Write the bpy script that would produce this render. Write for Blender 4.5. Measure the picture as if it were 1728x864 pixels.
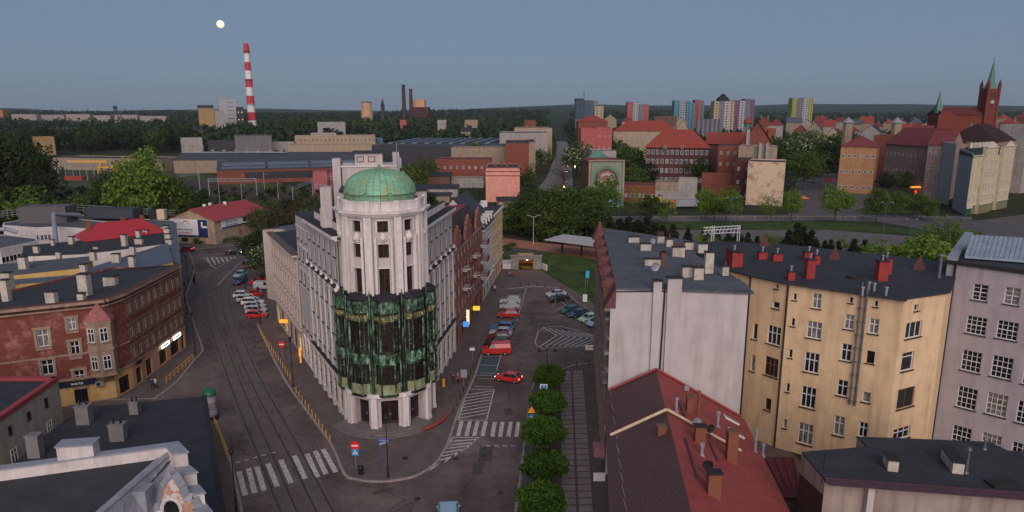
import bpy, bmesh, math, random
import numpy as np
from mathutils import Vector, Matrix
from mathutils.geometry import tessellate_polygon
R=math.radians
random.seed(7)
for o in list(bpy.data.objects): bpy.data.objects.remove(o)
S=bpy.context.scene
COL=S.collection
# ---------------- camera, sky, sun, exposure ----------------
F=1150.;H=39.;PT=math.atan(244/1150.);sp,cp=math.sin(PT),math.cos(PT)
cam=bpy.data.cameras.new('camera'); camo=bpy.data.objects.new('camera',cam); COL.objects.link(camo)
camo.location=(0,0,H); camo.rotation_euler=(math.pi/2-PT,0,0)
cam.sensor_width=36; cam.lens=F/1728*36; cam.clip_end=20000; cam.clip_start=.5
S.camera=camo
W=bpy.data.worlds.new('World'); S.world=W; W.use_nodes=True
wn=W.node_tree.nodes; wl=W.node_tree.links
for n in list(wn): wn.remove(n)
sky=wn.new('ShaderNodeTexSky'); sky.sky_type='NISHITA'; sky.sun_disc=False
sky.sun_elevation=R(27); sky.sun_rotation=R(175); sky.dust_density=1.0; sky.ozone_density=6.0; sky.altitude=250
dusk=wn.new('ShaderNodeMix'); dusk.data_type='RGBA'; dusk.inputs['Factor'].default_value=.86; dusk.inputs['B'].default_value=(1.46,1.95,2.68,1)
bg=wn.new('ShaderNodeBackground'); bg.inputs[1].default_value=.075
wo=wn.new('ShaderNodeOutputWorld'); wl.new(sky.outputs[0],dusk.inputs['A']); wl.new(dusk.outputs['Result'],bg.inputs[0]); wl.new(bg.outputs[0],wo.inputs[0])
sun=bpy.data.lights.new('sun','SUN'); suno=bpy.data.objects.new('sun',sun); COL.objects.link(suno)
sun.energy=2.1; sun.angle=R(60); sun.color=(1,.83,.77)
suno.rotation_euler=(R(62),0,R(5))
S.view_settings.view_transform='Standard'; S.view_settings.look='None'; S.view_settings.gamma=1
S.view_settings.exposure=0.55
S.render.engine='CYCLES'
# ---------------- helpers ----------------
def G(x,y,z=0):                                  # measured picture point -> point on the level z
    u=(x-864)/F;v=(y-432)/F; d=(H-z)/(sp+v*cp); return Vector((u*d,d*(cp-v*sp),z))
def AT(x,y,Y):                                   # measured picture point at distance Y
    u=(x-864)/F;v=(y-432)/F; d=Y/(cp-v*sp); return Vector((u*d,Y,H-d*(sp+v*cp)))
def XY(p): return (p[0],p[1])
class MB:
    def __init__(s): s.v=[];s.f=[];s.m=[]
    def face(s,pts,mi=0):
        n=len(s.v); s.v+= [tuple(p) for p in pts]; s.f.append(tuple(range(n,n+len(pts)))); s.m.append(mi); return s
    def box(s,c,d,rot=0,mi=0,tilt=None):
        hx,hy,hz=d[0]/2,d[1]/2,d[2]/2; M=Matrix.Rotation(rot,3,'Z')
        if tilt: M=M@Matrix.Rotation(tilt,3,'X')
        P=[Vector(c)+M@Vector((a*hx,b*hy,e*hz)) for a,b,e in ((-1,-1,-1),(1,-1,-1),(1,1,-1),(-1,1,-1),(-1,-1,1),(1,-1,1),(1,1,1),(-1,1,1))]
        n=len(s.v); s.v+=[tuple(p) for p in P]
        for q in ((0,3,2,1),(4,5,6,7),(0,1,5,4),(1,2,6,5),(2,3,7,6),(3,0,4,7)): s.f.append(tuple(n+i for i in q)); s.m.append(mi)
        return s
    def prism(s,poly,z0,z1,mi=0,top=None,bottom=True):
        # z0,z1 may be lists
        n=len(poly); zz0=z0 if isinstance(z0,(list,tuple)) else [z0]*n; zz1=z1 if isinstance(z1,(list,tuple)) else [z1]*n
        a=sum(poly[i][0]*poly[(i+1)%n][1]-poly[(i+1)%n][0]*poly[i][1] for i in range(n))
        if a<0: poly=list(poly)[::-1]; zz0=list(zz0)[::-1]; zz1=list(zz1)[::-1]
        b=len(s.v)
        for p,z in zip(poly,zz0): s.v.append((p[0],p[1],z))
        for p,z in zip(poly,zz1): s.v.append((p[0],p[1],z))
        for i in range(n):
            j=(i+1)%n; s.f.append((b+i,b+j,b+n+j,b+n+i)); s.m.append(mi)
        t=mi if top is None else top
        if n<=4:
            s.f.append(tuple(b+n+i for i in range(n))); s.m.append(t)
            if bottom: s.f.append(tuple(b+i for i in reversed(range(n)))); s.m.append(mi)
        else:
            for tr in tessellate_polygon([[Vector((p[0],p[1],0)) for p in poly]]):
                tr=list(tr); A,B,C=[poly[k] for k in tr]
                if (B[0]-A[0])*(C[1]-A[1])-(B[1]-A[1])*(C[0]-A[0])<0: tr=tr[::-1]
                s.f.append(tuple(b+n+i for i in tr)); s.m.append(t)
                if bottom: s.f.append(tuple(b+i for i in reversed(tr))); s.m.append(mi)
        return s
    def cyl(s,x,y,z0,z1,r0,r1=None,n=12,mi=0,cap=True):
        r1=r0 if r1 is None else r1; b=len(s.v)
        for k in range(n): a=2*math.pi*k/n; s.v.append((x+r0*math.cos(a),y+r0*math.sin(a),z0))
        for k in range(n): a=2*math.pi*k/n; s.v.append((x+r1*math.cos(a),y+r1*math.sin(a),z1))
        for k in range(n): j=(k+1)%n; s.f.append((b+k,b+j,b+n+j,b+n+k)); s.m.append(mi)
        if cap: s.f.append(tuple(b+n+i for i in range(n))); s.m.append(mi); s.f.append(tuple(b+i for i in reversed(range(n)))); s.m.append(mi)
        return s
    def tube(s,p0,p1,r,n=6,mi=0,r1=None):
        p0=Vector(p0);p1=Vector(p1);d=(p1-p0); q=d.to_track_quat('Z','Y'); b=len(s.v); r1=r if r1 is None else r1
        for p,rr in ((p0,r),(p1,r1)):
            for k in range(n): a=2*math.pi*k/n; s.v.append(tuple(p+q@Vector((rr*math.cos(a),rr*math.sin(a),0))))
        for k in range(n): j=(k+1)%n; s.f.append((b+k,b+j,b+n+j,b+n+k)); s.m.append(mi)
        s.f.append(tuple(b+n+i for i in range(n))); s.m.append(mi); s.f.append(tuple(b+i for i in reversed(range(n)))); s.m.append(mi)
        return s
    def path(s,pts,r,n=6,mi=0):
        for a,b in zip(pts[:-1],pts[1:]): s.tube(a,b,r,n,mi)
        return s
    def lathe(s,x,y,prof,n=24,mi=0,a0=0,a1=2*math.pi):
        b=len(s.v); full=abs(a1-a0-2*math.pi)<1e-6; m=n if full else n+1
        for r,z in prof:
            for k in range(m): a=a0+(a1-a0)*k/n; s.v.append((x+r*math.cos(a),y+r*math.sin(a),z))
        for i in range(len(prof)-1):
            for k in range(n):
                j=(k+1)%m; s.f.append((b+i*m+k,b+i*m+j,b+(i+1)*m+j,b+(i+1)*m+k)); s.m.append(mi)
        return s
    def ball(s,c,r,n=8,mi=0,sz=1):
        prof=[(max(.001,r*math.sin(math.pi*i/n)),c[2]-r*sz*math.cos(math.pi*i/n)) for i in range(n+1)]
        return s.lathe(c[0],c[1],prof,n*2 if n<6 else n+4,mi)
    def mesh(s,name,mats,off=(0,0,0),smooth=False):
        me=bpy.data.meshes.new(name); ox,oy,oz=off
        me.from_pydata([(a-ox,b-oy,c-oz) for a,b,c in s.v],[],s.f)
        for m in (mats if isinstance(mats,(list,tuple)) else [mats]): me.materials.append(m)
        me.polygons.foreach_set('material_index',s.m)
        if smooth: me.polygons.foreach_set('use_smooth',[True]*len(s.f))
        me.update(); return me
    def build(s,name,mats,parent=None,smooth=False,loc=None,rot=0):
        # parent: Empty/mesh without rotation: vertices are given in world space
        off=(0,0,0)
        if parent is not None and loc is None: off=wloc(parent)
        o=bpy.data.objects.new(name,s.mesh(name,mats,off,smooth)); COL.objects.link(o)
        if parent is not None: o.parent=parent
        if loc is not None: o.location=loc; o.rotation_euler[2]=rot
        return o
def wloc(o):
    v=Vector((0,0,0))
    while o is not None: v=v+o.location; o=o.parent
    return v
def tag(o,label=None,cat=None,group=None,kind=None):
    if label: o['label']=label
    if cat: o['category']=cat
    if group: o['group']=group
    if kind: o['kind']=kind
    return o
def thing(name,label,cat,loc=(0,0,0),rot=0,group=None):
    o=bpy.data.objects.new(name,None); COL.objects.link(o); o.location=loc; o.rotation_euler[2]=rot; o.empty_display_size=.3
    return tag(o,label,cat,group)
def put(name,me,parent,loc,rot=0,sc=None):       # a part sharing a mesh, placed in the parent's local frame
    o=bpy.data.objects.new(name,me); COL.objects.link(o); o.parent=parent; o.location=loc; o.rotation_euler[2]=rot
    if sc: o.scale=sc
    return o
def copy_tree(o,parent=None,mats=None):
    c=o.copy(); COL.objects.link(c); c.parent=parent
    for ch in list(o.children): copy_tree(ch,c)
    return c
# ---------------- materials ----------------
MC={}
def mat(name,col,rough=.85,var=.18,scale=1.5,bump=.0,metal=0,col2=None,emit=None,es=1,detail=6,stain=0,spec=.3,obj=False):
    if name in MC: return MC[name]
    m=bpy.data.materials.new(name); MC[name]=m; m.use_nodes=True; N=m.node_tree.nodes; L=m.node_tree.links
    b=N['Principled BSDF']; b.inputs['Roughness'].default_value=rough; b.inputs['Metallic'].default_value=metal
    b.inputs['Specular IOR Level'].default_value=spec
    if emit:
        b.inputs['Emission Color'].default_value=(*emit,1); b.inputs['Emission Strength'].default_value=es
    c1=tuple(min(1,c*(1+var)) for c in col)+(1,); c0=tuple(c*(1-var) for c in (col2 or col))+(1,)
    if var==0 and not col2: b.inputs['Base Color'].default_value=(*col,1); return m
    tc=N.new('ShaderNodeTexCoord'); src=tc.outputs['Object']
    if not obj:
        ge=N.new('ShaderNodeNewGeometry'); src=ge.outputs['Position']
    n1=N.new('ShaderNodeTexNoise'); n1.inputs['Scale'].default_value=scale; n1.inputs['Detail'].default_value=detail; n1.inputs['Roughness'].default_value=.65
    L.new(src,n1.inputs['Vector'])
    cr=N.new('ShaderNodeValToRGB'); cr.color_ramp.elements[0].position=.32; cr.color_ramp.elements[1].position=.68
    cr.color_ramp.elements[0].color=c0; cr.color_ramp.elements[1].color=c1
    L.new(n1.outputs['Fac'],cr.inputs['Fac']); out=cr.outputs['Color']
    if stain:
        mp=N.new('ShaderNodeMapping'); mp.inputs['Scale'].default_value=(1.3,1.3,.16); L.new(src,mp.inputs['Vector'])
        n2=N.new('ShaderNodeTexNoise'); n2.inputs['Scale'].default_value=.9; n2.inputs['Detail'].default_value=8; L.new(mp.outputs[0],n2.inputs['Vector'])
        r2=N.new('ShaderNodeValToRGB'); r2.color_ramp.elements[0].position=.45; r2.color_ramp.elements[1].position=.75
        r2.color_ramp.elements[0].color=(1,1,1,1); k=1-stain; r2.color_ramp.elements[1].color=(k,k*.97,k*.93,1)
        L.new(n2.outputs['Fac'],r2.inputs['Fac'])
        mx=N.new('ShaderNodeMix'); mx.data_type='RGBA'; mx.blend_type='MULTIPLY'; mx.inputs['Factor'].default_value=1
        L.new(out,mx.inputs['A']); L.new(r2.outputs['Color'],mx.inputs['B']); out=mx.outputs['Result']
    L.new(out,b.inputs['Base Color'])
    if bump:
        bp=N.new('ShaderNodeBump'); bp.inputs['Strength'].default_value=bump; bp.inputs['Distance'].default_value=.05
        L.new(n1.outputs['Fac'],bp.inputs['Height']); L.new(bp.outputs[0],b.inputs['Normal'])
    return m
def brickmat(name,c1,c2,mortar,bw=.5,rh=.16,patch=None,scale=1,rough=.9,ms=.02,rotz=0,pl=.5,ph=.56,flat=False,pscale=.5):
    if name in MC: return MC[name]
    m=mat(name,c1,rough,.2,3); N=m.node_tree.nodes; L=m.node_tree.links; b=N['Principled BSDF']
    ge=N.new('ShaderNodeNewGeometry')
    src=ge.outputs['Position']
    if not flat:                                  # brick courses: (x+y, z)
        sx=N.new('ShaderNodeSeparateXYZ'); L.new(src,sx.inputs[0]); ad=N.new('ShaderNodeMath'); L.new(sx.outputs[0],ad.inputs[0]); L.new(sx.outputs[1],ad.inputs[1])
        cx=N.new('ShaderNodeCombineXYZ'); L.new(ad.outputs[0],cx.inputs[0]); L.new(sx.outputs[2],cx.inputs[1]); src2=cx.outputs[0]
    else:
        mp=N.new('ShaderNodeMapping'); mp.inputs['Rotation'].default_value=(0,0,rotz); L.new(src,mp.inputs['Vector']); src2=mp.outputs[0]
    bt=N.new('ShaderNodeTexBrick'); bt.inputs['Scale'].default_value=scale; bt.inputs['Brick Width'].default_value=bw; bt.inputs['Row Height'].default_value=rh
    bt.inputs['Mortar Size'].default_value=ms; bt.inputs['Color1'].default_value=(*c1,1); bt.inputs['Color2'].default_value=(*c2,1); bt.inputs['Mortar'].default_value=(*mortar,1)
    L.new(src2,bt.inputs['Vector'])
    n=N.new('ShaderNodeTexNoise'); n.inputs['Scale'].default_value=pscale; n.inputs['Detail'].default_value=9; n.inputs['Roughness'].default_value=.7; L.new(src,n.inputs['Vector'])
    mx=N.new('ShaderNodeMix'); mx.data_type='RGBA'; cr=N.new('ShaderNodeValToRGB'); cr.color_ramp.elements[0].position=pl; cr.color_ramp.elements[1].position=ph
    L.new(n.outputs['Fac'],cr.inputs['Fac'])
    if patch:
        L.new(cr.outputs['Color'],mx.inputs['Factor']); L.new(bt.outputs['Color'],mx.inputs['A']); mx.inputs['B'].default_value=(*patch,1)
    else:
        cr.color_ramp.elements[0].position=.25; cr.color_ramp.elements[1].position=.75
        cr.color_ramp.elements[0].color=(.65,.65,.65,1); cr.color_ramp.elements[1].color=(1.2,1.2,1.2,1)
        mx.blend_type='MULTIPLY'; mx.inputs['Factor'].default_value=1; L.new(bt.outputs['Color'],mx.inputs['A']); L.new(cr.outputs['Color'],mx.inputs['B'])
    L.new(mx.outputs['Result'],b.inputs['Base Color'])
    return m
def glassmat(name,col=(.012,.014,.017),rough=.12):
    m=mat(name,col,rough,.6,.9,spec=.5); return m
M_glass=glassmat('window_glass'); M_glassb=glassmat('brown_glass',(.02,.012,.01),.2)
M_curt=mat('curtained_glass',(.19,.175,.16),.5,.4,2.5,col2=(.03,.03,.03))
M_lit=mat('lit_glass',(.8,.5,.2),.5,0,emit=(1,.62,.22),es=.9)
M_white=mat('white_paint',(.55,.54,.54),.6,.08,4)
M_woodbr=mat('brown_wood',(.16,.06,.03),.6,.2,5)
M_darkfr=mat('dark_frame',(.035,.02,.017),.6,.2,5)
M_roof=brickmat('bitumen_roof',(.035,.038,.045),(.030,.033,.040),(.017,.018,.022),9,1.05,flat=True,rotz=.35,ms=.018,rough=.8)
M_roof2=brickmat('grey_roof',(.088,.100,.118),(.075,.087,.104),(.045,.05,.06),8,1.05,flat=True,rotz=-.1,ms=.018)
M_roofbl=mat('zinc_roof',(.075,.095,.125),.55,.22,.6,.1,spec=.4,stain=.2)
M_dark=mat('dark_flashing',(.02,.018,.02),.7,.2,3)
M_zinc=mat('pale_zinc',(.26,.27,.31),.5,.15,2,metal=.2)
M_cen=mat('grey_plaster',(.43,.39,.385),.9,.09,1.0,.1,stain=.22)
M_cenw=mat('white_plaster_trim',(.60,.55,.53),.85,.1,1.5,.1,stain=.22)
M_asph=None
def roadmat():
    m=mat('asphalt',(.118,.090,.085),.78,.2,.35,.15,spec=.35); N=m.node_tree.nodes; L=m.node_tree.links; b=N['Principled BSDF']
    ge=N.new('ShaderNodeNewGeometry'); base=b.inputs['Base Color'].links[0].from_socket
    v=N.new('ShaderNodeTexVoronoi'); v.feature='DISTANCE_TO_EDGE'; v.inputs['Scale'].default_value=.11
    nz=N.new('ShaderNodeTexNoise'); nz.inputs['Scale'].default_value=.4; nz.inputs['Detail'].default_value=6; L.new(ge.outputs['Position'],nz.inputs['Vector'])
    va=N.new('ShaderNodeMix'); va.data_type='RGBA'; va.blend_type='LINEAR_LIGHT'; va.inputs['Factor'].default_value=1
    L.new(ge.outputs['Position'],va.inputs['A']); L.new(nz.outputs['Color'],va.inputs['B']); va.clamp_result=False
    L.new(va.outputs['Result'],v.inputs['Vector'])
    cr=N.new('ShaderNodeValToRGB'); cr.color_ramp.elements[0].position=0; cr.color_ramp.elements[1].position=.012
    cr.color_ramp.elements[0].color=(.45,.45,.45,1); cr.color_ramp.elements[1].color=(1,1,1,1); L.new(v.outputs['Distance'],cr.inputs['Fac'])
    v2=N.new('ShaderNodeTexNoise'); v2.inputs['Scale'].default_value=.09; v2.inputs['Detail'].default_value=10; v2.inputs['Roughness'].default_value=.75; L.new(ge.outputs['Position'],v2.inputs['Vector'])
    c2=N.new('ShaderNodeValToRGB'); c2.color_ramp.elements[0].position=.4; c2.color_ramp.elements[1].position=.62; c2.color_ramp.elements[0].color=(.60,.58,.58,1); c2.color_ramp.elements[1].color=(1.28,1.24,1.2,1)
    L.new(v2.outputs['Fac'],c2.inputs['Fac'])
    m1=N.new('ShaderNodeMix'); m1.data_type='RGBA'; m1.blend_type='MULTIPLY'; m1.inputs['Factor'].default_value=1
    m2=N.new('ShaderNodeMix'); m2.data_type='RGBA'; m2.blend_type='MULTIPLY'; m2.inputs['Factor'].default_value=1
    L.new(base,m1.inputs['A']); L.new(cr.outputs['Color'],m1.inputs['B']); L.new(m1.outputs['Result'],m2.inputs['A']); L.new(c2.outputs['Color'],m2.inputs['B']); L.new(m2.outputs['Result'],b.inputs['Base Color'])
    return m
M_asph=roadmat()
M_paint=mat('road_paint',(.52,.49,.47),.8,.25,3,col2=(.28,.25,.24))
M_pave=brickmat('pavement_slabs',(.135,.104,.097),(.118,.092,.086),(.075,.06,.058),.5,.5,flat=True,rotz=.1,scale=1,ms=.015)
M_kerb=mat('kerb_stone',(.27,.225,.21),.9,.25,1.5)
M_grass=mat('grass_blades',(.045,.075,.018),.95,.35,.25,.3,col2=(.04,.05,.02),spec=.1)
M_earth=mat('earth',(.03,.042,.016),.95,.35,.05,.2,col2=(.04,.038,.022),spec=.1)
# ---------------- windows ----------------
WC={}
def win_meshes(w,h,fr,gl,cols,rows,split,sillm,key):
    k=(round(w,2),round(h,2),fr.name,gl.name,cols,rows,split,sillm.name if sillm else None)
    if k in WC: return WC[k]
    p=MB(); p.box((0,.03,h/2),(w,.02,h))
    f=MB(); t=.09 if w>.7 else .06
    f.box((-w/2+t/2,0,h/2),(t,.07,h)); f.box((w/2-t/2,0,h/2),(t,.07,h)); f.box((0,0,t/2),(w-2*t,.07,t)); f.box((0,0,h-t/2),(w-2*t,.07,t))
    for i in range(1,cols): f.box((-w/2+w*i/cols,0,h/2),(.10 if cols<4 else .06,.062,h-2*t))
    if split: f.box((0,0,h*split),(w-2*t,.066,.1))
    for j in range(1,rows): f.box((0,0,h*j/rows),(w-2*t,.05,.045))
    s=None
    if sillm: s=MB(); s.box((0,-.16,-.05),(w+.24,.36,.09)); s=s.mesh('sill',[sillm])
    WC[k]=(p.mesh('window',[gl]),f.mesh('frame',[fr]),s); return WC[k]
def window(b,pos,ang,w,h,fr=None,gl=None,cols=2,rows=1,split=.68,sillm=None,name='window',sub=True):
    fr=fr or M_white; gl=gl or M_glass
    p,f,s=win_meshes(w,h,fr,gl,cols,rows,split,sillm,0)
    L=wloc(b); o=put(name,p,b,Vector(pos)-L,ang)
    put('frame',f,o,(0,0,0))
    if s: put('sill',s,o,(0,0,0))
    return o
def facade(b,mb,A,B,z0,z1,ops,wins,mi=0,depth=.2,back=None):
    """wall A->B (A left, B right seen from outside) with real openings; ops=(u0,v0,u1,v1)"""
    A=Vector((A[0],A[1]));B=Vector((B[0],B[1])); L=(B-A).length; d=(B-A)/L; n=Vector((d.y,-d.x))
    us=sorted({0,L}|{o[0] for o in ops}|{o[2] for o in ops}); vs=sorted({z0,z1}|{o[1] for o in ops}|{o[3] for o in ops})
    P=lambda u,v,e=0:(A.x+d.x*u-n.x*e,A.y+d.y*u-n.y*e,v)
    for i in range(len(us)-1):
        run=None
        for j in range(len(vs)-1):
            uc=(us[i]+us[i+1])/2; vc=(vs[j]+vs[j+1])/2
            hole=any(o[0]<uc<o[2] and o[1]<vc<o[3] for o in ops)
            if not hole:
                if run is None: run=vs[j]
            if (hole or j==len(vs)-2) and run is not None:
                top=vs[j] if hole else vs[j+1]
                mb.face([P(us[i],run),P(us[i+1],run),P(us[i+1],top),P(us[i],top)],mi); run=None
    for (a,v0,c,v1) in ops:
        mb.face([P(a,v0),P(a,v0,depth),P(a,v1,depth),P(a,v1)],mi); mb.face([P(c,v0,depth),P(c,v0),P(c,v1),P(c,v1,depth)],mi)
        mb.face([P(a,v1),P(a,v1,depth),P(c,v1,depth),P(c,v1)],mi); mb.face([P(a,v0,depth),P(a,v0),P(c,v0),P(c,v0,depth)],mi)
    ang=math.atan2(d.y,d.x)
    for (o,kw) in zip(ops,wins):
        if kw is None: continue
        w=o[2]-o[0];h=o[3]-o[1]; window(b,P((o[0]+o[2])/2,o[1],depth-.035),ang,w,h,**kw)
def strip(mb,A,B,o0,o1,z0,z1,mi=0,e0=0,e1=0):
    A=Vector((A[0],A[1]));B=Vector((B[0],B[1])); L=(B-A).length; d=(B-A)/L; n=Vector((d.y,-d.x)); A=A-d*e0; B=B+d*e1
    mb.prism([XY(A+n*o0),XY(B+n*o0),XY(B+n*o1),XY(A+n*o1)],z0,z1,mi)
def grid(L,cols,w,rows,m=0.0):
    """rows=[(z,h)]; returns ops list"""
    out=[]
    for z,h in rows:
        for i in range(cols):
            c=m+(L-2*m)*(i+.5)/cols; out.append((c-w/2,z,c+w/2,z+h))
    return out
FW={}
def farwin(b,pos,ang,w,h,gl,fr):
    k=(round(w,1),round(h,1),gl.name,fr.name)
    if k not in FW:
        m=MB(); t=min(.14,w*.12); m.box((0,-.012,h/2),(w-2*t,.02,h-2*t),mi=0)
        m.box((-w/2+t/2,-.03,h/2),(t,.06,h),mi=1).box((w/2-t/2,-.03,h/2),(t,.06,h),mi=1).box((0,-.03,t/2),(w-2*t,.06,t),mi=1).box((0,-.03,h-t/2),(w-2*t,.06,t),mi=1)
        if w>.9: m.box((0,-.03,h/2),(t,.05,h-2*t),mi=1)
        FW[k]=m.mesh('window',[gl,fr])
    return put('window',FW[k],b,Vector(pos)-wloc(b),ang)
def block(label,cat,A,B,depth,z1,wall,roofm,z0=0,roof='flat',rz=3,over=.4,wf=None,ws=None,wsl=None,gl=None,fr=None,name='house',group=None,chim=0,par=.5,chm=None,ww=1.1,wh=1.5):
    """simple building: front A(left)->B(right) seen from the camera side, going back by depth. wf=(cols,rows) front windows; ws right side; wsl left side"""
    A=Vector((A[0],A[1]));B=Vector((B[0],B[1])); L=(B-A).length; d=(B-A)/L; n=Vector((d.y,-d.x)); C=B-n*depth; D=A-n*depth
    b=thing(name,label,cat,(A.x,A.y,z0),group=group); gl=gl or M_glass; fr=fr or M_white
    m=MB(); m.prism([XY(A),XY(B),XY(C),XY(D)],z0,z1)
    if roof=='flat':
        if par:
            for p,q in ((A,B),(B,C),(C,D),(D,A)): strip(m,p,q,0,-.3,z1-.01,z1+par)
    ctr=(A+C)/2
    wo_=m
    r=MB(); A2=A-d*over+n*over;B2=B+d*over+n*over;C2=C+d*over-n*over;D2=D-d*over-n*over
    if roof=='flat':
        r.prism([XY(A-n*.3+d*.3),XY(B-n*.3-d*.3),XY(C+n*.3-d*.3),XY(D+n*.3+d*.3)],z1+.002,z1+.08)
    elif roof=='gable':   # ridge parallel to the front
        R0=(A2+D2)/2;R1=(B2+C2)/2; zt=z1+rz; t=.18
        r.face([(*A2,z1),(*B2,z1),(*R1,zt),(*R0,zt)]).face([(*C2,z1),(*D2,z1),(*R0,zt),(*R1,zt)])
        r.face([(*B2,z1-t),(*A2,z1-t),(*R0,zt-t),(*R1,zt-t)]).face([(*D2,z1-t),(*C2,z1-t),(*R1,zt-t),(*R0,zt-t)])
        for p,q,za,zb in ((A2,B2,z1,z1),(C2,D2,z1,z1),(B2,R1,z1,zt),(R1,C2,zt,z1),(D2,R0,z1,zt),(R0,A2,zt,z1)): r.face([(*p,za-t),(*q,zb-t),(*q,zb),(*p,za)])
        M1=(B+C)/2;M0=(A+D)/2; m.face([(*B,z1),(*C,z1),(*M1,zt-.25)]).face([(*D,z1),(*A,z1),(*M0,zt-.25)])
    elif roof=='gablex':  # ridge from front to back
        R0=(A2+B2)/2;R1=(C2+D2)/2; zt=z1+rz
        r.face([(*B2,z1),(*C2,z1),(*R1,zt),(*R0,zt)]).face([(*D2,z1),(*A2,z1),(*R0,zt),(*R1,zt)])
        M0=(A+B)/2;M1=(C+D)/2; m.face([(*A,z1),(*B,z1),(*M0,zt-.25)]).face([(*C,z1),(*D,z1),(*M1,zt-.25)])
    elif roof=='hip':
        k=min(depth,L)/2; 
        if L>=depth: R0=(A2+D2)/2+d*k;R1=(B2+C2)/2-d*k; zt=z1+rz; r.face([(*A2,z1),(*B2,z1),(*R1,zt),(*R0,zt)]).face([(*B2,z1),(*C2,z1),(*R1,zt)]).face([(*C2,z1),(*D2,z1),(*R0,zt),(*R1,zt)]).face([(*D2,z1),(*A2,z1),(*R0,zt)])
        else: R0=(A2+B2)/2-n*k;R1=(C2+D2)/2+n*k; zt=z1+rz; r.face([(*A2,z1),(*B2,z1),(*R0,zt)]).face([(*B2,z1),(*C2,z1),(*R1,zt),(*R0,zt)]).face([(*C2,z1),(*D2,z1),(*R1,zt)]).face([(*D2,z1),(*A2,z1),(*R0,zt),(*R1,zt)])
    m.build('wall',[wall],b); rf=r.build('roof',[roofm],b)
    for (P0,P1,wg) in ((A,B,wf),(B,C,ws),(D,A,wsl)):
        if not wg: continue
        dd=(P1-P0).normalized(); LL=(P1-P0).length; a=math.atan2(dd.y,dd.x); fh=(z1-z0)/wg[1]
        w_=min(ww,LL/wg[0]*.6); h_=min(wh,fh*.55)
        for j in range(wg[1]):
            for i in range(wg[0]):
                u=LL*(i+.5)/wg[0]; p=P0+dd*u; farwin(b,(p.x,p.y,z0+fh*(j+.28)),a,w_,h_,(M_curt if random.random()<.15 else gl),fr)
    for i in range(chim):
        c=MB(); f=(i+.5+random.uniform(-.2,.2))/chim; p=A.lerp(B,f)-n*depth*(.5 if roof!='flat' else random.uniform(.25,.75)); zt=z1+(rz+.7 if roof!='flat' else 1.3)
        c.box((p.x,p.y,(z1+.05+zt)/2),(.9,.6,zt-z1-.05),rot=math.atan2(d.y,d.x)); c.build('chimney',[chm or wall],rf)
    return b
def text_mesh(s,size,name,m,depth=.01):
    cu=bpy.data.curves.new(name,'FONT'); cu.body=s; cu.size=size; cu.extrude=depth; cu.align_x='CENTER'; cu.align_y='CENTER'
    o=bpy.data.objects.new(name,cu); COL.objects.link(o); dg=bpy.context.evaluated_depsgraph_get(); me=bpy.data.meshes.new_from_object(o.evaluated_get(dg))
    bpy.data.objects.remove(o); me.materials.clear(); me.materials.append(m); me.name=name; return me
def struct(name,mb,m): o=mb.build(name,m); o['kind']='structure'; return o
# ================= GROUND, ROADS =================
def gp(pts,z=0): return [XY(G(x,y)) for x,y in pts]
def sheet(name,poly,z,m,kind='structure'):
    b=MB(); b.prism(poly,z-.002,z,0,bottom=False); b.v=[(x,y,(z if zz>z-.001 else z)) for x,y,zz in b.v]
    b.f=b.f[len(poly):]; b.m=b.m[len(poly):]; o=b.build(name,m); 
    if kind: o['kind']=kind
    return o
g=MB(); n=40
g.face([(-9000,-300,-.05),(9000,-300,-.05),(9000,14000,-.05),(-9000,14000,-.05)]); struct('ground',g,M_earth)
sheet('road',[(-40,20),(-25,20),(30,20),(34,60),(30,100),(16,120),(15,160),(4,168),(-3,172),(-20,150),(-34,140),(-46,140),(-66,186),(-64,206),(-60,222),(-120,226),(-200,215),(-200,205),(-120,212),(-100,205),(-104,190),(-100,180),(-90,150),(-95,110),(-90,60)],0,M_asph)
# right hand: embankment lots, far roads
M_lot=brickmat('concrete_slabs',(.13,.12,.12),(.115,.105,.105),(.05,.06,.03),6,5,flat=True,rotz=.25,ms=.02)
M_asph2=mat('worn_asphalt',(.085,.078,.082),.85,.2,.12)
sheet('car_park',gp([(1330,362),(1345,300),(1400,292),(1560,290),(1585,310),(1580,350),(1500,362)]),.0,M_asph2)
sheet('paved_lot',gp([(1030,432),(1040,388),(1400,388),(1560,400),(1570,425),(1480,445),(1200,450)]),.0,M_lot)
sheet('footpath',gp([(1000,375),(1000,365),(1330,362),(1500,362),(1640,366),(1640,374),(1480,374),(1400,372)]),.004,mat('path_paving',(.12,.11,.115),.9,.2,.8))
sheet('road',gp([(1480,374),(1600,366),(1650,372),(1728,362),(1800,352),(1830,380),(1800,400),(1728,412),(1640,412),(1590,395),(1540,384)]),.008,M_asph2)
sheet('road',gp([(880,352),(968,352),(966,300),(964,262),(958,242),(946,228),(938,226),(940,245),(938,262),(922,300)]),.0,mat('far_asphalt',(.15,.14,.145),.8,.15,.1))
sheet('grass',gp([(1000,386),(1000,375),(1400,374),(1600,392),(1590,398),(1400,388)]),.012,M_grass)
sheet('grass',gp([(1440,356),(1500,340),(1560,350),(1530,362),(1460,362)]),.012,M_grass)
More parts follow.
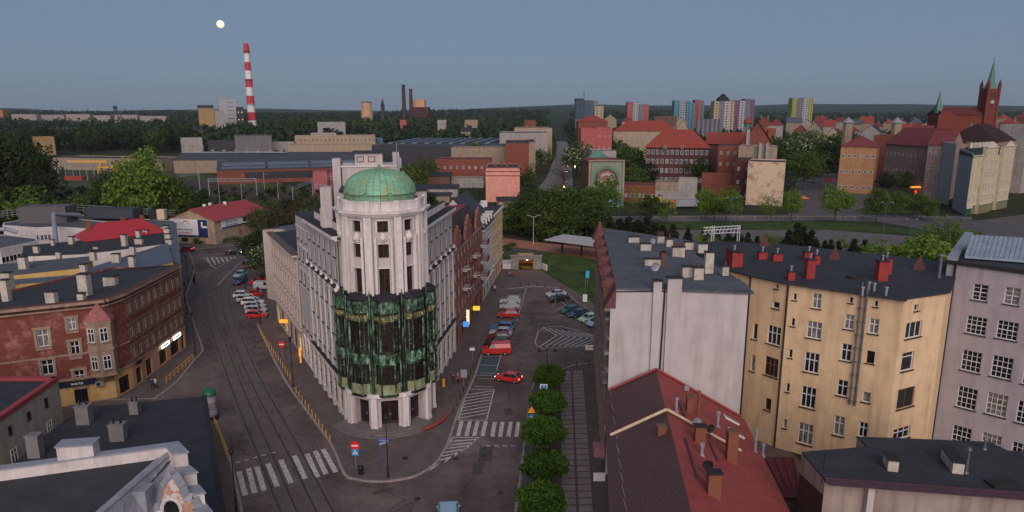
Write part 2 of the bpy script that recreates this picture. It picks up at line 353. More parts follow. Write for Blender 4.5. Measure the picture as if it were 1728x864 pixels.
# ---- railway land
M_ball=mat('track_ballast',(.055,.038,.032),.95,.3,.8,.3,col2=(.035,.026,.022))
sheet('railway_grass',gp([(1110,470),(1110,440),(1100,432),(1000,400),(850,376),(700,335),(480,312),(300,288),(60,272),(-80,270),(-80,300),(60,308),(300,335),(440,356),(600,392),(740,425),(850,440),(1003,520)]),.0,mat('verge_grass',(.045,.068,.02),.95,.35,.1,.2,col2=(.05,.05,.022)))
sheet('railway_bed',gp([(1080,452),(1060,428),(850,385),(700,350),(480,325),(300,301),(60,287),(-60,285),(-60,292),(60,296),(300,316),(440,338),(600,370),(850,413),(1010,446)]),.006,M_ball)
M_rail=mat('rail_steel',(.16,.13,.12),.4,.2,4,metal=.6)
tl=[[(1080,441),(1010,434),(850,404),(700,362),(600,351),(480,333),(300,310),(60,293),(-60,290)],[(1060,430),(850,389),(700,353),(480,327),(300,304),(60,289),(-60,287)]]
def offs(pts,o):
    out=[]
    for i,p in enumerate(pts):
        a=pts[max(0,i-1)];b=pts[min(len(pts)-1,i+1)]; d=(Vector(b)-Vector(a)).normalized(); out.append(Vector(p)+Vector((d.y,-d.x))*o)
    return out
def smooth(pts,n=5):
    out=[]; P=[Vector(p) for p in pts]; P=[2*P[0]-P[1]]+P+[2*P[-1]-P[-2]]
    for i in range(1,len(P)-2):
        for k in range(n):
            t=k/n; a,b,c,d=P[i-1:i+3]; out.append(.5*((2*b)+(c-a)*t+(2*a-5*b+4*c-d)*t*t+(3*b-a-3*c+d)*t**3))
    out.append(P[-2]); return out
def ribbon(mb,pts,w,z,h=.0,mi=0):
    L=offs(pts,-w/2);Rr=offs(pts,w/2)
    for i in range(len(pts)-1):
        if h: mb.prism([XY(L[i]),XY(Rr[i]),XY(Rr[i+1]),XY(L[i+1])],z,z+h,mi)
        else: mb.face([(*XY(L[i]),z),(*XY(Rr[i]),z),(*XY(Rr[i+1]),z),(*XY(L[i+1]),z)],mi)
rb=MB()
for t in tl:
    P=smooth([XY(G(*p)) for p in t])
    for o in (-.75,.75): ribbon(rb,offs(P,o),.12,.02,.16)
struct('railway_rails',rb,M_rail)
# ---- grass slope by the underpass and platform
gs=MB(); gs.prism(gp([(914,458),(930,470),(955,484),(985,502),(1004,516),(1030,520),(1040,452),(1000,446),(915,432)]),-.04,[.05,.05,.05,.05,.05,.05,1.2,1.4,1.4]); struct('grass_slope',gs,M_grass)
pf=MB(); pfp=[XY(G(x,y,1.0)) for x,y in ((846,414),(900,421),(1008,441),(1040,446),(1046,428),(1010,420),(850,402))]
pf.prism(pfp,0,1.0,0,1)
o=pf.build('platform',[mat('platform_wall',(.10,.085,.08),.9,.2,1),mat('platform_paving',(.30,.13,.085),.9,.2,.5)]); tag(o,'long railway platform paved in orange red beside the tracks','railway platform')
# ---- pavements with kerb
def pavement(pts,z=.12,name='pavement'):
    b=MB(); b.prism(pts,-.03,z,0,1,bottom=False); o=b.build(name,[M_kerb,M_pave]); o['kind']='structure'; return o
def kerb(pts,w=.28,z=.13,name='kerb'):
    b=MB(); ribbon(b,[Vector(p) for p in pts],w,-.02,z+.02); struct(name,b,M_kerb)
K1=[(434,548),(478,637),(522,700),(559,751),(581,801),(600,809),(623,812.7),(655,812.7),(680,809),(698.7,804.7),(720,794),(738.5,779),(750,760),(758,743),(774,695),(798,643.5),(806,622),(813,598),(827,560),(840,530),(846,503),(856,488),(900,483),(945,486),(958,495),(970,508),(1004,530)]
k1=gp(K1)
pavement(k1+[XY(G(1003,514)),XY(G(985,501)),XY(G(955,483)),XY(G(930,469)),XY(G(914,457)),XY(G(862,455)),(-3,170),(-20,150),(-34,138),(-46,140)])
kk=smooth([Vector(p) for p in k1[:19]],3); kerb(offs(kk,.0))
kerb(gp([(856,488),(900,483),(945,486),(958,495),(970,508),(1004,530)]),.25)
K2=[(868,900),(870,864),(881,785),(891,701),(897,658.6),(902,648),(909,641),(920,634),(937,628.7),(965,618),(1004,612)]
k2=gp(K2); pavement(k2+[(14.6,104),(13.4,90),(10,60),(8,45),(0,45)]); kerb(smooth([Vector(p) for p in k2],3))
K3=[(316,420),(328,453),(314,499),(320,520),(328,549),(341,585),(340,596),(330,606),(299,644),(262,673)]
k3=gp(K3); pavement(k3+[(-56,88),(-60,86),(-60,110),(-72,150),(-92,186)]); kerb(smooth([Vector(p) for p in k3],3))
K4=[(352,690),(364,711),(375,740),(387,771),(401,831),(408,864),(412,900)]
k4=gp(K4); pavement([XY(G(345,668))]+k4+[(-34,48),(-34,68),(-38,74)]); kerb(smooth([Vector(p) for p in k4],3))
K5=[(300,404),(330,421),(380,416),(430,411),(470,404),(470,396),(300,396)]
pavement(gp(K5)); 
sheet('red_paving',gp([(456,495),(436,545),(462,600),(480,640),(500,640),(520,600),(480,545),(470,500)]),.126,M_pave)
# median slabs: red bands with grey squares
M_band=mat('red_paving_band',(.13,.06,.058),.9,.2,3); M_sq=brickmat('grey_slab',(.26,.235,.235),(.22,.20,.20),(.13,.11,.11),.5,.5,flat=True,rotz=.12,ms=.012)
def lerp(a,b,t): return (a[0]+(b[0]-a[0])*t,a[1]+(b[1]-a[1])*t)
fl,fr_=XY(G(944,628)),XY(G(985,626)); nl,nr=XY(G(947,880)),XY(G(1004,880))
sheet('paving_band',[fl,fr_,nr,nl],.126,M_band)
sq=MB()
N=30
for i in range(N):
    for (a,b) in ((.04,.46),(.54,.96)):
        t0,t1=(i+.06)/N,(i+.90)/N
        q=[lerp(lerp(fl,nl,t0),lerp(fr_,nr,t0),a),lerp(lerp(fl,nl,t0),lerp(fr_,nr,t0),b),lerp(lerp(fl,nl,t1),lerp(fr_,nr,t1),b),lerp(lerp(fl,nl,t1),lerp(fr_,nr,t1),a)]
        sq.face([(x,y,.131) for x,y in reversed(q)])
for (a,b) in ((.36,.47),(.25,.33)):
    pass
struct('paving_squares',sq,M_sq)
# ---- markings
mk=MB()
def stripe(pts,z=.008): 
    P=[XY(G(x,y)) for x,y in pts]; a=sum(P[i][0]*P[(i+1)%len(P)][1]-P[(i+1)%len(P)][0]*P[i][1] for i in range(len(P)))
    if a<0:P=P[::-1]
    mk.face([(*p,z) for p in P])
def line(p,q,w=.15,z=.008): ribbon(mk,[Vector(XY(G(*p))),Vector(XY(G(*q)))],w,z)
# zebra left
for (a,b,w) in (((403,795),(414,836),.55),((419,790),(430,832),.55),((433,787),(446,828),.55),((452,782),(468,821),.55),((474,776),(491,815),.55),((497,769),(515,808),.55),((518,766),(536,805),.55),((532,761),(550,800),.55),((545,758),(567,797),.55)): line(a,b,w)
for a,b in (((398,781),(406,779)),((412,777),(420,775)),((426,773),(434,771)),((441,769),(449,767)),((457,765),(465,763))): line(a,b,.22)
# zebra right
for x in (779,793,806,820): line((x,711),(x-6,736),.5)
for x in (835,848,862,875): line((x,712),(x-4,737),.5)
for x in (822,836,850,864): line((x-2,752),(x+6,753),.2)
# hatch boxes
def hatch(poly,n,w=.17):
    P=[Vector(XY(G(*p))) for p in poly]
    for i in range(len(P)): ribbon(mk,[P[i],P[(i+1)%len(P)]],.16,.008)
def bars(a0,a1,b0,b1,n,w=.22):
    A0,A1,B0,B1=[Vector(XY(G(*p))) for p in (a0,a1,b0,b1)]
    for i in range(n):
        t=(i+.5)/n; ribbon(mk,[A0.lerp(A1,t),B0.lerp(B1,t)],w,.010)
hatch([(790,657),(834,657),(821,709),(773,709)],0); bars((787,664),(773,709),(831,657),(821,700),8); 
hatch([(764,738),(808,738),(790,755),(722,795),(748,765)],0)
for a,b in (((762,745),(806,741)),((757,751),(800,747)),((752,757),(794,752)),((748,764),(784,758)),((742,771),(778,763)),((736,779),(768,769)),((728,789),(755,777))): line(a,b,.25)
# big chevron island
isl=[(903,577),(908,560),(920,552),(945,550),(1003,566),(1003,583),(915,588),(905,583)]
hatch(isl,0)
for i in range(9):
    t=i/9.; ax=918+i*10.5; 
    if i<8:
        line((ax+22,566+i*.9),(ax-8 if ax-8>908 else 908,585.5-i*.3),.24); line((ax+22,566+i*.9),(ax-2,552+i*1.6),.24)
# bays of the car park
for a,b in (((866,486),(888,487)),((858,497),(884,498)),((855,508),(862,509)),((846,523),(876,524)),((838,540),(872,541)),((835,553),(868,554)),((824,572),(858,573)),((812,629),(836,630)),((806,639),(846,640)),((801,652),(834,653)),((930,517),(938,512)),((942,506),(957,516)),((935,524),(952,517)),((945,533),(960,527)),((963,538),(974,532)),((976,545),(990,540)),((846,595),(838,625)),((888,487),(872,541))): line(a,b,.12)
sheet('disabled_bays',gp([(812,601),(847,601),(838,634),(803,634)]),.004,mat('blue_bay_paint',(.06,.085,.10),.8,.3,2))
for a,b in (((812,601),(847,601)),((808,616),(842,617)),((803,634),(838,634))): line(a,b,.12,.012)
# far-left junction markings
for i in range(7):
    x=349+i*8; line((x,434),(x+ (8-i*1.2),449-i*2.2),.35)
hatch([(342,434),(398,433),(364,453)],0)
for a,b in (((335,430),(398,428)),((366,482),(400,448)),((400,448),(425,432))): line(a,b,.15)
M_m=struct('road_markings',mk,M_paint)
# patches on the carriageway
M_patch=mat('tarmac_patch',(.062,.052,.052),.85,.25,1)
pt=MB()
for q in ([(810,755),(832,753),(830,778),(806,780)],[(800,782),(816,781),(812,800),(797,801)],[(628,830),(662,822),(664,827),(630,836)],[(400,600),(420,598),(470,690),(440,696)],[(850,690),(862,688),(866,700),(852,701)]):
    pt.face([(*XY(G(*p)),.004) for p in reversed(q)])
struct('tarmac_patches',pt,M_patch)
M_iron=mat('cast_iron',(.03,.028,.028),.6,.3,5)
for i,(x,y,l) in enumerate(((816,769,'round manhole cover in the square dark patch of the right street'),(769,774,'round manhole cover in the hatched wedge before the zebra crossing'),(704,842,'round manhole cover near the bottom edge on the open junction'),(845,832,'round manhole cover alone on the tarmac by the trimmed trees'),(684,775,'square cover in the pavement of the building corner'))):
    c=MB(); p=G(x,y); c.cyl(0,0,0,.02,.36,.36,20); c.cyl(0,0,.02,.026,.26,.26,20); o=c.build('manhole_cover',M_iron,None,loc=(p.x,p.y,.0 if i<4 else .12)); tag(o,l,'manhole cover','manhole covers')
# ---- tram tracks
tr=MB(); tb=MB(); M_tbed=mat('tram_concrete',(.108,.088,.083),.85,.22,.6,.1)
T1=[(575,900),(548,864),(500,770),(462,700),(430,640),(408,590),(388,540),(380,505),(382,480),(400,455),(430,434),(470,415)]
T2=[(510,900),(487,864),(448,770),(418,700),(394,640),(376,590),(358,540),(351,505),(354,478),(372,454),(402,434),(440,414)]
for T in (T1,T2):
    P=smooth([XY(G(*p)) for p in T],5); ribbon(tb,P,2.3,.006)
    for o_ in (-.72,.72):
        ribbon(tr,offs(P,o_),.085,.011); ribbon(tr,offs(P,o_+.09),.05,.0105)
struct('tram_bed',tb,M_tbed); struct('tram_rails',tr,mat('tram_rail_steel',(.028,.026,.027),.45,.3,3,metal=.3))
# ================= CENTRAL CORNER BUILDING =================
CX,CY=-16.2,84.2; RT=5.0
CB=thing('corner_building','tall pale grey corner building with green copper dome and glazed copper bays','building',(CX,CY,0))
FA=math.atan2(-84,16.2)             # facing angle of the rounded front
def pol(a,r): return (CX+r*math.cos(FA+a),CY+r*math.sin(FA+a))
ST=R(37.5)
wall=MB(); trim=MB()
W0,W1,W2=(-21.3,81.6),(-29.3,96.1),(-33.1,103.0); E0,E1=(-12.3,85.8),(-9.55,107.2)
NL=(-33.6,104.0)
# tower facets: shaft walls 4.9 .. 26.9
def fpts(k,r):   # facet k in -2..2 : A left, B right seen from outside
    rr=r/math.cos(ST/2); return pol((k-.5)*ST,rr),pol((k+.5)*ST,rr)
wkw=dict(fr=M_darkfr,gl=M_glassb,sillm=M_dark)
for k in range(-2,3):
    A,B=fpts(k,RT); L=(Vector(B)-Vector(A)).length; w=1.25 if k==0 else 1.15
    c=L/2
    ops=[(c-w/2,25.0,c+w/2,26.35),(c-w/2,21.9,c+w/2,23.6),(c-w/2,17.5,c+w/2,20.6)]
    facade(CB,wall,A,B,4.6,27.0,ops,[dict(cols=2,rows=3,split=None,**wkw),dict(cols=2,rows=3,split=None,**wkw),dict(cols=2,rows=5,split=None,**wkw)],0,.4)
    # door level
    A,B=fpts(k,RT+.55); L=(Vector(B)-Vector(A)).length; c=L/2; w=2.1 if k in(-1,0,1) else 1.5
    facade(CB,wall,A,B,0.0,4.95,[(c-w/2,.5,c+w/2,4.0)],[None],0,1.1)
    # door
    d=(Vector(B)-Vector(A)).normalized(); nn=Vector((d.y,-d.x)); p=Vector(A)+d*c-nn*1.0
    dm=MB(); dm.box((0,0,1.75),(w,.1,3.5)); 
    for x in (-w/4,w/4): dm.box((x,-.07,1.5),(w/2-.15,.05,2.1),mi=1); dm.box((x,-.07,2.95),(w/2-.15,.05,.6),mi=1)
    do=dm.build('entrance_door',[M_darkfr,M_glassb],CB,loc=Vector((p.x,p.y,.5))-wloc(CB),rot=math.atan2(d.y,d.x))
    hd=MB()
    for x in (-.08,.08): hd.tube((x,-.14,1.1),(x,-.14,1.5),.02,6)
    hd.box((0,-.12,1.3),(.2,.04,.04))
    hh=hd.build('handle',M_zinc,do,loc=(0,0,0))
# pilasters at facet edges
for k in range(-2,4):
    a=(k-.5)*ST; 
    for da,w,z0,z1,r in ((-.055,.34,17.4,27.0,.16),(.055,.34,17.4,27.0,.16),(0,.95,17.4,26.9,.02),(-.16,.3,17.4,24.4,.10),(.16,.3,17.4,24.4,.10)):
        p=pol(a+da,RT/math.cos(ST/2)*math.cos(abs(da))+r*.5-.05); trim.box((p[0],p[1],(z0+z1)/2),(w,.5,z1-z0),rot=FA+a+math.pi/2)
    p=pol(a,RT+.85); trim.box((p[0],p[1],2.4),(.8,.45,4.9),rot=FA+a+math.pi/2)
    p=pol(a,RT+.85); trim.box((p[0],p[1],.3),(.95,.6,.6),rot=FA+a+math.pi/2)
# cartouches between top windows
for k in range(-2,3):
    p=pol(k*ST,RT+.06); q=MB(); aa=FA+k*ST+math.pi/2
    q.ball((0,0,24.3),.42,8,sz=1.25); q.ball((0,0,24.75),.24,6); q.box((0,-.02,23.85),(.75,.3,.12)); q.ball((-.3,-.05,24.15),.16,6); q.ball((.3,-.05,24.15),.16,6); q.ball((0,-.3,24.3),.22,6,sz=1.3)
    q.build('cartouche',M_cenw,CB,True,loc=Vector((p[0],p[1],0))-Vector((CX,CY,0)),rot=aa)
    # hood above big window
    A,B=fpts(k,RT); d=(Vector(B)-Vector(A)).normalized(); c=Vector(A).lerp(Vector(B),.5); nn=Vector((d.y,-d.x))
    for (z,w) in ((20.65,1.7),(23.62,1.5),(26.4,1.5)): trim.box((*(c+nn*.06),z+.05),(w,.16,.1),rot=math.atan2(d.y,d.x))
    for (z,w,h) in ((17.5,1.25,3.1),(21.9,1.25,1.7),(25.0,1.25,1.35)):
        for sx in (-1,1): trim.box((*(c+nn*.035+d*sx*(w/2+.12)),z+h/2),(.18,.09,h),rot=math.atan2(d.y,d.x))
def ring(mb,r0,r1,z0,z1,mi=0,n=5,k0=-2.6,k1=2.6):   # polygonal ring following facets
    ks=[k0]+[k-.5 for k in range(-2,4)]+[k1]; ks=sorted(set(ks))
    for i in range(len(ks)-1):
        f=lambda kk,r: pol(kk*ST,r/math.cos(ST/2))
        mb.prism([f(ks[i],r0),f(ks[i+1],r0),f(ks[i+1],r1),f(ks[i],r1)],z0,z1,mi)
ring(trim,RT-.1,RT+.25,26.8,27.0); ring(trim,RT-.2,RT+.5,27.0,27.25); ring(trim,RT-.2,RT+.75,27.25,27.5)
ring(trim,RT-.35,RT+.05,27.5,28.5)
ring(trim,RT-.5,RT+.12,28.5,28.62)
for k in range(-2,4): p=pol((k-.5)*ST,RT+.15); trim.box((p[0],p[1],28.15),(.6,.35,1.2),rot=FA+(k-.5)*ST+math.pi/2)
ring(trim,RT-.2,RT+.95,4.5,5.0)
# roof slab of tower + drum
rf=MB(); rf.cyl(CX,CY,27.5,27.8,5.0,5.0,24)
# wings ------------------------------------------------------------
def wing(A,B,cols,z_rows,pil,flip=False,arch=True):
    A=Vector(A);B=Vector(B);L=(B-A).length; d=(B-A).normalized(); n=Vector((d.y,-d.x)); ops=[];kws=[]
    for (z,h,w) in z_rows:
        for i in range(cols):
            c=L*(i+.5)/cols; ops.append((c-w/2,z,c+w/2,z+h)); kws.append(dict(cols=2,rows=3,split=None,fr=M_darkfr,gl=M_glassb,sillm=M_dark))
    facade(CB,wall,A,B,0,23.9,ops,kws,0,.22)
    ang=math.atan2(d.y,d.x)
    if pil:
        for i in range(cols+1):
            c=A+d*(L*i/cols)
            trim.box((*(c+n*.05),11.6),(.6,.14,11.6),rot=ang); trim.box((*(c+n*.10),2.7),(.9,.3,5.4),rot=ang)
        dk=MB(); strip(trim,A,B,-.05,.28,5.35,5.75,0); strip(dk,A,B,.0,.5,5.752,5.86); dk.build('dark_ledge',M_dark,CB); dk=MB()
        strip(trim,A,B,-.05,.45,17.3,17.55,0); strip(dk,A,B,0,.62,17.552,17.66); dk.build('dark_ledge',M_dark,CB)
        for i in range(cols+1):                    # sculpted consoles on the cornice
            c=A+d*(L*i/cols)+n*.5; q=MB(); q.ball((0,.25,.1),.24,6,sz=1.1); q.ball((0,.2,.42),.14,6); q.box((0,.1,-.25),(.34,.5,.5)); q.ball((.28,.15,.02),.13,5); q.ball((-.28,.15,.02),.13,5)
            q.build('cornice_figure',M_cenw,CB,True,loc=Vector((c.x,c.y,17.66))-wloc(CB),rot=ang)
    if arch:
        for i in range(cols):
            c=A+d*(L*(i+.5)/cols); w=1.55; r=w/2; a=MB(); dep=.0
            # glazed arch leaf set in the wall with spandrels
            pts=[(-r,.0),(r,.0)]+[(r*math.cos(t*math.pi/10),3.0+r*math.sin(t*math.pi/10)) for t in range(0,11)]
            a.face([(x,.0,z) for x,z in pts],0)
            o=a.build('arched_window',[M_glassb],CB,loc=Vector((c.x+n.x*.02,c.y+n.y*.02,1.0))-wloc(CB),rot=ang)
            s=MB(); 
            prev=None
            for t in range(0,11):
                x=r*math.cos(t*math.pi/10);z=3.0+r*math.sin(t*math.pi/10); x2=(r+.22)*math.cos(t*math.pi/10);z2=3.0+(r+.22)*math.sin(t*math.pi/10)
                if prev:
                    (a_,b_,c_,d_)=prev
                    s.face([(a_,-.2,b_),(c_,-.2,d_),(x2,-.2,z2),(x,-.2,z)]); s.face([(a_,-.2,b_),(x,-.2,z),(x,0.02,z),(a_,.02,b_)]); s.face([(c_,-.2,d_),(c_,.02,d_),(x2,.02,z2),(x2,-.2,z2)])
                prev=(x,z,x2,z2)
            for sx in (-1,1): s.box((sx*(r+.11),-.09,1.5),(.22,.22,3.0))
            s.box((0,-.1,-.12),(w+.6,.35,.2)); s.build('surround',M_cenw,o,loc=(0,0,0))
            f=MB(); f.box((0,-.05,1.9),(.09,.06,3.75)); f.box((0,-.05,3.0),(w,.05,.09)); f.box((0,-.05,1.5),(w,.05,.07)); f.build('frame',M_darkfr,o,loc=(0,0,0))
rowsM=[(21.3,1.6,.95),(18.4,1.9,.95),(14.2,2.1,1.0),(10.6,2.2,1.0),(7.1,2.2,1.0)]
wing(W1,W0,6,rowsM,True)
wing(E0,E1,7,rowsM,True)
wing(W2,W1,3,[(20.2,1.8,.9),(17.0,1.8,1.3),(13.4,2.0,1.3),(6.2,2.0,.9)],False,False)
# three-light frames on narrow section
Av,Bv=Vector(W2),Vector(W1); 
for z in (16.8,13.2): strip(trim,Av.lerp(Bv,.12),Av.lerp(Bv,.9),0,.1,z-.2,z); strip(trim,Av.lerp(Bv,.12),Av.lerp(Bv,.9),0,.1,z+2.35,z+2.6)
# back walls
bk=[E1,(-20,112),W2]
for a,b in zip(bk[:-1],bk[1:]): wall.face([(*a,0),(*b,0),(*b,23.9),(*a,23.9)])
rf.prism([W0,W1,W2,(-20,112),E1,E0],23.6,24.0)
for A,B,e in ((W1,W0,0),(E0,E1,0)):
    dk=MB()
    strip(trim,A,B,-.3,.35,23.5,23.75); strip(trim,A,B,-.3,.7,23.75,24.15); strip(dk,A,B,-.9,.62,24.152,24.2); dk.build('dark_ledge',M_dark,CB); dk=MB()
    strip(trim,A,B,-1.5,-1.1,24.0,25.1); strip(dk,A,B,-1.55,-1.05,25.102,25.16); dk.build('dark_coping',M_dark,CB)
strip(trim,W2,W1,-.3,.12,22.0,22.2)
# copper/dark oriels ------------------------------------------------
M_cop=mat('verdigris_copper',(.13,.27,.19),.6,.2,1.5); 
def copmat(name,ca,cb,cc,sc=1.3,p=(.38,.5,.62)):
    m=mat(name,ca,.55,.1,1,metal=.15); N=m.node_tree.nodes; L=m.node_tree.links; b=N['Principled BSDF']
    ge=N.new('ShaderNodeNewGeometry'); mp=N.new('ShaderNodeMapping'); mp.inputs['Scale'].default_value=(1,1,.45); L.new(ge.outputs['Position'],mp.inputs['Vector'])
    n=N.new('ShaderNodeTexNoise'); n.inputs['Scale'].default_value=sc; n.inputs['Detail'].default_value=10; n.inputs['Roughness'].default_value=.72; L.new(mp.outputs[0],n.inputs['Vector'])
    cr=N.new('ShaderNodeValToRGB'); e=cr.color_ramp.elements; e[0].position=p[0]; e[0].color=(*ca,1); e[1].position=p[2]; e[1].color=(*cc,1); k=e.new(p[1]); k.color=(*cb,1)
    L.new(n.outputs['Fac'],cr.inputs['Fac']); L.new(cr.outputs['Color'],b.inputs['Base Color']); return m
M_oriel=copmat('weathered_copper_dark',(.012,.010,.008),(.020,.028,.018),(.13,.25,.17),1.1,(.45,.56,.72))
M_panel=copmat('weathered_copper_panel',(.015,.018,.012),(.05,.10,.065),(.28,.48,.34),1.6,(.42,.52,.66))
M_panelr=copmat('stained_copper_panel',(.10,.17,.12),(.26,.23,.10),(.20,.38,.28),1.6)
M_gold=copmat('gilt_frieze',(.04,.06,.035),(.16,.16,.07),(.50,.36,.15),3.5,(.45,.52,.62))
RO=RT+.55
def oriel(k):
    hw=1.52; pr=.75     # half width of the bay, projection
    ctr=Vector(pol(k*ST,RO)); a=FA+k*ST; n=Vector((math.cos(a),math.sin(a))); d=Vector((-n.y,n.x))  # d: left->right seen from outside
    b=MB();bp=MB()
    def plan(e): 
        return [ctr-d*(hw+e*.4),ctr-d*(hw*.55)+n*(pr+e),ctr+d*(hw*.55)+n*(pr+e),ctr+d*(hw+e*.4)]
    back=[ctr+d*(hw+.1)-n*.7,ctr-d*(hw+.1)-n*.7]
    def tier(z0,z1,e=0,mi=0,m=b): m.prism([XY(p) for p in plan(e)+back],z0,z1,mi)
    tier(4.72,4.9,.1);tier(4.9,6.45,-.02);tier(6.45,6.6,.1);tier(6.6,8.6,-.14,1);tier(8.6,8.75,.1);tier(8.75,10.35,-.02);tier(10.35,10.6,.14);tier(10.6,14.2,-.14,1);tier(14.2,14.35,.1);tier(14.35,15.15,-.02);tier(15.15,15.3,.1);tier(15.3,16.9,-.02);tier(16.9,17.05,.15)
    # hipped cap
    pl=plan(.2); tp=[ctr-d*hw*.9-n*.5,ctr-d*hw*.5+n*.0,ctr+d*hw*.5+n*.0,ctr+d*hw*.9-n*.5]
    for i in range(3): b.face([(*pl[i],17.05),(*pl[i+1],17.05),(*tp[i+1],17.6),(*tp[i],17.6)],2)
    b.face([(*p,17.6) for p in tp],2)
    o=b.build('oriel',[M_oriel,M_glassb,M_dark],CB)
    for i,(t0,t1) in enumerate(((0,1),(1,2),(2,3))):
        P0=plan(0)[t0];P1=plan(0)[t1]; e=(P1-P0).normalized(); nn=Vector((e.y,-e.x)); LL=(P1-P0).length; ang=math.atan2(e.y,e.x); C=(P0+P1)/2+nn*.02
        for (z0,z1,mm,nm) in ((5.05,6.35,M_panelr,'copper_panel'),(8.9,10.25,M_panel,'copper_panel'),(14.4,15.1,M_gold,'gilded_frieze'),(15.4,16.8,M_panel,'copper_panel')):
            q=MB(); q.box((0,0,0),(LL-.22,.08,z1-z0)); 
            if nm=='copper_panel' and z0>8 and z0<10 and i==1: q.ball((0,-.05,0),.3,6,sz=1.6); q.ball((0,-.07,-.5),.14,6)
            if nm=='gilded_frieze':
                for x in (-.5,-.17,.17,.5): q.ball((x*LL*.7,-.05,0),.15,6,sz=1.6)
            q.build(nm,mm,o,loc=Vector((C.x,C.y,(z0+z1)/2))-wloc(o),rot=ang)
        q=MB(); Ci=(P0+P1)/2-nn*.1; nmul=3 if i==1 else 2
        for (z0,z1,rr) in ((6.6,8.6,3),(10.6,14.2,6)):
            for x in [ (j/nmul-.5)*LL for j in range(nmul+1)]: q.box((x,0,(z0+z1)/2),(.09,.14,z1-z0))
            for j in range(1,rr): q.box((0,0,z0+(z1-z0)*j/rr),(LL,.07,.045))
        q.build('glazing_bars',M_panel if i!=1 else M_oriel,o,loc=Vector((Ci.x,Ci.y,0))-Vector((*XY(wloc(o)),0)),rot=ang)
    # corner posts
    q=MB()
    for P0 in plan(.0): q.tube((*P0,4.9),(*P0,16.95),.085,6)
    q.build('corner_posts',M_panel,o)
for k in range(-2,3): oriel(k)
q=MB()
for k in range(-1,3):
    p=pol((k-.5)*ST,RO+.15); q.box((*p,11.2),(.4,.4,12.9),rot=FA+(k-.5)*ST)
    q.tube((*pol((k-.5)*ST,RO+.45),4.8),(*pol((k-.5)*ST,RO+.45),18.2),.05,6,mi=1)
    q.tube((*pol((k-.5)*ST+.05,RO+.42),4.9),(*pol((k-.5)*ST+.05,RO+.42),17.2),.06,6,mi=1)
q.build('copper_piers',[M_oriel,M_panel],CB)
# dome -----------------------------------------------------------------
def domemat():
    m=copmat('dome_verdigris',(.30,.28,.11),(.20,.40,.25),(.24,.48,.34),.45,(.36,.47,.62)); N=m.node_tree.nodes; L=m.node_tree.links; b=N['Principled BSDF']; b.inputs['Roughness'].default_value=.6
    base=b.inputs['Base Color'].links[0].from_socket; n2=N.new('ShaderNodeTexNoise'); n2.inputs['Scale'].default_value=3; n2.inputs['Detail'].default_value=8
    cr=N.new('ShaderNodeValToRGB'); cr.color_ramp.elements[0].position=.3;cr.color_ramp.elements[1].position=.7; cr.color_ramp.elements[0].color=(.78,.8,.8,1); cr.color_ramp.elements[1].color=(1.1,1.1,1.1,1)
    L.new(n2.outputs['Fac'],cr.inputs['Fac']); mx=N.new('ShaderNodeMix'); mx.data_type='RGBA'; mx.blend_type='MULTIPLY'; mx.inputs['Factor'].default_value=1
    L.new(base,mx.inputs['A']); L.new(cr.outputs['Color'],mx.inputs['B']); L.new(mx.outputs['Result'],b.inputs['Base Color']); return m
M_dome=domemat(); M_seam=mat('dome_seam',(.13,.20,.11),.7,.3,3)
RD=4.28; z0=29.35; hd=2.75; DX,DY=CX-.15,CY+.1
dm=MB(); nseg=32; P=[]
prof=[(RD+.02,28.55),(RD+.02,29.25),(RD+.14,29.3)]+[(RD*1.02*math.cos(t)**.82 if t<1.5 else .12,z0+hd*math.sin(t)) for t in [i*math.pi/2/14 for i in range(15)]]
dm.lathe(DX,DY,prof,64); do=dm.build('dome',M_dome,CB,True)
sm=MB()
for k in range(nseg):
    a=2*math.pi*k/nseg; pts=[(DX+(r+.02)*math.cos(a),DY+(r+.02)*math.sin(a),z) for r,z in prof]; sm.path(pts,.03,4)
for j,zz in enumerate((5,8,11)):
    r,z=prof[zz]
    for k in range(nseg):
        if (k+j)%2: continue
        pts=[(DX+(r+.015)*math.cos(2*math.pi*(k+t/3)/nseg),DY+(r+.015)*math.sin(2*math.pi*(k+t/3)/nseg),z) for t in range(4)]; sm.path(pts,.02,4)
sm.build('standing_seams',M_seam,do)
sc=MB()
for k in range(nseg*3): 
    a=2*math.pi*k/(nseg*3);a2=2*math.pi*(k+1)/(nseg*3); f=lambda a:.0+.28*max(0,1-abs((((a-FA)/(ST))%1)-.5)*-2-1) 
    h=lambda a:29.3+.32*max(0,1-8*min(((a-FA)/ST)%1,1-((a-FA)/ST)%1)); r=RD+.16
    sc.tube((DX+r*math.cos(a),DY+r*math.sin(a),h(a)),(DX+r*math.cos(a2),DY+r*math.sin(a2),h(a2)),.05,4)
sc.build('scalloped_gutter',M_seam,do)
fn=MB(); fn.lathe(DX,DY,[(.45,31.98),(.3,32.15),(.22,32.25),(.16,32.5),(.02,32.6)],10); fn.build('finial',M_seam,do)
dr=MB(); dr.cyl(DX,DY,27.7,28.55,4.75,4.6,32); dr.build('drum',M_dark,CB)
pp=MB(); pp.tube((*pol(-.05,RT+.32),27.5),(*pol(-.05,RT+.32),29.0),.08,6); pp.build('drainpipe',M_cenw,CB)
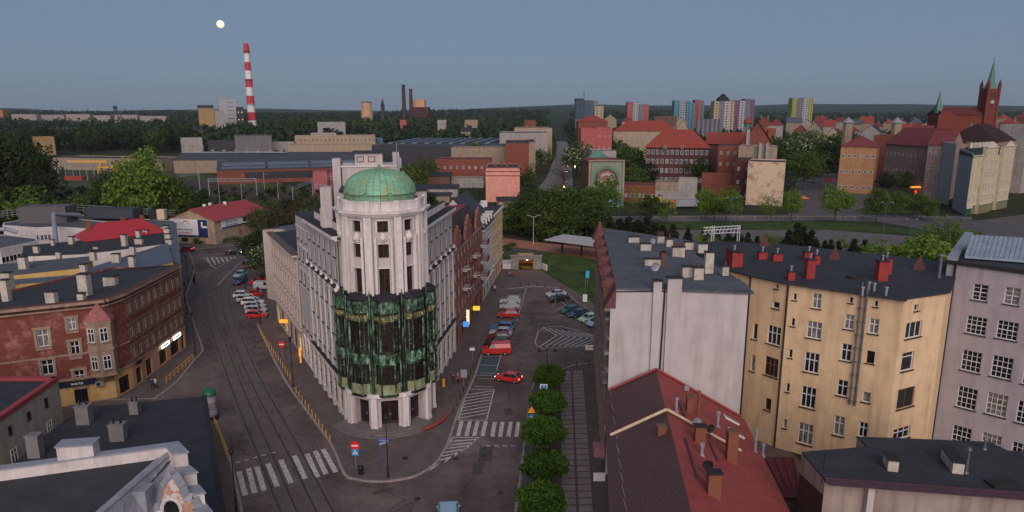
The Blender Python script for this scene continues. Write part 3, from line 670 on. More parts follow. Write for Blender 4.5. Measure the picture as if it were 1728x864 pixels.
# attic shoulder block, rear stair block
def rb(mb,c,w,dep,z0,z1,mi=0,rot=0): mb.box((c[0],c[1],(z0+z1)/2),(w,dep,z1-z0),rot=rot,mi=mi)
AR=FA+math.pi/2
c1=(-17.0,90.2); rb(wall,c1,10.9,5.6,24,28.9,0,AR); rb(rf,c1,11.3,6.0,28.9,29.15,0,AR)
c3=(-24.2,88.6); rb(wall,c3,1.4,2.2,24,29.4,0,AR); rb(wall,(-24.9,89.2),.8,1.2,24,26.6,0,AR)
c2=(-21.0,101.5); rb(wall,c2,7.8,6,24,31.2,0,AR); rb(trim,c2,8.1,6.3,31.2,31.4,0,AR)
for dx,h in ((-4.3,32.4),(4.1,33.2)):
    dv=Vector((math.cos(AR),math.sin(AR))); p=Vector(c2)+dv*dx; rb(wall,(p.x,p.y-2.0),1.1 if dx<0 else .9,2.2,24,h,0,AR)
rb(wall,(-21.0,100.8),3.9,3.4,31.4,33.1,0,AR); rb(rf,(-21.0,100.8),4.6,4.0,33.1,33.3,0,AR)
for dx in (-1.2,.4): 
    dv=Vector((math.cos(AR),math.sin(AR))); nv=Vector((math.cos(FA),math.sin(FA))); p=Vector((-21.0,100.8))+dv*dx+nv*1.71
    window(CB,(p.x,p.y,31.85),AR,1.0,.8,M_darkfr,M_glassb,1,1,None)
ant=MB(); ant.tube((-16.6,99.0,31),(-16.6,99.0,34.6),.05,5); ant.tube((-16.2,98.6,29),(-16.2,98.6,33),.06,5); ant.box((-16.0,98.4,31.8),(.3,.3,1.4)); ant.box((-16.3,98.4,29.6),(.4,.4,.9)); ant.ball((-15.7,98.2,30.3),.35,6); ant.build('antenna_mast',M_zinc,CB)
wall.build('wall',M_cen,CB); trim.build('stone_trim',M_cenw,CB); rf.build('roof',M_roof,CB)
# steps
st=MB()
for i,(r,z) in enumerate(((RT+2.9,.26),(RT+2.45,.40),(RT+2.0,.52))): st.lathe(CX,CY,[(r,.1),(r,z),(.5,z)],24,0,FA-1.15,FA+.8)
st.build('entrance_steps',mat('step_stone',(.15,.13,.125),.85,.25,2),CB)
rr_=MB(); pts=[(*pol(a,RT+3.0),.45) for a in [ .5+.1*i for i in range(8)]]; rr_.path([Vector(p) for p in pts],.22,6); rr_.build('ramp_kerb',mat('red_kerb_paint',(.26,.05,.04),.7,.2,3),CB)
# ================= NEIGHBOURS OF THE CORNER BUILDING =================
def wkw(fr=M_white,gl=M_glass,cols=2,rows=1,split=.68,sill=None): return dict(fr=fr,gl=gl,cols=cols,rows=rows,split=split,sillm=sill)
def randgl(lit=0): 
    r=random.random(); return M_lit if r<lit else (M_curt if r<lit+.35 else M_glass)
# beige ornate block on the left street
M_beige=mat('beige_stucco',(.42,.335,.29),.9,.12,1.0,.1,stain=.25); M_beigew=mat('beige_trim',(.50,.42,.36),.9,.12,2)
A,B=Vector((-44.6,124.2)),Vector((-33.6,104.0)); b=thing('tenement','beige ornate tenement with rows of stucco window hoods beside the grey corner building','building',(A.x,A.y,0))
w=MB();t=MB();L=(B-A).length; d=(B-A).normalized(); n=Vector((d.y,-d.x)); ops=[];kws=[]
for z,h in ((13.9,1.5),(10.0,2.2),(6.0,2.2)):
    for i in range(10):
        c=L*(i+.5)/10; ops.append((c-.5,z,c+.5,z+h)); kws.append(wkw(sill=M_beigew,gl=randgl()))
        p=A+d*c+n*.12; ang=math.atan2(d.y,d.x); t.box((p.x,p.y,z+h+.25),(1.5,.3,.2),ang); t.box((p.x,p.y,z+h+.45),(.9,.24,.2),ang); t.box((p.x,p.y,z-.3),(1.3,.2,.3),ang)
for i in range(6): 
    c=L*(i+.5)/6; ops.append((c-1.1,.4,c+1.1,3.6)); kws.append(wkw(fr=M_darkfr,gl=M_lit if i in (0,2,5) else M_glass,cols=3,split=.8))
facade(b,w,A,B,0,17,ops,kws,0,.25)
Cc=B-n*11; D=A-n*11
for p,q in ((B,Cc),(Cc,D),(D,A)): w.face([(*p,0),(*q,0),(*q,17),(*p,17)])
for i in range(11): p=A+d*(L*i/10)+n*.07; t.box((p.x,p.y,10.6),(.4,.16,11),math.atan2(d.y,d.x))
strip(t,A,B,0,.35,4.6,4.95);strip(t,A,B,0,.2,9.0,9.2);strip(t,A,B,0,.2,13.0,13.2);strip(t,A,B,0,.75,16.7,17.0)
r=MB(); r.prism([XY(A),XY(B),XY(Cc),XY(D)],17.0,17.15); w.build('wall',M_beige,b); t.build('stucco_trim',M_beigew,b); rf_=r.build('roof',M_roof,b)
q=MB(); strip(q,A,B,-.45,.8,17.16,17.3); q.build('cornice_flashing',mat('brown_flashing',(.10,.065,.065),.6,.2,2),b)
q=MB(); p=B-d*3.5-n*3; q.box((p.x,p.y,17.9),(1.6,1.3,1.5),.3); q.box((p.x,p.y,18.75),(1.3,1.0,.3),.3); q.build('ventilation_unit',M_zinc,rf_)
# rear small plastered annex behind
block('small plastered annex with grey sloping roof behind the beige ornate tenement','building',(-52,140),(-41,131),10,15,M_beigew,M_roof2,roof='gablex',rz=1.2,name='annex')
# RIGHT ROW -----------------------------------------------------------
M_redbr=brickmat('red_tenement_brick',(.30,.10,.075),(.24,.08,.06),(.20,.13,.11),.26,.09,ms=.012)
def rowhouse(name,label,Y0,Y1,z1,wallm,trimm,cols,floors,zf,shopz,shopm,fr=M_white):
    f=lambda Y:Vector((-12.0+.1145*(Y-85.8),Y)); A=f(Y0);B=f(Y1); b=thing(name,label,'building',(A.x,A.y,0)); L=(B-A).length; d=(B-A).normalized(); n=Vector((d.y,-d.x)); w=MB();ops=[];kws=[]
    fh=(z1-shopz)/floors
    for j in range(floors):
        for i in range(cols):
            c=L*(i+.5)/cols; ops.append((c-.55,shopz+fh*(j+.3),c+.55,shopz+fh*(j+.3)+fh*.55)); kws.append(wkw(fr=fr,gl=randgl(),sill=trimm))
    for i in range(int(cols*.6)):
        c=L*(i+.5)/int(cols*.6); ops.append((c-1,.3,c+1,shopz-1.1)); kws.append(wkw(fr=M_darkfr,gl=M_glass,cols=2,split=.8))
    facade(b,w,A,B,0,z1,ops,kws,0,.22)
    C=B-n*11;D=A-n*11
    for p,q in ((B,C),(C,D),(D,A)): w.face([(*p,0),(*q,0),(*q,z1),(*p,z1)])
    t=MB(); strip(t,A,B,0,.3,shopz-.2,shopz+.05); strip(t,A,B,0,.5,z1-.3,z1)
    for j in range(1,floors): strip(t,A,B,0,.14,shopz+fh*j-.1,shopz+fh*j+.1)
    w.build('wall',wallm,b); t.build('cornice',trimm,b)
    return b,A,B,C,D,d,n,L
# red brick one with gables and balconies
b,A,B,C,D,d,n,L=rowhouse('tenement','red brick tenement with stepped gables and iron balconies beside the grey corner building',107.6,137.5,16.6,M_redbr,mat('brown_stone',(.20,.13,.11),.9,.2,2),10,4,16,4.4,None)
ang=math.atan2(d.y,d.x); q=MB()
for c,wd,h in ((3.5,5,3.6),(13.5,5.5,4.0),(24.5,5,3.8)):
    P=A+d*c
    for (ww_,hh) in ((wd,h*.45),(wd*.75,h*.7),(wd*.5,h*.88),(wd*.25,h)): q.box((P.x-n.x*.05,P.y-n.y*.05,16.6+hh/2),(ww_,.5-.002*ww_,hh),ang)
    for dx,hh in ((-wd/2,h*.45),(wd/2,h*.45),(-wd*.37,h*.7),(wd*.37,h*.7),(0,h)): 
        p=P+d*dx; q.ball((p.x,p.y,16.6+hh+.15),.28,6)
q.build('gable',M_redbr,b)
r=MB(); zt=20.6; A2,B2=A+n*.1,B+n*.1; M0=A-n*5.5;M1=B-n*5.5; 
r.face([(*A2,16.6),(*B2,16.6),(*(B-n*3),zt),(*(A-n*3),zt)],1); r.face([(*(A-n*3),zt),(*(B-n*3),zt),(*C,zt-.8),(*D,zt-.8)],0); r.face([(*A,16.6),(*(A-n*3),zt),(*D,zt-.8),(*D,16.6)],1)
r.face([(*B,16.6),(*C,16.6),(*C,zt-.8),(*(B-n*3),zt)],1)
r.build('roof',[mat('red_metal_roof',(.20,.03,.035),.6,.2,1),mat('dark_tile_roof',(.045,.03,.03),.8,.3,2)],b)
M_iron2=mat('dark_red_ironwork',(.12,.025,.022),.6,.2,4)
for (c,z) in ((9,12.2),(9,8.8),(19.5,12.4),(28.5,12.6),(28.5,9.2),(28.5,6.0),(19.5,8.6)):
    P=A+d*c+n*.75; q=MB(); q.box((0,0,0),(2.8,1.5,.18)); 
    for x in (-1.1,1.1): q.box((x,.3,-.3),(.2,.8,.4))
    o=q.build('balcony',M_cen,b,loc=Vector((P.x,P.y,z))-wloc(b),rot=ang); q=MB()
    for x in np.linspace(-1.35,1.35,13): q.box((x,-.7,.55),(.05,.05,.95))
    for s_ in (-1,1):
        for y in np.linspace(-.6,.6,5): q.box((s_*1.35,y,.55),(.05,.05,.95))
        q.box((s_*1.35,0,1.02),(.08,1.45,.06))
    q.box((0,-.7,1.02),(2.75,.08,.06)); q.box((0,-.7,.5),(2.7,.025,.7)); q.build('railing',M_iron2,o,loc=(0,0,0))
# white one with mansard
b,A,B,C,D,d,n,L=rowhouse('tenement','white tenement under a steep dark roof with dormers in the right hand row',137.5,152.6,15.2,mat('cream_plaster',(.42,.39,.37),.9,.1,1.2,stain=.2),M_cenw,6,4,16,3.6,None)
ang=math.atan2(d.y,d.x); r=MB(); zt=21.5; R0=A-n*6; R1=B-n*6; e=n*.5
r.face([(*(A+e),15.2),(*(B+e),15.2),(*R1,zt),(*R0,zt)]).face([(*C,15.2),(*D,15.2),(*R0,zt),(*R1,zt)]); r.build('roof',mat('slate_roof',(.04,.046,.056),.7,.2,1,.2),b)
w=MB(); w.face([(*A,15.2),(*R0,zt-.1),(*D,15.2)]).face([(*B,15.2),(*C,15.2),(*R1,zt-.1)]); w.build('gable',M_cen,b)
for i in range(4):
    P=A+d*(L*(i+.5)/4)-n*.6; q=MB(); q.box((0,0,.75),(1.2,1.6,1.5)); q.box((0,-.1,1.57),(1.5,1.9,.12)); o=q.build('dormer',M_cenw,b,loc=Vector((P.x,P.y,15.6))-wloc(b),rot=ang); w=MB(); w.box((0,-.82,.75),(.8,.05,1.0)); w.build('window',M_glass,o,loc=(0,0,0))
# cream yellow end one
b,A,B,C,D,d,n,L=rowhouse('tenement','pale yellow tenement at the far end of the right hand row by the underpass',152.6,169.5,16.0,mat('pale_yellow_plaster',(.52,.37,.21),.9,.1,1.2,stain=.2),M_beigew,7,4,16,4.2,None)
r=MB(); r.prism([XY(A),XY(B),XY(C),XY(D)],16.01,16.12); o=r.build('roof',M_roof,b); 
for i in range(3): 
    q=MB(); P=A+d*(3+5*i)-n*4; q.box((P.x,P.y,16.9),(1.6,.9,1.5)); q.build('chimney',M_cenw,o)
q=MB(); P=A+d*5-n*6; q.path([(P.x-2,P.y,16.6),(P.x+2,P.y+2,17.3),(P.x+2.5,P.y+5,17.3)],.35,8); q.build('duct',M_zinc,o)
# underpass portal
P=G(886,455); u=thing('underpass_entrance','stone underpass portal with glowing yellow interior at the end of the car park','underpass',(P.x,P.y+.3,0)); w=MB(); Y=P.y+.3
M_stone=brickmat('portal_stone',(.30,.28,.26),(.22,.2,.19),(.12,.11,.1),1.0,.4,ms=.02)
x0,x1=P.x-3.6,P.x+4.2; a0,a1=P.x-1.6,P.x+2.1
w.box(((x0+a0)/2,Y+.3,1.7),(a0-x0,.6,3.4)); w.box(((x1+a1)/2,Y+.3,1.7),(x1-a1,.6,3.4)); w.box(((a0+a1)/2,Y+.3,2.95),(a1-a0,.6,.9)); w.build('portal_wall',M_stone,u)
w=MB(); w.box(((x0+x1)/2,Y+.25,3.5),(x1-x0+.4,.9,.2)); w.build('coping',M_kerb,u)
w=MB(); w.box((a0-.1,Y+4,1.25),(.2,7,2.5)); w.box((a1+.1,Y+4,1.25),(.2,7,2.5)); w.box(((a0+a1)/2,Y+7.4,1.25),(a1-a0+.2,.2,2.5)); w.box(((a0+a1)/2,Y+4,2.6),(a1-a0+.4,7,.15)); w.build('tunnel',mat('tunnel_plaster',(.45,.27,.10),.8,.1,2),u)
w=MB(); w.ball(((a0+a1)/2+.3,Y+1.6,2.1),.16,6); w.build('lamp',mat('warm_lamp',(1,.6,.2),.5,0,emit=(1,.5,.12),es=25),u)
ld=bpy.data.lights.new('tunnel_lamp','POINT'); ld.energy=90; ld.color=(1,.5,.15); ld.shadow_soft_size=.2; lo=bpy.data.objects.new('tunnel_lamp',ld); COL.objects.link(lo); lo.parent=u; lo.location=Vector(((a0+a1)/2+.3,Y+1.8,1.9))-wloc(u)
w=MB(); w.prism([(x0-2,Y-.1),(x0,Y-.1),(x0,Y+5),(x0-4,Y+5)],0,1.4); w.prism([(x1,Y-.1),(x1+1,Y-2),(x1+1.3,Y-2),(x1+.3,Y+.2)],0,1.6); w.build('wing_wall',M_cenw,u)
# ================= RIGHT SIDE TENEMENTS =================
M_blank=mat('blank_render',(.41,.375,.375),.92,.08,.5,.1,stain=.2); M_yel=mat('yellow_render',(.60,.435,.265),.92,.10,.7,.1,stain=.28); M_lil=mat('lilac_render',(.335,.30,.325),.9,.08,.6,.1,stain=.2)
NL_=Vector((10.2,68.)); FL=Vector((13.4,104.)); NR=Vector((24.4,68.0))
b=thing('tenement','tenement with large blank pale end wall and dark dormered street front','building',(10.2,68,0))
w=MB(); ZB=21.0; sd=(FL-NL_).normalized(); sn=Vector((-sd.y,sd.x))
Pl=[NL_+Vector((.5,0)),NR,Vector((23.2,86)),Vector((26.5,93.5)),FL+Vector((.5,0))]
w.face([(NL_.x,68,0),(24.4,68,0),(24.4,68,20.7),(10.75,68,21.2),(10.75,68,19.2),(10.2,68,19.0)])
for p,q in ((Pl[1],Pl[2]),(Pl[2],Pl[3]),(Pl[3],Pl[4])): w.face([(*p,0),(*q,0),(*q,20.7),(*p,20.7)])
# attached flues on the end wall
for cx,ww,zt in ((14.95,.85,22.0),(16.7,1.45,22.3)): w.box((cx,67.85,zt/2),(ww,.34,zt))
w.build('wall',M_blank,b)
q=MB(); 
for cx,ww,zt in ((14.95,.95,22.0),(16.7,1.6,22.3)): q.box((cx,67.95,zt+.06),(ww+.1,.9,.12))
q.box((17.6,67.96,20.85),(13.8,.14,.1)); q.build('coping',M_dark,b)
q=MB(); q.tube((15.75,67.9,21.6),(15.55,67.9,9),.09,6); q.build('downpipe',M_dark,b)
# street facade
w=MB(); Ls=(FL-NL_).length; cols=12; ops=[];kws=[]
for z,h in ((15.4,2),(11.8,2.1),(8.2,2.1),(4.9,2.0)):
    for i in range(cols):
        c=Ls*(i+.5)/cols; ops.append((c-.6,z,c+.6,z+h)); kws.append(wkw(sill=M_beigew,gl=randgl()))
facade(b,w,FL,NL_,0,19.0,ops,kws,0,.25); w.build('street_wall',mat('dark_stucco',(.13,.10,.085),.9,.35,1.5,.3,stain=.3),b)  # street front in a darker stucco tone than the end wall
q=MB(); dd=(NL_-FL).normalized(); nn=Vector((dd.y,-dd.x)); strip(q,FL,NL_,0,.6,18.7,19.0); strip(q,FL,NL_,0,.5,13.9,14.2); strip(q,FL,NL_,0,.4,7.2,7.4)
for i in range(cols): 
    p=FL+dd*(Ls*(i+.5)/cols)+nn*.2
    for z in (17.6,14.0,10.5): q.box((p.x,p.y,z),(1.6,.5,.25),math.atan2(dd.y,dd.x))
    p=FL+dd*(Ls*i/cols)+nn*.15; q.box((p.x,p.y,9.5),(.5,.4,18.4),math.atan2(dd.y,dd.x))
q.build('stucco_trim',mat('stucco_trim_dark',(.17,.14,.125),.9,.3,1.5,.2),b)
# mansard with dormers
M_manr=mat('brown_slate',(.12,.045,.045),.7,.25,3,.3,stain=.2); q=MB()
q.face([(*(FL+nn*.6),19.0),(*(NL_+nn*.6),19.0),(*(NL_-nn*.55),21.25),(*(FL-nn*.55),21.25)])
q.face([(*(NL_+nn*.6),19.0),(*(NL_-nn*.55),19.0),(*(NL_-nn*.55),21.25)]); 
rfm=q.build('mansard_roof',M_manr,b)
for i in range(6):
    p=NL_-dd*(3.5+i*5.6); q=MB(); q.box((0,0,.7),(2.0,1.4,1.5)); q.lathe(0,0,[(1.15,1.45),(1.05,1.9),(.6,2.3),(.02,2.5)] if i<5 else [(1.2,1.4),(.7,2.6),(.02,4.2)],8); 
    o=q.build('dormer',M_manr,rfm,loc=Vector((p.x,p.y,19.1))-wloc(rfm),rot=math.atan2(dd.y,dd.x)); w=MB(); w.box((0,-.72,.7),(1.1,.05,1)); w.build('window',M_glass,o,loc=(0,0,0))
r=MB(); r.prism([XY(NL_+Vector((.55,0))),(24.9,67.7),(25.3,72),(23.6,86),(26.9,93.5),XY(FL+Vector((.6,0)))],[21.0,20.6,20.6,20.8,20.9,21.2],[21.25,20.8,20.8,21.0,21.1,21.4]); rfb=r.build('roof',M_roof2,b)
def chimney(par,p,w_,dep,z0,z1,m,pots=2,rot=0,cap=True,name='chimney',potm=None):
    q=MB(); q.box((p.x,p.y,(z0+z1)/2),(w_,dep,z1-z0),rot); o=q.build(name,m,par)
    q=MB(); q.box((p.x,p.y,z1+.05),(w_+.16,dep+.16,.1),rot); q.build('chimney_cap',M_dark if cap else m,o)
    if pots:
        q=MB()
        for i in range(pots): 
            a=(i-(pots-1)/2)*w_/max(1,pots); q.cyl(p.x+a*math.cos(rot),p.y+a*math.sin(rot),z1+.1,z1+.6,.12,.1,8); 
        q.build('chimney_pot',potm or M_manr,o)
    return o
def dish(p,r=.4,m=None,rot=0,par=None,h=.8):
    q=MB(); q.lathe(0,0,[(0.01,-.1),(r*.5,-.07),(r*.8,0),(r,.08)],14); 
    q.v=[(x,-z_,y+h) for x,y,z_ in q.v]; q.tube((0,0,0),(0,.02,h),.03,5); q.tube((0,.05,h-.2),(0,-.45,h),.02,4); 
    o=q.build('satellite_dish',m or M_zinc,par,loc=(Vector(p)-wloc(par) if par else p),rot=rot); return o
M_chw=mat('chimney_render',(.42,.38,.33),.9,.2,2,.1,stain=.35); M_chr=mat('red_chimney',(.27,.035,.035),.85,.15,2,.1,stain=.2)
for (px,py,h,w_,dd_,pots) in ((1069,411,1.3,1.7,.8,1),(1089,424,1.4,1.6,.8,1),(1114,411,1.5,1.1,.9,3),(1129,417,1.5,1.0,.9,1),(1144,433,1.7,1.8,.8,4),(1162,421,1.4,1.3,.8,0),(1185,425,1.5,1.4,.8,0),(1102,449,1.2,2.4,.7,0),(1159,466,1.5,1.3,.8,0),(1178,470,1.7,1.2,.8,1),(1195,459,3.2,1.1,1.0,0),(1223,463,1.3,.8,.8,1)):
    p=G(px,py,21.1); chimney(rfb,p,w_*.85,dd_*.8,21.0,21.1+h*.72,M_chw,pots)
for px,py,m,r_ in ((1101,416,M_zinc,.42),(1193,408,M_dark,.4),(1118,440,M_dark,.5),(1105,462,M_zinc,.5)):
    o=dish(G(px,py,21.4),r_,m,random.uniform(-.4,.4)); tag(o,{1101:'white satellite dish fixed to a chimney at the back of the grey flat roof',1193:'black satellite dish standing behind the back row of chimneys',1118:'black satellite dish on a chimney above the long low stack',1105:'pale satellite dish by the top edge of the blank wall'}[px],'satellite dish','satellite dishes on the roofs')
q=MB(); a=G(1118,447,21.3); q.box((a.x+.05,a.y,21.9),(.5,.5,1.7)); q.build('chimney',M_manr,rfb)
# lattice sign frame at back edge
a=G(1222,407,21.2); q=MB()
for dx in (-1.8,1.8): q.tube((a.x+dx,a.y,21.2),(a.x+dx,a.y,23.4),.07,5); q.tube((a.x+dx+.3,a.y,21.2),(a.x+dx+.3,a.y,23.4),.07,5)
for z in (22.5,23.0,23.4): q.tube((a.x-3,a.y,z-.3),(a.x+2.1,a.y,z),.06,5)
for i in range(10): q.tube((a.x-2.8+.5*i,a.y,22.3),(a.x-2.5+.5*i,a.y,23.3),.04,4)
tag(q.build('sign_frame',mat('galvanised',(.5,.5,.52),.5,.1,3,metal=.3)),'open white lattice sign frame on the back edge of the grey roof','sign frame')
# yellow building -----------------------------------------------------
ZY=20.0
b=thing('tenement','long yellow courtyard building with grey roof and red chimneys','building',(28,78,0))
y0,y1,y2,y3=Vector((23.4,86.0)),Vector((28.1,78.5)),Vector((31.0,74.6)),Vector((40.3,67.6)); y4=Vector((46.6,70.6)); yb1=Vector((56,83)); yb0=Vector((27,96))
w=MB(); sy=M_dark
def yfac(A,B,lst,mb=w):
    L=(B-A).length; ops=[];kws=[]
    for (u,z,ww_,hh,c,s_,fr) in lst:
        ops.append((u*L-ww_/2,z,u*L+ww_/2,z+hh)); kws.append(dict(fr=fr or M_white,gl=randgl() if hh>1 else M_glass,cols=c,rows=1,split=s_,sillm=sy))
    facade(b,mb,A,B,0,ZY,ops,kws,0,.22)
def U(A,B,px,py):   # u fraction and z where the sight line of a measured point meets wall A-B
    o=Vector((0,0,H)); p=G(px,py,0); dv=p-o; e=B-A; n=Vector((e.y,-e.x)); t=(A.x*n.x+A.y*n.y)/(dv.x*n.x+dv.y*n.y); q=o+dv*t; return ((Vector((q.x,q.y))-A).dot(e)/e.length_squared,q.z)
def W(A,B,l,t,r_,bt,c=2,s_=.62,fr=None):
    u0,z1=U(A,B,l,(t+bt)/2); u1,_=U(A,B,r_,(t+bt)/2); _,zt=U(A,B,(l+r_)/2,t); _,zb=U(A,B,(l+r_)/2,bt); return ((u0+u1)/2,zb,abs(u1-u0)*(B-A).length,zt-zb,c,s_,fr)
def cr5(A,B,l,t,r_,bt,c=2,s_=.62,fr=None): k=1/2.4; return W(A,B,1230+l*k,400+t*k,1230+r_*k,400+bt*k,c,s_,fr)
s1=[cr5(y1,y2,97,350,115,415,1,None),cr5(y1,y2,155,360,209,437,3),cr5(y1,y2,88,477,106,545,1,None),cr5(y1,y2,145,487,199,565,3,.62,M_woodbr),cr5(y1,y2,147,652,171,702,1,None,M_woodbr),cr5(y1,y2,176,262,205,290,1,None),cr5(y1,y2,187,192,201,210,1,None)]
s2=[cr5(y2,y3,260,228,274,256,1,None),cr5(y2,y3,338,228,374,290),cr5(y2,y3,487,243,503,268,1,None),cr5(y2,y3,588,258,604,283,1,None),cr5(y2,y3,252,328,267,362,1,None),cr5(y2,y3,315,342,375,412,3),cr5(y2,y3,468,313,507,375),cr5(y2,y3,567,330,607,393),
 cr5(y2,y3,242,455,257,490,1,None),cr5(y2,y3,305,468,365,550,3),cr5(y2,y3,455,432,497,503),cr5(y2,y3,558,461,590,513,1,None,M_darkfr),cr5(y2,y3,232,592,246,628,1,None),cr5(y2,y3,292,607,352,693,3),cr5(y2,y3,438,579,482,645),cr5(y2,y3,540,627,574,670,1,None),
 cr5(y2,y3,220,738,235,775,1,None),cr5(y2,y3,280,755,340,840,3),cr5(y2,y3,425,725,468,805),cr5(y2,y3,526,750,562,812)]
s3=[cr5(y3,y4,751,273,768,299,1,None),cr5(y3,y4,717,344,780,407,3,None),cr5(y3,y4,700,467,747,540,1,.75),cr5(y3,y4,683,612,750,690,2,None,M_woodbr),cr5(y3,y4,667,772,732,818,3)]
yfac(y0,y1,[cr5(y0,y1,35,160,44,182,1,None)]); yfac(y1,y2,s1); yfac(y2,y3,s2); yfac(y3,y4,s3)
for p,q in ((y4,yb1),(yb1,yb0),(yb0,y0)): w.face([(*p,0),(*q,0),(*q,ZY),(*p,ZY)])
w.build('wall',M_yel,b)
r=MB(); out=[y0+Vector((-.3,-.3)),y1+Vector((-.3,-.5)),y2+Vector((-.3,-.5)),y3+Vector((-.1,-.6)),y3+Vector((.5,.2)),y4+Vector((.2,-.3)),yb1,Vector((48,88.5)),Vector((40,94.5)),Vector((30,98)),yb0]
r.prism([XY(p) for p in out],20.0,[20.2,20.2,20.2,20.2,20.2,20.2,20.5,20.5,20.5,20.5,20.5]); rfy=r.build('roof',M_roof,b)
q=MB(); 
q.tube((*(y1+Vector((.1,-.25))),20),(*(y1+Vector((.1,-.25))),0),.11,6); q.build('downpipe',M_dark,b)
q=MB(); q.tube((*(y2+Vector((.1,-.25))),20),(*(y2+Vector((.1,-.25))),0),.11,6); q.build('downpipe',M_dark,b)
M_pipe=mat('vent_pipe',(.13,.13,.14),.5,.2,3,metal=.4)
for l in (538,560):
    u,z=U(y2,y3,1230+l/2.4,400+250/2.4); u=max(.02,min(.98,u)); p=y2.lerp(y3,u)+Vector((-.2,-.25)); q=MB(); q.tube((p.x,p.y,7.6),(p.x,p.y,21.4),.13 if l==560 else .09,8)
    for i in range(9): q.cyl(p.x,p.y,8+i*1.5,8.1+i*1.5,.19,.19,8)
    q.build('flue_pipe',M_pipe,b)
def rp(px,py,z): return G(px,py,z)
for (px,py,h,w_,dd_) in ((1238,446,2.4,1.5,3.4),(1286,437,1.3,1.3,.9),(1311,440,1.3,1.4,.9),(1364,440,1.6,1.6,.9),(1377,446,1.6,.8,.8),(1365,468,2.9,1.1,1.1),(1334,471,1.2,.9,.8),(1486,472,3.0,1.3,1.2),(1494,462,2.6,1.0,1.2)):
    h*=.72;w_*=.85;dd_*=.8;p=rp(px,py,20.3); o=chimney(rfy,p,w_,dd_,20.1,20.3+h,M_chr,0); 
    q=MB(); 
    if w_<1.7 and h<2.9: q.cyl(p.x,p.y,20.4+h,20.9+h,.1,.1,6); q.cyl(p.x,p.y,20.9+h,21.0+h,.2,.2,6); q.build('chimney_pot',M_zinc,o)
q=MB(); p=rp(1442,468,20.3); q.box((p.x,p.y,20.35),(1.5,1.0,.2),.3); q.build('roof_hatch',M_dark,rfy)
for px,py in ((1455,497),(1466,488),(1475,490),(1495,497)): 
    p=rp(px,py,20.3); q=MB(); q.cyl(p.x,p.y,20.2,21,.12,.12,8); q.cyl(p.x,p.y,21,21.12,.22,.2,8); q.build('roof_vent',M_zinc,rfy)
for px,py in ((1294,418),(1414,440),(1559,458)):      # pointed dormers of the far slope
    p=rp(px,py,20.4); q=MB(); q.lathe(p.x,p.y+1,[(1.1,19.6),(.02,22.2)],4); q.build('spire_dormer',M_manr,rfy)
q=MB(); p=rp(1588,470,20.3); q.tube((p.x-.3,p.y,20),(p.x-.3,p.y,23),.2,8); q.cyl(p.x-.3,p.y,23,23.15,.4,.3,8); q.build('flue_pipe',M_pipe,rfy)
# lilac building -------------------------------------------------------
ZG=22.0; g0=Vector((50.4,77.0)); g1=Vector((62.8,64.2)); gl_=Vector((63.2,93.5)); gd=(g1-g0).normalized(); gn=Vector((gd.y,-gd.x)); 
b=thing('apartment_building','tall lilac grey rendered building with many paned windows at the right edge','building',(*g0,0)); w=MB(); ops=[];kws=[]; L=(g1-g0).length
def cr1(l,t,r_,bt): k=1/2.272; return W(g0,g1,1500+l*k,380+t*k,1500+r_*k,380+bt*k)
lst=[cr1(320,226,380,290),cr1(442,238,503,306),cr1(295,350,375,420),cr1(412,368,496,440),cr1(277,482,355,563),cr1(392,503,475,588),cr1(260,622,338,705),cr1(372,645,454,732),cr1(240,772,315,850),cr1(352,800,430,875)]
uu=0
for k,(u,z,ww_,hh,c,s_,fr) in enumerate(lst): ops.append((u*L-ww_/2,z,u*L+ww_/2,z+hh)); kws.append(dict(fr=M_white,gl=randgl(),cols=4 if k>1 else 2,rows=4,split=.5,sillm=sy))
for k in (0,2,4,6,8):
    u,z,ww_,hh,_,_,_=lst[k]; u2=lst[k+1][0]*2-u
    for m_ in range(2):
        uc=(lst[k+1][0]+(m_+1)*(lst[k+1][0]-u))*L
        if uc+ww_/2<L-.3: ops.append((uc-ww_/2,z,uc+ww_/2,z+hh)); kws.append(dict(fr=M_white,gl=M_glass,cols=4,rows=4,split=.5,sillm=sy))
facade(b,w,g0,g1,0,ZG,ops,kws,0,.22)
gb=g1+(gl_-g0)
for p,q in ((g1,gb),(gb,gl_),(gl_,g0)): w.face([(*p,0),(*q,0),(*q,ZG),(*p,ZG)])
w.build('wall',M_lil,b); r=MB(); r.prism([XY(g0),XY(g1),XY(gb),XY(gl_)],22.0,22.12); rfg=r.build('roof',M_roof,b)
q=MB(); strip(q,gl_,g0,-.9,.1,22.0,22.6,0); q.build('parapet',M_zinc,b); q=MB(); strip(q,g0,g1,-.3,.25,21.8,22.2,0,.2); q.build('gutter',M_dark,b)
q=MB(); p=g0+gd*.9+gn*.15; q.tube((*p,22),(*p,0),.12,6); q.build('downpipe',M_dark,b)
# metal skylight canopy on its roof
a=G(1628,432,22.6);bq=G(1737,440,22.6);c=G(1640,396,24.4);dq=G(1745,402,24.4)
q=MB(); q.face([a,bq,dq,c]); dn=Vector((0,0,.25)); q.face([bq-dn,a-dn,c-dn,dq-dn]); q.face([a-dn,bq-dn,bq,a]).face([c,dq,dq-dn,c-dn]).face([a,c,c-dn,a-dn]).face([dq,bq,bq-dn,dq-dn])
for i in range(14): t=i/13; q.tube(a.lerp(bq,t)+Vector((0,0,.03)),c.lerp(dq,t)+Vector((0,0,.03)),.05,4)
q.build('metal_canopy',mat('blue_grey_sheet',(.24,.29,.36),.45,.15,1,metal=.2,stain=.15),rfg)
q=MB()
for P_ in (a,bq,c,dq): q.tube((P_.x,P_.y,22.05),(P_.x,P_.y,P_.z-.2),.1,5)
q.build('canopy_posts',M_dark,rfg)
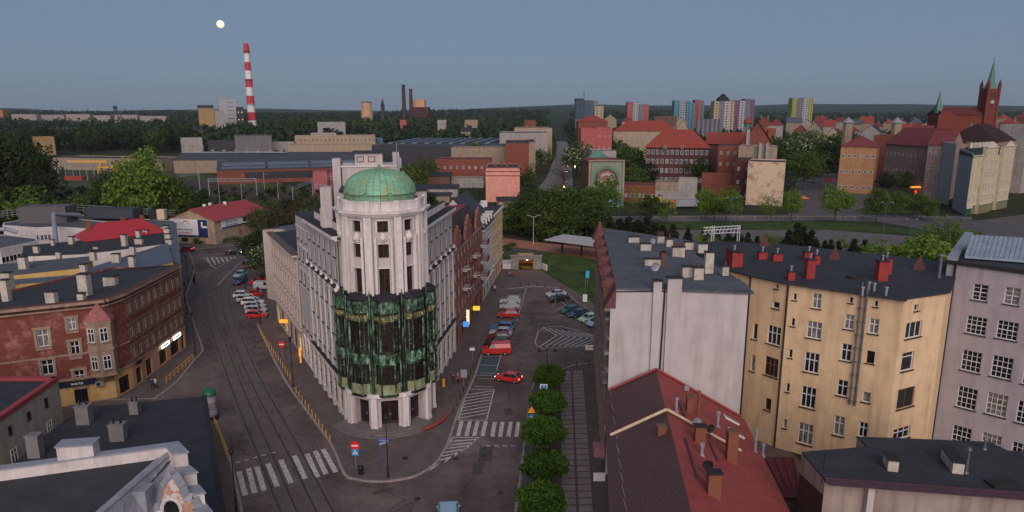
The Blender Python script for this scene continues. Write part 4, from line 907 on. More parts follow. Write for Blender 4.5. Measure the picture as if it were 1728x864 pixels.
# red roofed house -----------------------------------------------------
b=thing('row_house','house with brown tiled street slope and bright red rear slope','building',(10.3,58,0))
ya,yb=67.6,30.; sx=.115
def fx(Y): return 10.2-sx*(68-Y)
w=MB(); e=-.0
def sec(Y,off=0): x=fx(Y); return [(x,Y,10.0),(x+5.0,Y,12.4),(x+14.3,Y,7.0)]
S0,S1=sec(ya),sec(yb)
w.prism([(fx(ya)+.3,ya),(fx(yb)+.3,yb),(fx(yb)+14,yb),(fx(ya)+14,ya)],0,[9.9,9.9,7.0,7.0]); w.face([S0[0],S0[1],S0[2]]).face([S1[0],S1[2],S1[1]]); 
M_grn=mat('grey_brown_render',(.20,.165,.15),.9,.2,1.5,.2,stain=.3); w.build('wall',M_grn,b)
def tiles(name,c1,c2):
    m=mat(name,c1,.55,.15,1.5); N=m.node_tree.nodes;L=m.node_tree.links; b_=N['Principled BSDF']; ge=N.new('ShaderNodeNewGeometry')
    wv=N.new('ShaderNodeTexWave'); wv.inputs['Scale'].default_value=1.1; wv.bands_direction='Y'; wv.inputs['Distortion'].default_value=.15; L.new(ge.outputs['Position'],wv.inputs['Vector'])
    w2=N.new('ShaderNodeTexWave'); w2.inputs['Scale'].default_value=.9; w2.bands_direction='X'; w2.wave_profile='SAW'; L.new(ge.outputs['Position'],w2.inputs['Vector'])
    ad=N.new('ShaderNodeMath'); L.new(wv.outputs['Fac'],ad.inputs[0]); L.new(w2.outputs['Fac'],ad.inputs[1]); bp=N.new('ShaderNodeBump'); bp.inputs['Strength'].default_value=.9; bp.inputs['Distance'].default_value=.12; L.new(ad.outputs[0],bp.inputs['Height']); L.new(bp.outputs[0],b_.inputs['Normal'])
    return m
M_brt=tiles('brown_tile_sheets',(.095,.048,.05),0); M_rrf=mat('red_roofing',(.245,.05,.046),.7,.12,.9,.15,stain=.18)
r=MB(); r.face([Vector(S1[0])+Vector((-.4,0,-.1)),Vector(S1[1]),Vector(S0[1]),Vector(S0[0])+Vector((-.4,0,-.1))]); rb1=r.build('street_slope',M_brt,b)
r=MB(); r.face([S1[1],Vector(S1[2])+Vector((.4,0,-.2)),Vector(S0[2])+Vector((.4,0,-.2)),S0[1]]); rb2=r.build('rear_slope',M_rrf,b)
M_tan=mat('cream_coping',(.50,.40,.27),.8,.15,2); q=MB(); Y=57.3; s=sec(Y); u=Vector((0,0,.28)); q.tube(Vector(s[0])+u*.6,Vector(s[1])+u,.16,4); s2=Vector(s[1]).lerp(Vector(s[2]),.75); q.tube(Vector(s[1])+u,s2+u,.14,4); q.build('fire_wall_coping',M_tan,b)
q=MB(); q.tube(Vector(s[0])+Vector((0,.3,.1)),Vector(s[1])+Vector((0,.3,.15)),.14,4); q.tube(Vector(s[1])+Vector((0,.3,.15)),s2+Vector((0,.3,.15)),.14,4); q.build('flashing',M_rrf,b)
q=MB(); q.tube(Vector(S0[0])+Vector((0,-.1,.15)),Vector(S0[1])+Vector((0,-.1,.15)),.15,4); q.tube(Vector(S0[1])+Vector((0,-.1,.15)),Vector(S0[2])+Vector((0,-.1,.15)),.15,4); q.build('flashing',M_rrf,b)
def zroof(x,Y): k=x-fx(Y); return 10+2.4*k/5 if k<5 else 12.4-5.4*(k-5)/9.3
def onroof(px,py):
    z=10.
    for _ in range(30):
        p=G(px,py,z); z=.5*z+.5*zroof(p.x,p.y)
    return G(px,py,z)
M_orb=brickmat('orange_brick',(.34,.085,.03),(.27,.06,.025),(.2,.1,.06),.25,.08) if 0 else brickmat('orange_brick',(.26,.062,.03),(.20,.045,.022),(.15,.08,.05),.25,.08)
for (px,py,h,w_,dd_,cap) in ((1163,696,1.9,.75,.75,0),(1180,748,1.9,1.15,.8,1),(1233,778,3.3,1.1,.9,0),(1203,836,2.2,1.2,.9,1),(1116,732,.8,.9,.7,0)):
    p=onroof(px,py); w_*=.8;dd_*=.8;h*=.85; o=chimney(rb2 if px!=1116 else rb1,p,w_,dd_,p.z-.8,p.z+h,M_orb,0,0,cap)
for (px,py,h) in ((1141,694,1.2),(1211,720,1.4),(1184,768,.9),(1274,762,2.2),(1287,768,1)):
    p=onroof(px,py); q=MB(); q.cyl(p.x,p.y,p.z-.3,p.z+h,.13,.13,8); q.cyl(p.x,p.y,p.z+h,p.z+h+.15,.22,.2,8); q.cyl(p.x,p.y,p.z-.2,p.z+.12,.3,.18,8); q.build('vent_pipe',M_zinc,rb2)
p=onroof(1178,702); q=MB(); q.tube((p.x,p.y,p.z-.2),(p.x,p.y,p.z+2.6),.13,6); q.build('flue_pipe',mat('brass_flue',(.22,.13,.05),.5,.2,3,metal=.5),rb2)
for l,t,r_,bt in ((1227,702,1241,717),(1233,724,1252,740)):
    p=onroof((l+r_)/2,(t+bt)/2); q=MB(); q.box((0,0,0),(1.7,.75,.16)); sk=q.build('roof_window',mat('white_frame',(.6,.6,.6),.5,.05,2),rb2,loc=p+Vector((0,0,.08))-wloc(rb2)); sk.rotation_euler=(0,R(30),0); q=MB(); q.box((0,0,.09),(1.45,.52,.03)); q.build('pane',mat('sky_glass',(.12,.14,.17),.15,.1,2),sk,loc=(0,0,0))
for a_,b_ in (((1141,671),(1156,706)),((1156,742),(1177,810)),((1197,748),(1211,780))):
    pa,pb=onroof(*a_),onroof(*b_); q=MB(); q.tube(pa+Vector((0,0,.05)),pb+Vector((0,0,.05)),.16,4); q.build('snow_guard',M_brt,rb2)
for i in range(9): p=onroof(1030+i*3.2,664+i*24); q=MB(); q.tube(p+Vector((0,-.9,.1)),p+Vector((0,.9,.1)),.035,4); q.build('roof_hook',M_zinc,rb1)
for (px,py,m,l) in ((1175,716,M_zinc,'small white satellite dish behind the orange chimney on the red roof'),(1197,728,M_dark,'large black satellite dish beside the orange chimney on the red roof'),(1193,792,M_dark,'black satellite dish above the lowest orange chimney on the red roof'),(1207,806,M_dark,'dark satellite dish on the lowest orange chimney')):
    p=onroof(px,py+14); tag(dish(p,.42,m,random.uniform(-.5,.3),h=1.1),l,'satellite dish','satellite dishes on the roofs')
p=onroof(1158,662); q=MB(); q.box((p.x,p.y,p.z+.4),(.5,.3,.35)); q.box((p.x,p.y+.05,p.z+.65),(.3,.25,.15)); q.build('floodlight',M_zinc,rb2)
# street wall details of this house: signs, boxes
for (px,py,w_,h_,m,l) in ((1004,727,1.0,.9,'pinkc','pink canopy box on the house front above the slab path'),(1010,773,.9,.8,'whites','small white sign with orange star shape on the house front')):
    z=6.5; a=fx(64 if px==1004 else 58); Yy=64 if px==1004 else 58
    q=MB(); q.box((a-.9,Yy,5.2 if px==1004 else 5.6),(1.1,.15 if px!=1004 else 1.6,h_)); o=q.build('projecting_sign',mat(m,(.30,.14,.14) if px==1004 else (.6,.58,.55),.7,.1,2)); tag(o,l,'sign')
q=MB(); q.prism([(10-.9+.55,57.9),(10-.5+.5,57.9),(9.4,57.91)],5.4,5.7)
# small dark red shed roof beside
p0,p1,p2,p3=G(1244,771,4.5),G(1337,773,4.5),G(1347,836,3.6),G(1300,835,3.6)
sh=thing('shed','low lean-to shed with dark red metal roof in the courtyard','shed',(p0.x,p0.y-3,0)); q=MB(); q.prism([XY(p0),XY(p1),XY(p2),XY(p3)],0,[4.3,4.3,3.4,3.4]); q.build('wall',M_grn,sh)
q=MB(); q.prism([(p0.x-.2,p0.y+.2),(p1.x+.3,p1.y+.2),(p2.x+.3,p2.y-.4),(p3.x-.5,p3.y-.4)],[4.32,4.32,3.42,3.42],[4.5,4.5,3.6,3.6])
for i in range(7): t=i/6; q.tube(p0.lerp(p1,t)+Vector((0,0,.05)),p3.lerp(p2,t)+Vector((0,0,.05)),.04,4)
q.build('roof',mat('dark_red_sheet',(.10,.02,.03),.5,.15,1.5,metal=.2),sh)
# low dark roofed block bottom right -----------------------------------
ZL=11.0; P_=[G(1392,812,ZL),G(1353,765,ZL),G(1463,756,ZL),G(1446,739,ZL),G(1671,748,ZL),G(1700,763,ZL),G(1800,766,ZL),G(1900,850,ZL)]
b=thing('low_block','low block with dark bitumen roof and stained cream wall at the bottom right','building',(P_[0].x,P_[0].y,0)); w=MB(); w.prism([XY(p) for p in P_],0,ZL-.02,0); 
w.build('wall',mat('streaked_cream_render',(.30,.245,.21),.9,.12,.8,.1,stain=.45),b)
q=MB(); e=(P_[1]-P_[0]).normalized(); nn3=Vector((-.9,-.3,0)).normalized()*.04; q.face([P_[0]+nn3+Vector((0,0,-1.2)),Vector((P_[0].x,P_[0].y,0))+nn3,Vector((P_[1].x,P_[1].y,0))+nn3,P_[1]+nn3+Vector((0,0,-1.8))]); q.build('rubble_wall',brickmat('rubble_brick',(.20,.085,.045),(.07,.04,.03),(.03,.02,.018),.35,.12,ms=.04,pl=.45,ph=.6),b)
r=MB(); r.prism([XY(p) for p in P_],ZL,ZL+.15); rfl=r.build('roof',M_roof,b)
q=MB(); Pn=[XY(p) for p in P_]; a_=Vector(Pn[0]);c_=Vector(Pn[-1]); strip(q,c_,a_,0-.0,.18,ZL-.1,ZL+.25); strip(q,c_,a_,-.9,0,ZL+.152,ZL+.2); q.build('edge_flashing',mat('maroon_flashing',(.07,.035,.045),.6,.2,2),rfl)
for (px,py,w_,dd_,h) in ((1502,788,.75,1.5,.9),(1606,786,.8,2.6,.9)):
    p=G(px,py,ZL+.15); o=chimney(rfl,p,w_,dd_,ZL+.1,ZL+.15+h,M_chw,0,-.25)
for (px,py,h) in ((1630,798,1.9),(1661,758,.8)):
    p=G(px,py,ZL+.15); q=MB(); q.cyl(p.x,p.y,ZL+.1,ZL+.25+h,.11,.11,8); q.cyl(p.x,p.y,ZL+.25+h,ZL+.4+h,.22,.16,8); q.cyl(p.x,p.y,ZL+.1,ZL+.3,.26,.16,8); q.build('vent_pipe',M_pipe,rfl)
p=G(1692,818,ZL+.15); q=MB(); q.box((p.x,p.y,ZL+.25),(2.2,1.1,.2),.1); q.build('roof_hatch',M_dark,rfl)
for px in (1466,1660):
    a=G(px,818 if px<1500 else 826,ZL); q=MB(); q.box((a.x,a.y-.25,ZL/2),(.5,.5,ZL)); q.build('pier',M_cen,b)
q=MB(); a=G(1387,815,ZL); q.tube((a.x,a.y,ZL),(a.x,a.y,ZL+2.6),.05,5); q.ball((a.x-.2,a.y,ZL+1.8),.13,5); q.build('antenna_rod',M_dark,rfl)
# ================= LEFT SIDE =================
def PB(name,label,cat,pts,z,wallm,roofm,z0=0,par=0,parm=None,zl=None,group=None):
    """block whose roof corners were measured at height z"""
    zz=zl or [z]*len(pts); P=[XY(G(x,y,h)) for (x,y),h in zip(pts,zz)]
    b=thing(name,label,cat,(P[0][0],P[0][1],z0),group=group); w=MB(); w.prism(P,z0,[h-.02 for h in zz]); w.build('wall',wallm,b); r=MB(); r.prism(P,[h for h in zz],[h+.12 for h in zz]); rf=r.build('roof',roofm,b)
    if par:
        a=sum(P[i][0]*P[(i+1)%len(P)][1]-P[(i+1)%len(P)][0]*P[i][1] for i in range(len(P))); Q=P if a>0 else P[::-1]
        q=MB()
        for i in range(len(Q)): 
            strip(q,Q[i],Q[(i+1)%len(Q)],-.32,.02,z-.1,z+par)
        q.build('parapet',parm or wallm,b)
    return b,rf,P
def wallwins(b,A,B,cols,zs,w_,h_,fr=None,gl=None,sill=None,u0=0,u1=1,split=.68,cols_=2):
    A=Vector(A);B=Vector(B); d=(B-A).normalized(); L=(B-A).length; n=Vector((d.y,-d.x))
    for z in zs:
        for i in range(cols):
            u=u0+(u1-u0)*(i+.5)/cols; p=A+d*(L*u)+n*.02; window(b,(p.x,p.y,z),math.atan2(d.y,d.x),w_,h_,fr or M_white,gl or randgl(),cols_,1,split,sill)
M_redst=brickmat('peeling_red_brick',(.19,.045,.034),(.14,.034,.028),(.11,.05,.04),.3,.1,patch=(.28,.125,.095),ms=.012,pl=.50,ph=.64,pscale=.55)
M_trimr=mat('sandy_stone_trim',(.27,.19,.14),.9,.2,1.2,.2,stain=.35)
c0=Vector((-66.5,83.0));c1=Vector((-54.9,88.6));c2=Vector((-54.3,92.0));c3=Vector((-55.0,109.5)); cz=Vector((-84,74.5))
RB=thing('tenement','peeling red brick corner tenement with stone bay window above yellow ground floor','building',(-55,89,0)); w=MB()
def UU(A,B,l,t,r_,bt): return W(A,B,l,t,r_,bt)
def c3c(A,B,l,t,r_,bt,k=2.541): return W(A,B,l/k,360+t/k,r_/k,360+bt/k)
ZR=14.2
def rfac(A,B,lst,sill=M_trimr):
    L=(B-A).length; ops=[];kws=[];t=MB(); d=(B-A)/L;n=Vector((d.y,-d.x)); a=math.atan2(d.y,d.x)
    for (u,z,w_,h_,c,s_,fr) in lst:
        u*=L; u=max(w_/2+.1,min(L-w_/2-.1,u)); ops.append((u-w_/2,z,u+w_/2,z+h_)); kws.append(dict(fr=M_white,gl=M_glass if random.random()<.7 else M_curt,cols=2,rows=1,split=.66,sillm=sill))
        p=A+d*u; t=MB()
        for sx in (-1,1): q=p+d*sx*(w_/2+.16)+n*.05; t.box((q.x,q.y,z+h_/2),(.3,.12,h_+.1),a)
        q=p+n*.08; t.box((q.x,q.y,z+h_+.2),(w_+.8,.2,.32),a); t.box((q.x,q.y,z-.28),(w_+.5,.14,.28),a); t.build('window_surround',sill,RB)
    facade(RB,w,A,B,3.6,ZR,ops,kws,0,.2)
rfac(c0,c1,[c3c(c0,c1,158,498,210,572),c3c(c0,c1,290,450,325,500),c3c(c0,c1,302,548,342,612),c3c(c0,c1,178,628,230,692),c3c(c0,c1,320,672,365,740)])
rfac(cz,c0,[(.3,10.2,1.1,2,2,.6,None),(.75,10.2,1.1,2,2,.6,None),(.3,6,1.1,2,2,.6,None),(.75,6,1.1,2,2,.6,None)])
rfac(c1,c2,[])
rfac(c2,c3,[(i/9+.055,z,1.05,h,2,.6,None) for i in range(9) for z,h in ((10.9,1.8),(7.4,1.9),(4.3,1.8))],mat('dark_stone_trim',(.17,.105,.08),.9,.25,1.2,.2,stain=.3))  # darker trim tone along this street side
cb=[c3,Vector((-66,110)),Vector((-72,96)),cz]
for p,q in zip(cb[:-1],cb[1:]): w.face([(*p,0),(*q,0),(*q,ZR-.4),(*p,ZR-.4)])
w.build('wall',M_redst,RB)
g_=MB(); M_yg=mat('yellow_shop_front',(.52,.33,.14),.85,.15,1.5,.1,stain=.3)
def gf(A,B,ops,m=M_yg):
    q=MB(); L=(B-A).length; ops=[(a*L,z,b_*L,z2) for a,z,b_,z2 in ops]; facade(RB,q,A,B,0,3.6,ops,[dict(fr=M_darkfr,gl=M_glass,cols=2,rows=1,split=.8,sillm=None)]*len(ops),0,.3); q.build('ground_floor_wall',m,RB)
gf(cz,c0,[]); gf(c0,c1,[(.62,.1,.74,2.5),(.25,.9,.4,2.6)]); gf(c1,c2,[(.2,.2,.8,2.6)]); gf(c2,c3,[(.05,.2,.14,2.6),(.22,.2,.32,2.8),(.46,.3,.6,2.7),(.68,.3,.86,2.7),(.9,.2,.97,2.6)],mat('peach_shop_front',(.48,.27,.17),.85,.15,1.5,.1,stain=.3))
t=MB()
for A,B in ((cz,c0),(c0,c1),(c1,c2),(c2,c3)):
    strip(t,A,B,0,.22,3.55,3.85); strip(t,A,B,0,.10,7.0,7.25); strip(t,A,B,0,.35,13.3,13.5); strip(t,A,B,0,.6,13.9,14.3); 
t.build('string_courses',M_trimr,RB); t=MB()
for A,B in ((cz,c0),(c0,c1),(c1,c2),(c2,c3)): strip(t,A,B,-.25,.5,14.32,14.4)
t.build('roof_edge',mat('red_roof_edge',(.10,.035,.03),.7,.3,2),RB)
r=MB(); r.prism([XY(cz),XY(c0),XY(c1),XY(c2),XY(c3),(-66,110),(-72,96)],13.5,[14.3,14.3,14.3,14.3,14.3,12.8,12.8]); rfr=r.build('roof',M_roof,RB)
for (px,py,h,w_,d_) in ((285/3.2,330+590/3.2,1.8,1.2,.9),(465/3.2,330+545/3.2,3.2,1.3,1.1),(600/3.2,330+480/3.2,1.2,1.8,.9),(38/3.2,330+555/3.2,2.6,.9,.8),(445/3.2,330+575/3.2,1.2,.8,.8)):
    p=G(px,py,14.0); chimney(rfr,p,w_,d_,13.2,14+h,M_chw,0)
# stone bay at the corner
bc=Vector(XY(G(207,600,8)))  # placed on the wall
bcp=c0.lerp(c1,.93)+Vector((.9,-.7)); o=thing('tmp','x','x'); bpy.data.objects.remove(o)
q=MB(); d=(c1-c0).normalized(); n=Vector((d.y,-d.x)); bcen=c1+n*.5-d*.9; ang=math.atan2(d.y,d.x)
hexp=[bcen-d*1.6-n*.6,bcen-d*1.6+n*.35,bcen-d*.4+n*1.1,bcen+d*1.3+n*.7,bcen+d*1.6-n*.6]
q.prism([XY(p) for p in hexp],3.9,11.6); 
for z in (3.9,7.5,11.3): q.prism([XY(bcen+(p-bcen)*1.09) for p in hexp],z-.05,z+.3)
bay=q.build('bay_window',M_trimr,RB)
for (p0,p1) in ((hexp[1],hexp[2]),(hexp[2],hexp[3])):
    e=(p1-p0).normalized();nn_=Vector((e.y,-e.x)); 
    for z,h in ((4.9,1.9),(8.8,1.9)):
        p=(p0+p1)/2+nn_*.03; P,Fm,S_=win_meshes(.95,h,M_white,M_glass,2,1,.66,M_trimr,0); o=put('window',P,bay,Vector((p.x,p.y,z))-wloc(bay),math.atan2(e.y,e.x)); put('frame',Fm,o,(0,0,0)); put('sill',S_,o,(0,0,0))
q=MB(); ap=(*bcen,14.0); hp=[bcen+(p-bcen)*1.15 for p in hexp]
for i in range(4): q.face([(*hp[i],11.6),(*hp[i+1],11.6),ap])
q.build('bay_roof',mat('faded_red_tiles',(.26,.10,.095),.8,.3,2.5,.3),bay)
# shop signs
def board(name,label,w_,h_,pos,rot,m,txt=None,tm=None,ts=.4,group=None,parent=None,ty=-.07):
    q=MB(); q.box((0,0,0),(w_,.1,h_)); o=q.build(name,m,parent,loc=Vector(pos) if parent is None else Vector(pos)-wloc(parent),rot=rot)
    if parent is None: tag(o,label,'sign',group)
    if txt:
        for (s,x,z,sz,mm) in (txt if isinstance(txt,list) else [(txt,0,0,ts,tm)]):
            me=text_mesh(s,sz,'lettering',mm or tm); c=bpy.data.objects.new('lettering',me); COL.objects.link(c); c.parent=o; c.location=(x,ty,z); c.rotation_euler=(math.pi/2,0,0)
    return o
M_wt=mat('white_letters',(.75,.75,.75),.6,0); M_navy=mat('navy_board',(.012,.015,.035),.6,.1,2); M_redp=mat('red_paint',(.5,.02,.02),.5,.05,3); M_blk=mat('black_paint',(.01,.01,.01),.6,.1,3)
p=c0.lerp(c1,.66)+n*.3; board('shop_sign','dark board reading warta above the yellow ground floor',4.4,.7,(p.x,p.y,3.1),ang,M_navy,'warta',M_wt,.62)
M_ls=mat('lit_white_sign',(.9,.9,1),.5,0,emit=(.85,.92,1),es=1.6)
d2=(c3-c2).normalized(); n2=Vector((d2.y,-d2.x)); a2=math.atan2(d2.y,d2.x)
for u,l,tx in ((.55,'glowing white shop sign with blue letters, nearer one on the red tenement',None),(.78,'glowing white and blue shop sign, farther one on the red tenement',None)):
    p=c2.lerp(c3,u)+n2*.4; board('shop_sign',l,2.6,.6,(p.x,p.y,3.25),a2,M_ls,'BANK' if 0 else None)
    q=MB(); q.box((p.x+n2.x*.06+d2.x*.1,p.y+n2.y*.06+d2.y*.1,3.25),(1.6,.03,.22),a2); pp_=q.build('blue_lettering',mat('blue_letter',(.03,.08,.4),.5,0)); pp_.parent=[o for o in COL.objects if o.get('label')==l][0]; pp_.matrix_parent_inverse=Matrix.Identity(4)
    par_=pp_.parent; M4=Matrix.Translation(par_.location)@Matrix.Rotation(a2,4,'Z'); pp_.data.transform(M4.inverted())
p=c2.lerp(c3,.06)+n2*.5; board('shop_sign','small dark hanging sign near the corner of the red tenement',1.4,.5,(p.x,p.y,3.6),a2,M_blk)
q=MB(); p=c0.lerp(c1,.86)+n*.25; q.box((0,0,0),(.9,.4,.6)); q.cyl(0,0,0,0,0,0,3); ac=MB(); ac.box((0,0,0),(.95,.4,.65)); ac.lathe(0,0,[(.25,0)],12); o=MB().box((0,0,0),(.95,.4,.65)); o=o.build('air_conditioner',M_zinc,RB,loc=Vector((p.x,p.y,2.6))-wloc(RB),rot=ang)
fan=MB(); fan.tube((-.15,-.21,0),(-.15,-.24,0),.24,14); fan.build('fan_grille',M_dark,o,loc=(0,0,0))
# courtyard wings behind the red tenement (roofs seen from above)
M_yc=mat('yellow_court_wall',(.55,.38,.14),.9,.12,1,.1,stain=.2)
k=3.2
L_=lambda *pts:[(x/k,330+y/k) for x,y in pts]
b,rf1,P=PB('courtyard_wing','yellow courtyard wing with dark ribbed metal roof behind the red tenement','building',L_((-120,440),(-120,385),(490,330),(500,352),(440,392),(-120,452)),12,M_yc,M_roof2); 
b,rfA,P=PB('courtyard_wing','courtyard wing with blue grey sheet roof and white chimneys','building',L_((480,395),(905,258),(935,360),(780,400),(690,405),(490,465),(440,455)),13.2,M_yc,M_roofbl)
for (px,py,h,w_,d_) in ((630,360,1.5,1.3,.8),(720,318,1.5,.8,.8),(716,385,1.8,.9,.7),(505,345,1.4,.9,.8)): p=G(px/k,330+py/k,13.3); chimney(rfA,p,w_,d_,13.1,13.3+h,M_chw,0)
q=MB(); q.path([G(490/k,330+432/k,13.4),G(540/k,330+425/k,13.4),G(580,330,0) if 0 else G(590/k,330+392/k,13.4),G(640/k,330+370/k,13.4),G(700/k,330+332/k,13.4)],.06,4); q.build('lightning_cable',M_zinc,rfA)
b,rfB,P=PB('courtyard_wing','narrow yellow courtyard wing with blue metal gutter roof','building',L_((-120,510),(-120,472),(425,430),(425,455),(105,478)),11.5,M_yc,M_roofbl)
wallwins(b,P[0],P[3],7,(8.9,),.7,1.1,M_darkfr)
b,rfC,P=PB('courtyard_wing','low wing with black roof and small light chimneys beyond the blue grey roof','building',L_((120,330),(125,275),(480,240),(880,185),(888,262),(600,300),(430,318)),11,M_cenw,M_roof)
for (px,py,h,w_,d_) in ((200,310,1.4,1.0,.7),(388,262,1.6,1.0,.8),(320,340,1.3,.8,.7),(675,272,2.4,1.0,.9),(752,262,1.2,1.6,.8),(288,270,1.2,.6,.6),(520,288,.5,.9,.7),(782,210,1.0,1.6,.8),(750,232,1.8,.8,.8)): p=G(px/k,330+py/k,11.1); chimney(rfC,p,w_,d_,11,11.1+h,M_chw,0)
for (px,py,h,w_,d_) in ((130,392,2.0,1.3,1.0),(45,490,2.2,1.4,1.0),(460,452,2.5,.9,.8)): p=G(px/k,330+py/k,12.2); tag(chimney(rfC,p,w_,d_,11.2,12.2+h,M_chw,0))
# bright red roof
A_=G(470/k,330+240/k,11.5);B_=G(895/k,330+190/k,11.5); block('house with bright red hipped metal roof behind the grey courtyard roofs','house',(A_.x,A_.y),(B_.x,B_.y),9,11.2,M_cenw,mat('bright_red_roof',(.34,.03,.04),.6,.12,1,stain=.15),roof='hip',rz=3.2,chim=3,chm=M_orb,over=.6)
# narrow house row at street (white chimneys, red bit)
b,rfD,P=PB('tenement','narrow grey tenement with tall party wall beside the left street','building',L_((885,215),(900,150),(952,148),(975,370),(930,360)),12.5,mat('blue_grey_render',(.16,.18,.21),.9,.15,1,stain=.3),M_roofbl); 
for (px,py) in ((905,205),(908,235),(915,265),(900,190)): p=G(px/k,330+py/k,12.6); chimney(rfD,p,1.1,.8,12.4,13.7,M_chw,0)
# white factory
M_wf=mat('white_factory_render',(.50,.46,.46),.85,.08,.8,stain=.15)
b,rfE,P=PB('factory_building','white factory building with flat grey roof and strip windows','factory',L_((15,165),(20,150),(120,135),(290,118),(630,150),(490,185),(300,172),(200,178)),9.5,M_wf,M_roof2,par=.25)
b2,rfF,P2=PB('factory_building','long white factory wing with roof terrace behind steel railings','factory',L_((295,172),(290,120),(400,105),(945,140),(960,205),(890,180),(640,160),(500,185)),8.8,M_wf,M_roof2,par=.2)
wallwins(b,P[7],P[6],5,(6.3,),1.6,1.5,M_white,M_glass,split=None); wallwins(b2,P2[0],P2[7],5,(5.8,),1.6,1.3,M_white,M_glass,split=None)
b,rfG,P=PB('factory_building','white two storey factory block with grey flat roof at the left edge','factory',L_((-200,275),(-200,235),(30,215),(200,235),(205,250),(0,292)),9.5,M_wf,M_roof2,par=.25)
wallwins(b,P[5],P[4],5,(6.4,2.8),1.8,1.4,M_white,M_glass,split=None); 
q=MB(); a=G(268/k,330+140/k,9.6); q.box((a.x,a.y,11.8),(12,6,4.4),.1); q.build('plant_room',mat('dark_panel',(.09,.085,.09),.7,.1,1),rfE)
a=G(620/k,330+130/k,9); q=MB(); q.box((a.x,a.y,11.0),(14,5,2.6),-.05); q.build('plant_room',mat('dark_panel2',(.04,.045,.055),.7,.1,1),rfF)
q=MB(); a=G(300/k,330+250/k,9);c_=G(295/k,330+140/k,10.5); e_=G(430/k,330+105/k,11); q.path([Vector((a.x,a.y,7)),Vector((c_.x,c_.y,12.5)),e_],.55,10); q.build('duct',M_zinc,rfF)
q=MB(); 
ra=[G(x/k,330+y/k,9) for x,y in ((-60,130),(190,100),(350,82),(700,102),(945,118))]
for z in (.6,1.3,2.0): q.path([p+Vector((0,0,z)) for p in ra],.07,4)
for p0,p1 in zip(ra[:-1],ra[1:]):
    for i in range(10): p=p0.lerp(p1,i/10); q.tube(p,p+Vector((0,0,2.0)),.07,4)
q.build('terrace_railing',M_zinc,rfF)
for px in (835,875): a=G(px/k,330+125/k,9.2); q=MB(); q.box((a.x,a.y,10.5),(2.2,1.5,2.8)); q.build('roof_unit',M_tan if px==875 else M_dark,rfF)
q=MB(); a=G(20/k,330+215/k,9.6); q.path([a+Vector((-6,0,1)),a+Vector((0,1,1.4)),a+Vector((2,2,.4))],.5,8); q.build('duct',M_zinc,rfG)
# billboard house --------------------------------------------------------
h0=G(308,400,0);h1=G(352,405,0);h2=G(407,385,0); 
A=Vector((-103.5,203.));B=Vector((-88.5,200)); Cc=Vector((-81.0,222)) ; 
M_ho=mat('tan_house_render',(.36,.26,.18),.9,.15,.8,.1,stain=.35)
HB=thing('house','tan house with red gable roof carrying two billboards','house',(A.x,A.y,0)); D_=A+(Cc-B); w=MB(); w.prism([XY(A),XY(B),XY(Cc),XY(D_)],0,7.6)
M0=(A+B)/2;M1=(Cc+D_)/2; w.face([(*A,7.6),(*B,7.6),(*M0,10.3)]).face([(*Cc,7.6),(*D_,7.6),(*M1,10.3)]); w.build('wall',M_ho,HB)
r=MB(); e=(Cc-B).normalized()*.8; d=(B-A).normalized()*1.1; Z=7.15
r.face([(*(B+d-e),Z),(*(Cc+d+e),Z),(*(M1+e),10.6),(*(M0-e),10.6)]).face([(*(D_-d+e),Z),(*(A-d-e),Z),(*(M0-e),10.6),(*(M1+e),10.6)]); rfh=r.build('roof',mat('crimson_roof',(.30,.045,.05),.65,.12,1,stain=.15),HB)
for u,s_ in ((.3,-.4),(.45,-.8),(.6,.3)): p=M0.lerp(M1,u)+d*s_*2; chimney(rfh,Vector((p.x,p.y,9)),.9,.7,9,11.2,M_cenw,0)
a=math.atan2(d.y,d.x); p=A.lerp(B,.42); nrm=Vector((d.y,-d.x)).normalized()
M_bw=mat('billboard_white',(.62,.62,.64),.6,.03,2); M_bn=mat('billboard_navy',(.015,.025,.10),.6,.1,.5)
p=A.lerp(B,.46)+nrm*.25; bb=board('billboard','large white and navy billboard on the gable of the red roofed house',12.6,5.2,(p.x,p.y,4.9),a,M_bw,[('Szukasz dobrego',-1.6,-.5,.85,M_blk),('mechanika?',-1.6,-1.5,1.0,M_redp),('AUTO',-3.2,1.2,.9,mat('grey_letters',(.2,.2,.2),.6,0))],M_blk)
q=MB(); q.box((4.6,-.07,.0),(3.2,.04,5.1)); q.box((0,-.06,-2.4),(12.4,.04,.45)); q.build('navy_panel',M_bn,bb,loc=(0,0,0)); q=MB(); q.box((4.4,-.12,1),(.5,.03,1.8),0); q.box((5.2,-.12,.4),(1.6,.03,.6)); q.build('white_shape',M_bw,bb,loc=(0,0,0)); q=MB(); q.lathe(-1.2,0,[(.9,1.1),(1.2,1.1)],12); 
arc=MB(); arc.path([(-.9+1.1*math.cos(t),-.09,1.1+1.0*math.sin(t)) for t in np.linspace(.2,2.6,8)],.14,4); arc.build('orange_arc',mat('orange_print',(.7,.2,.03),.6,0),bb,loc=(0,0,0))
e2=(Cc-B).normalized(); n3=Vector((e2.y,-e2.x)); p=B.lerp(Cc,.5)+n3*.25; bb=board('billboard','long white, red and blue billboard on the side wall of the red roofed house',18.,2.8,(p.x,p.y,5.7),math.atan2(e2.y,e2.x),M_bw,[('METALOWA',-4.6,.35,.95,M_blk),('BUDOWLANA',-4.6,-.6,.8,M_blk)],M_blk)
q=MB(); q.box((5.6,-.07,.3),(6.2,.04,1.9)); q.build('red_panel',M_redp,bb,loc=(0,0,0)); q=MB(); q.box((0,-.07,-1.15),(17.8,.04,.4)); q.box((1.2,-.07,.2),(1.6,.04,1.4)); q.build('blue_panel',M_bn,bb,loc=(0,0,0))
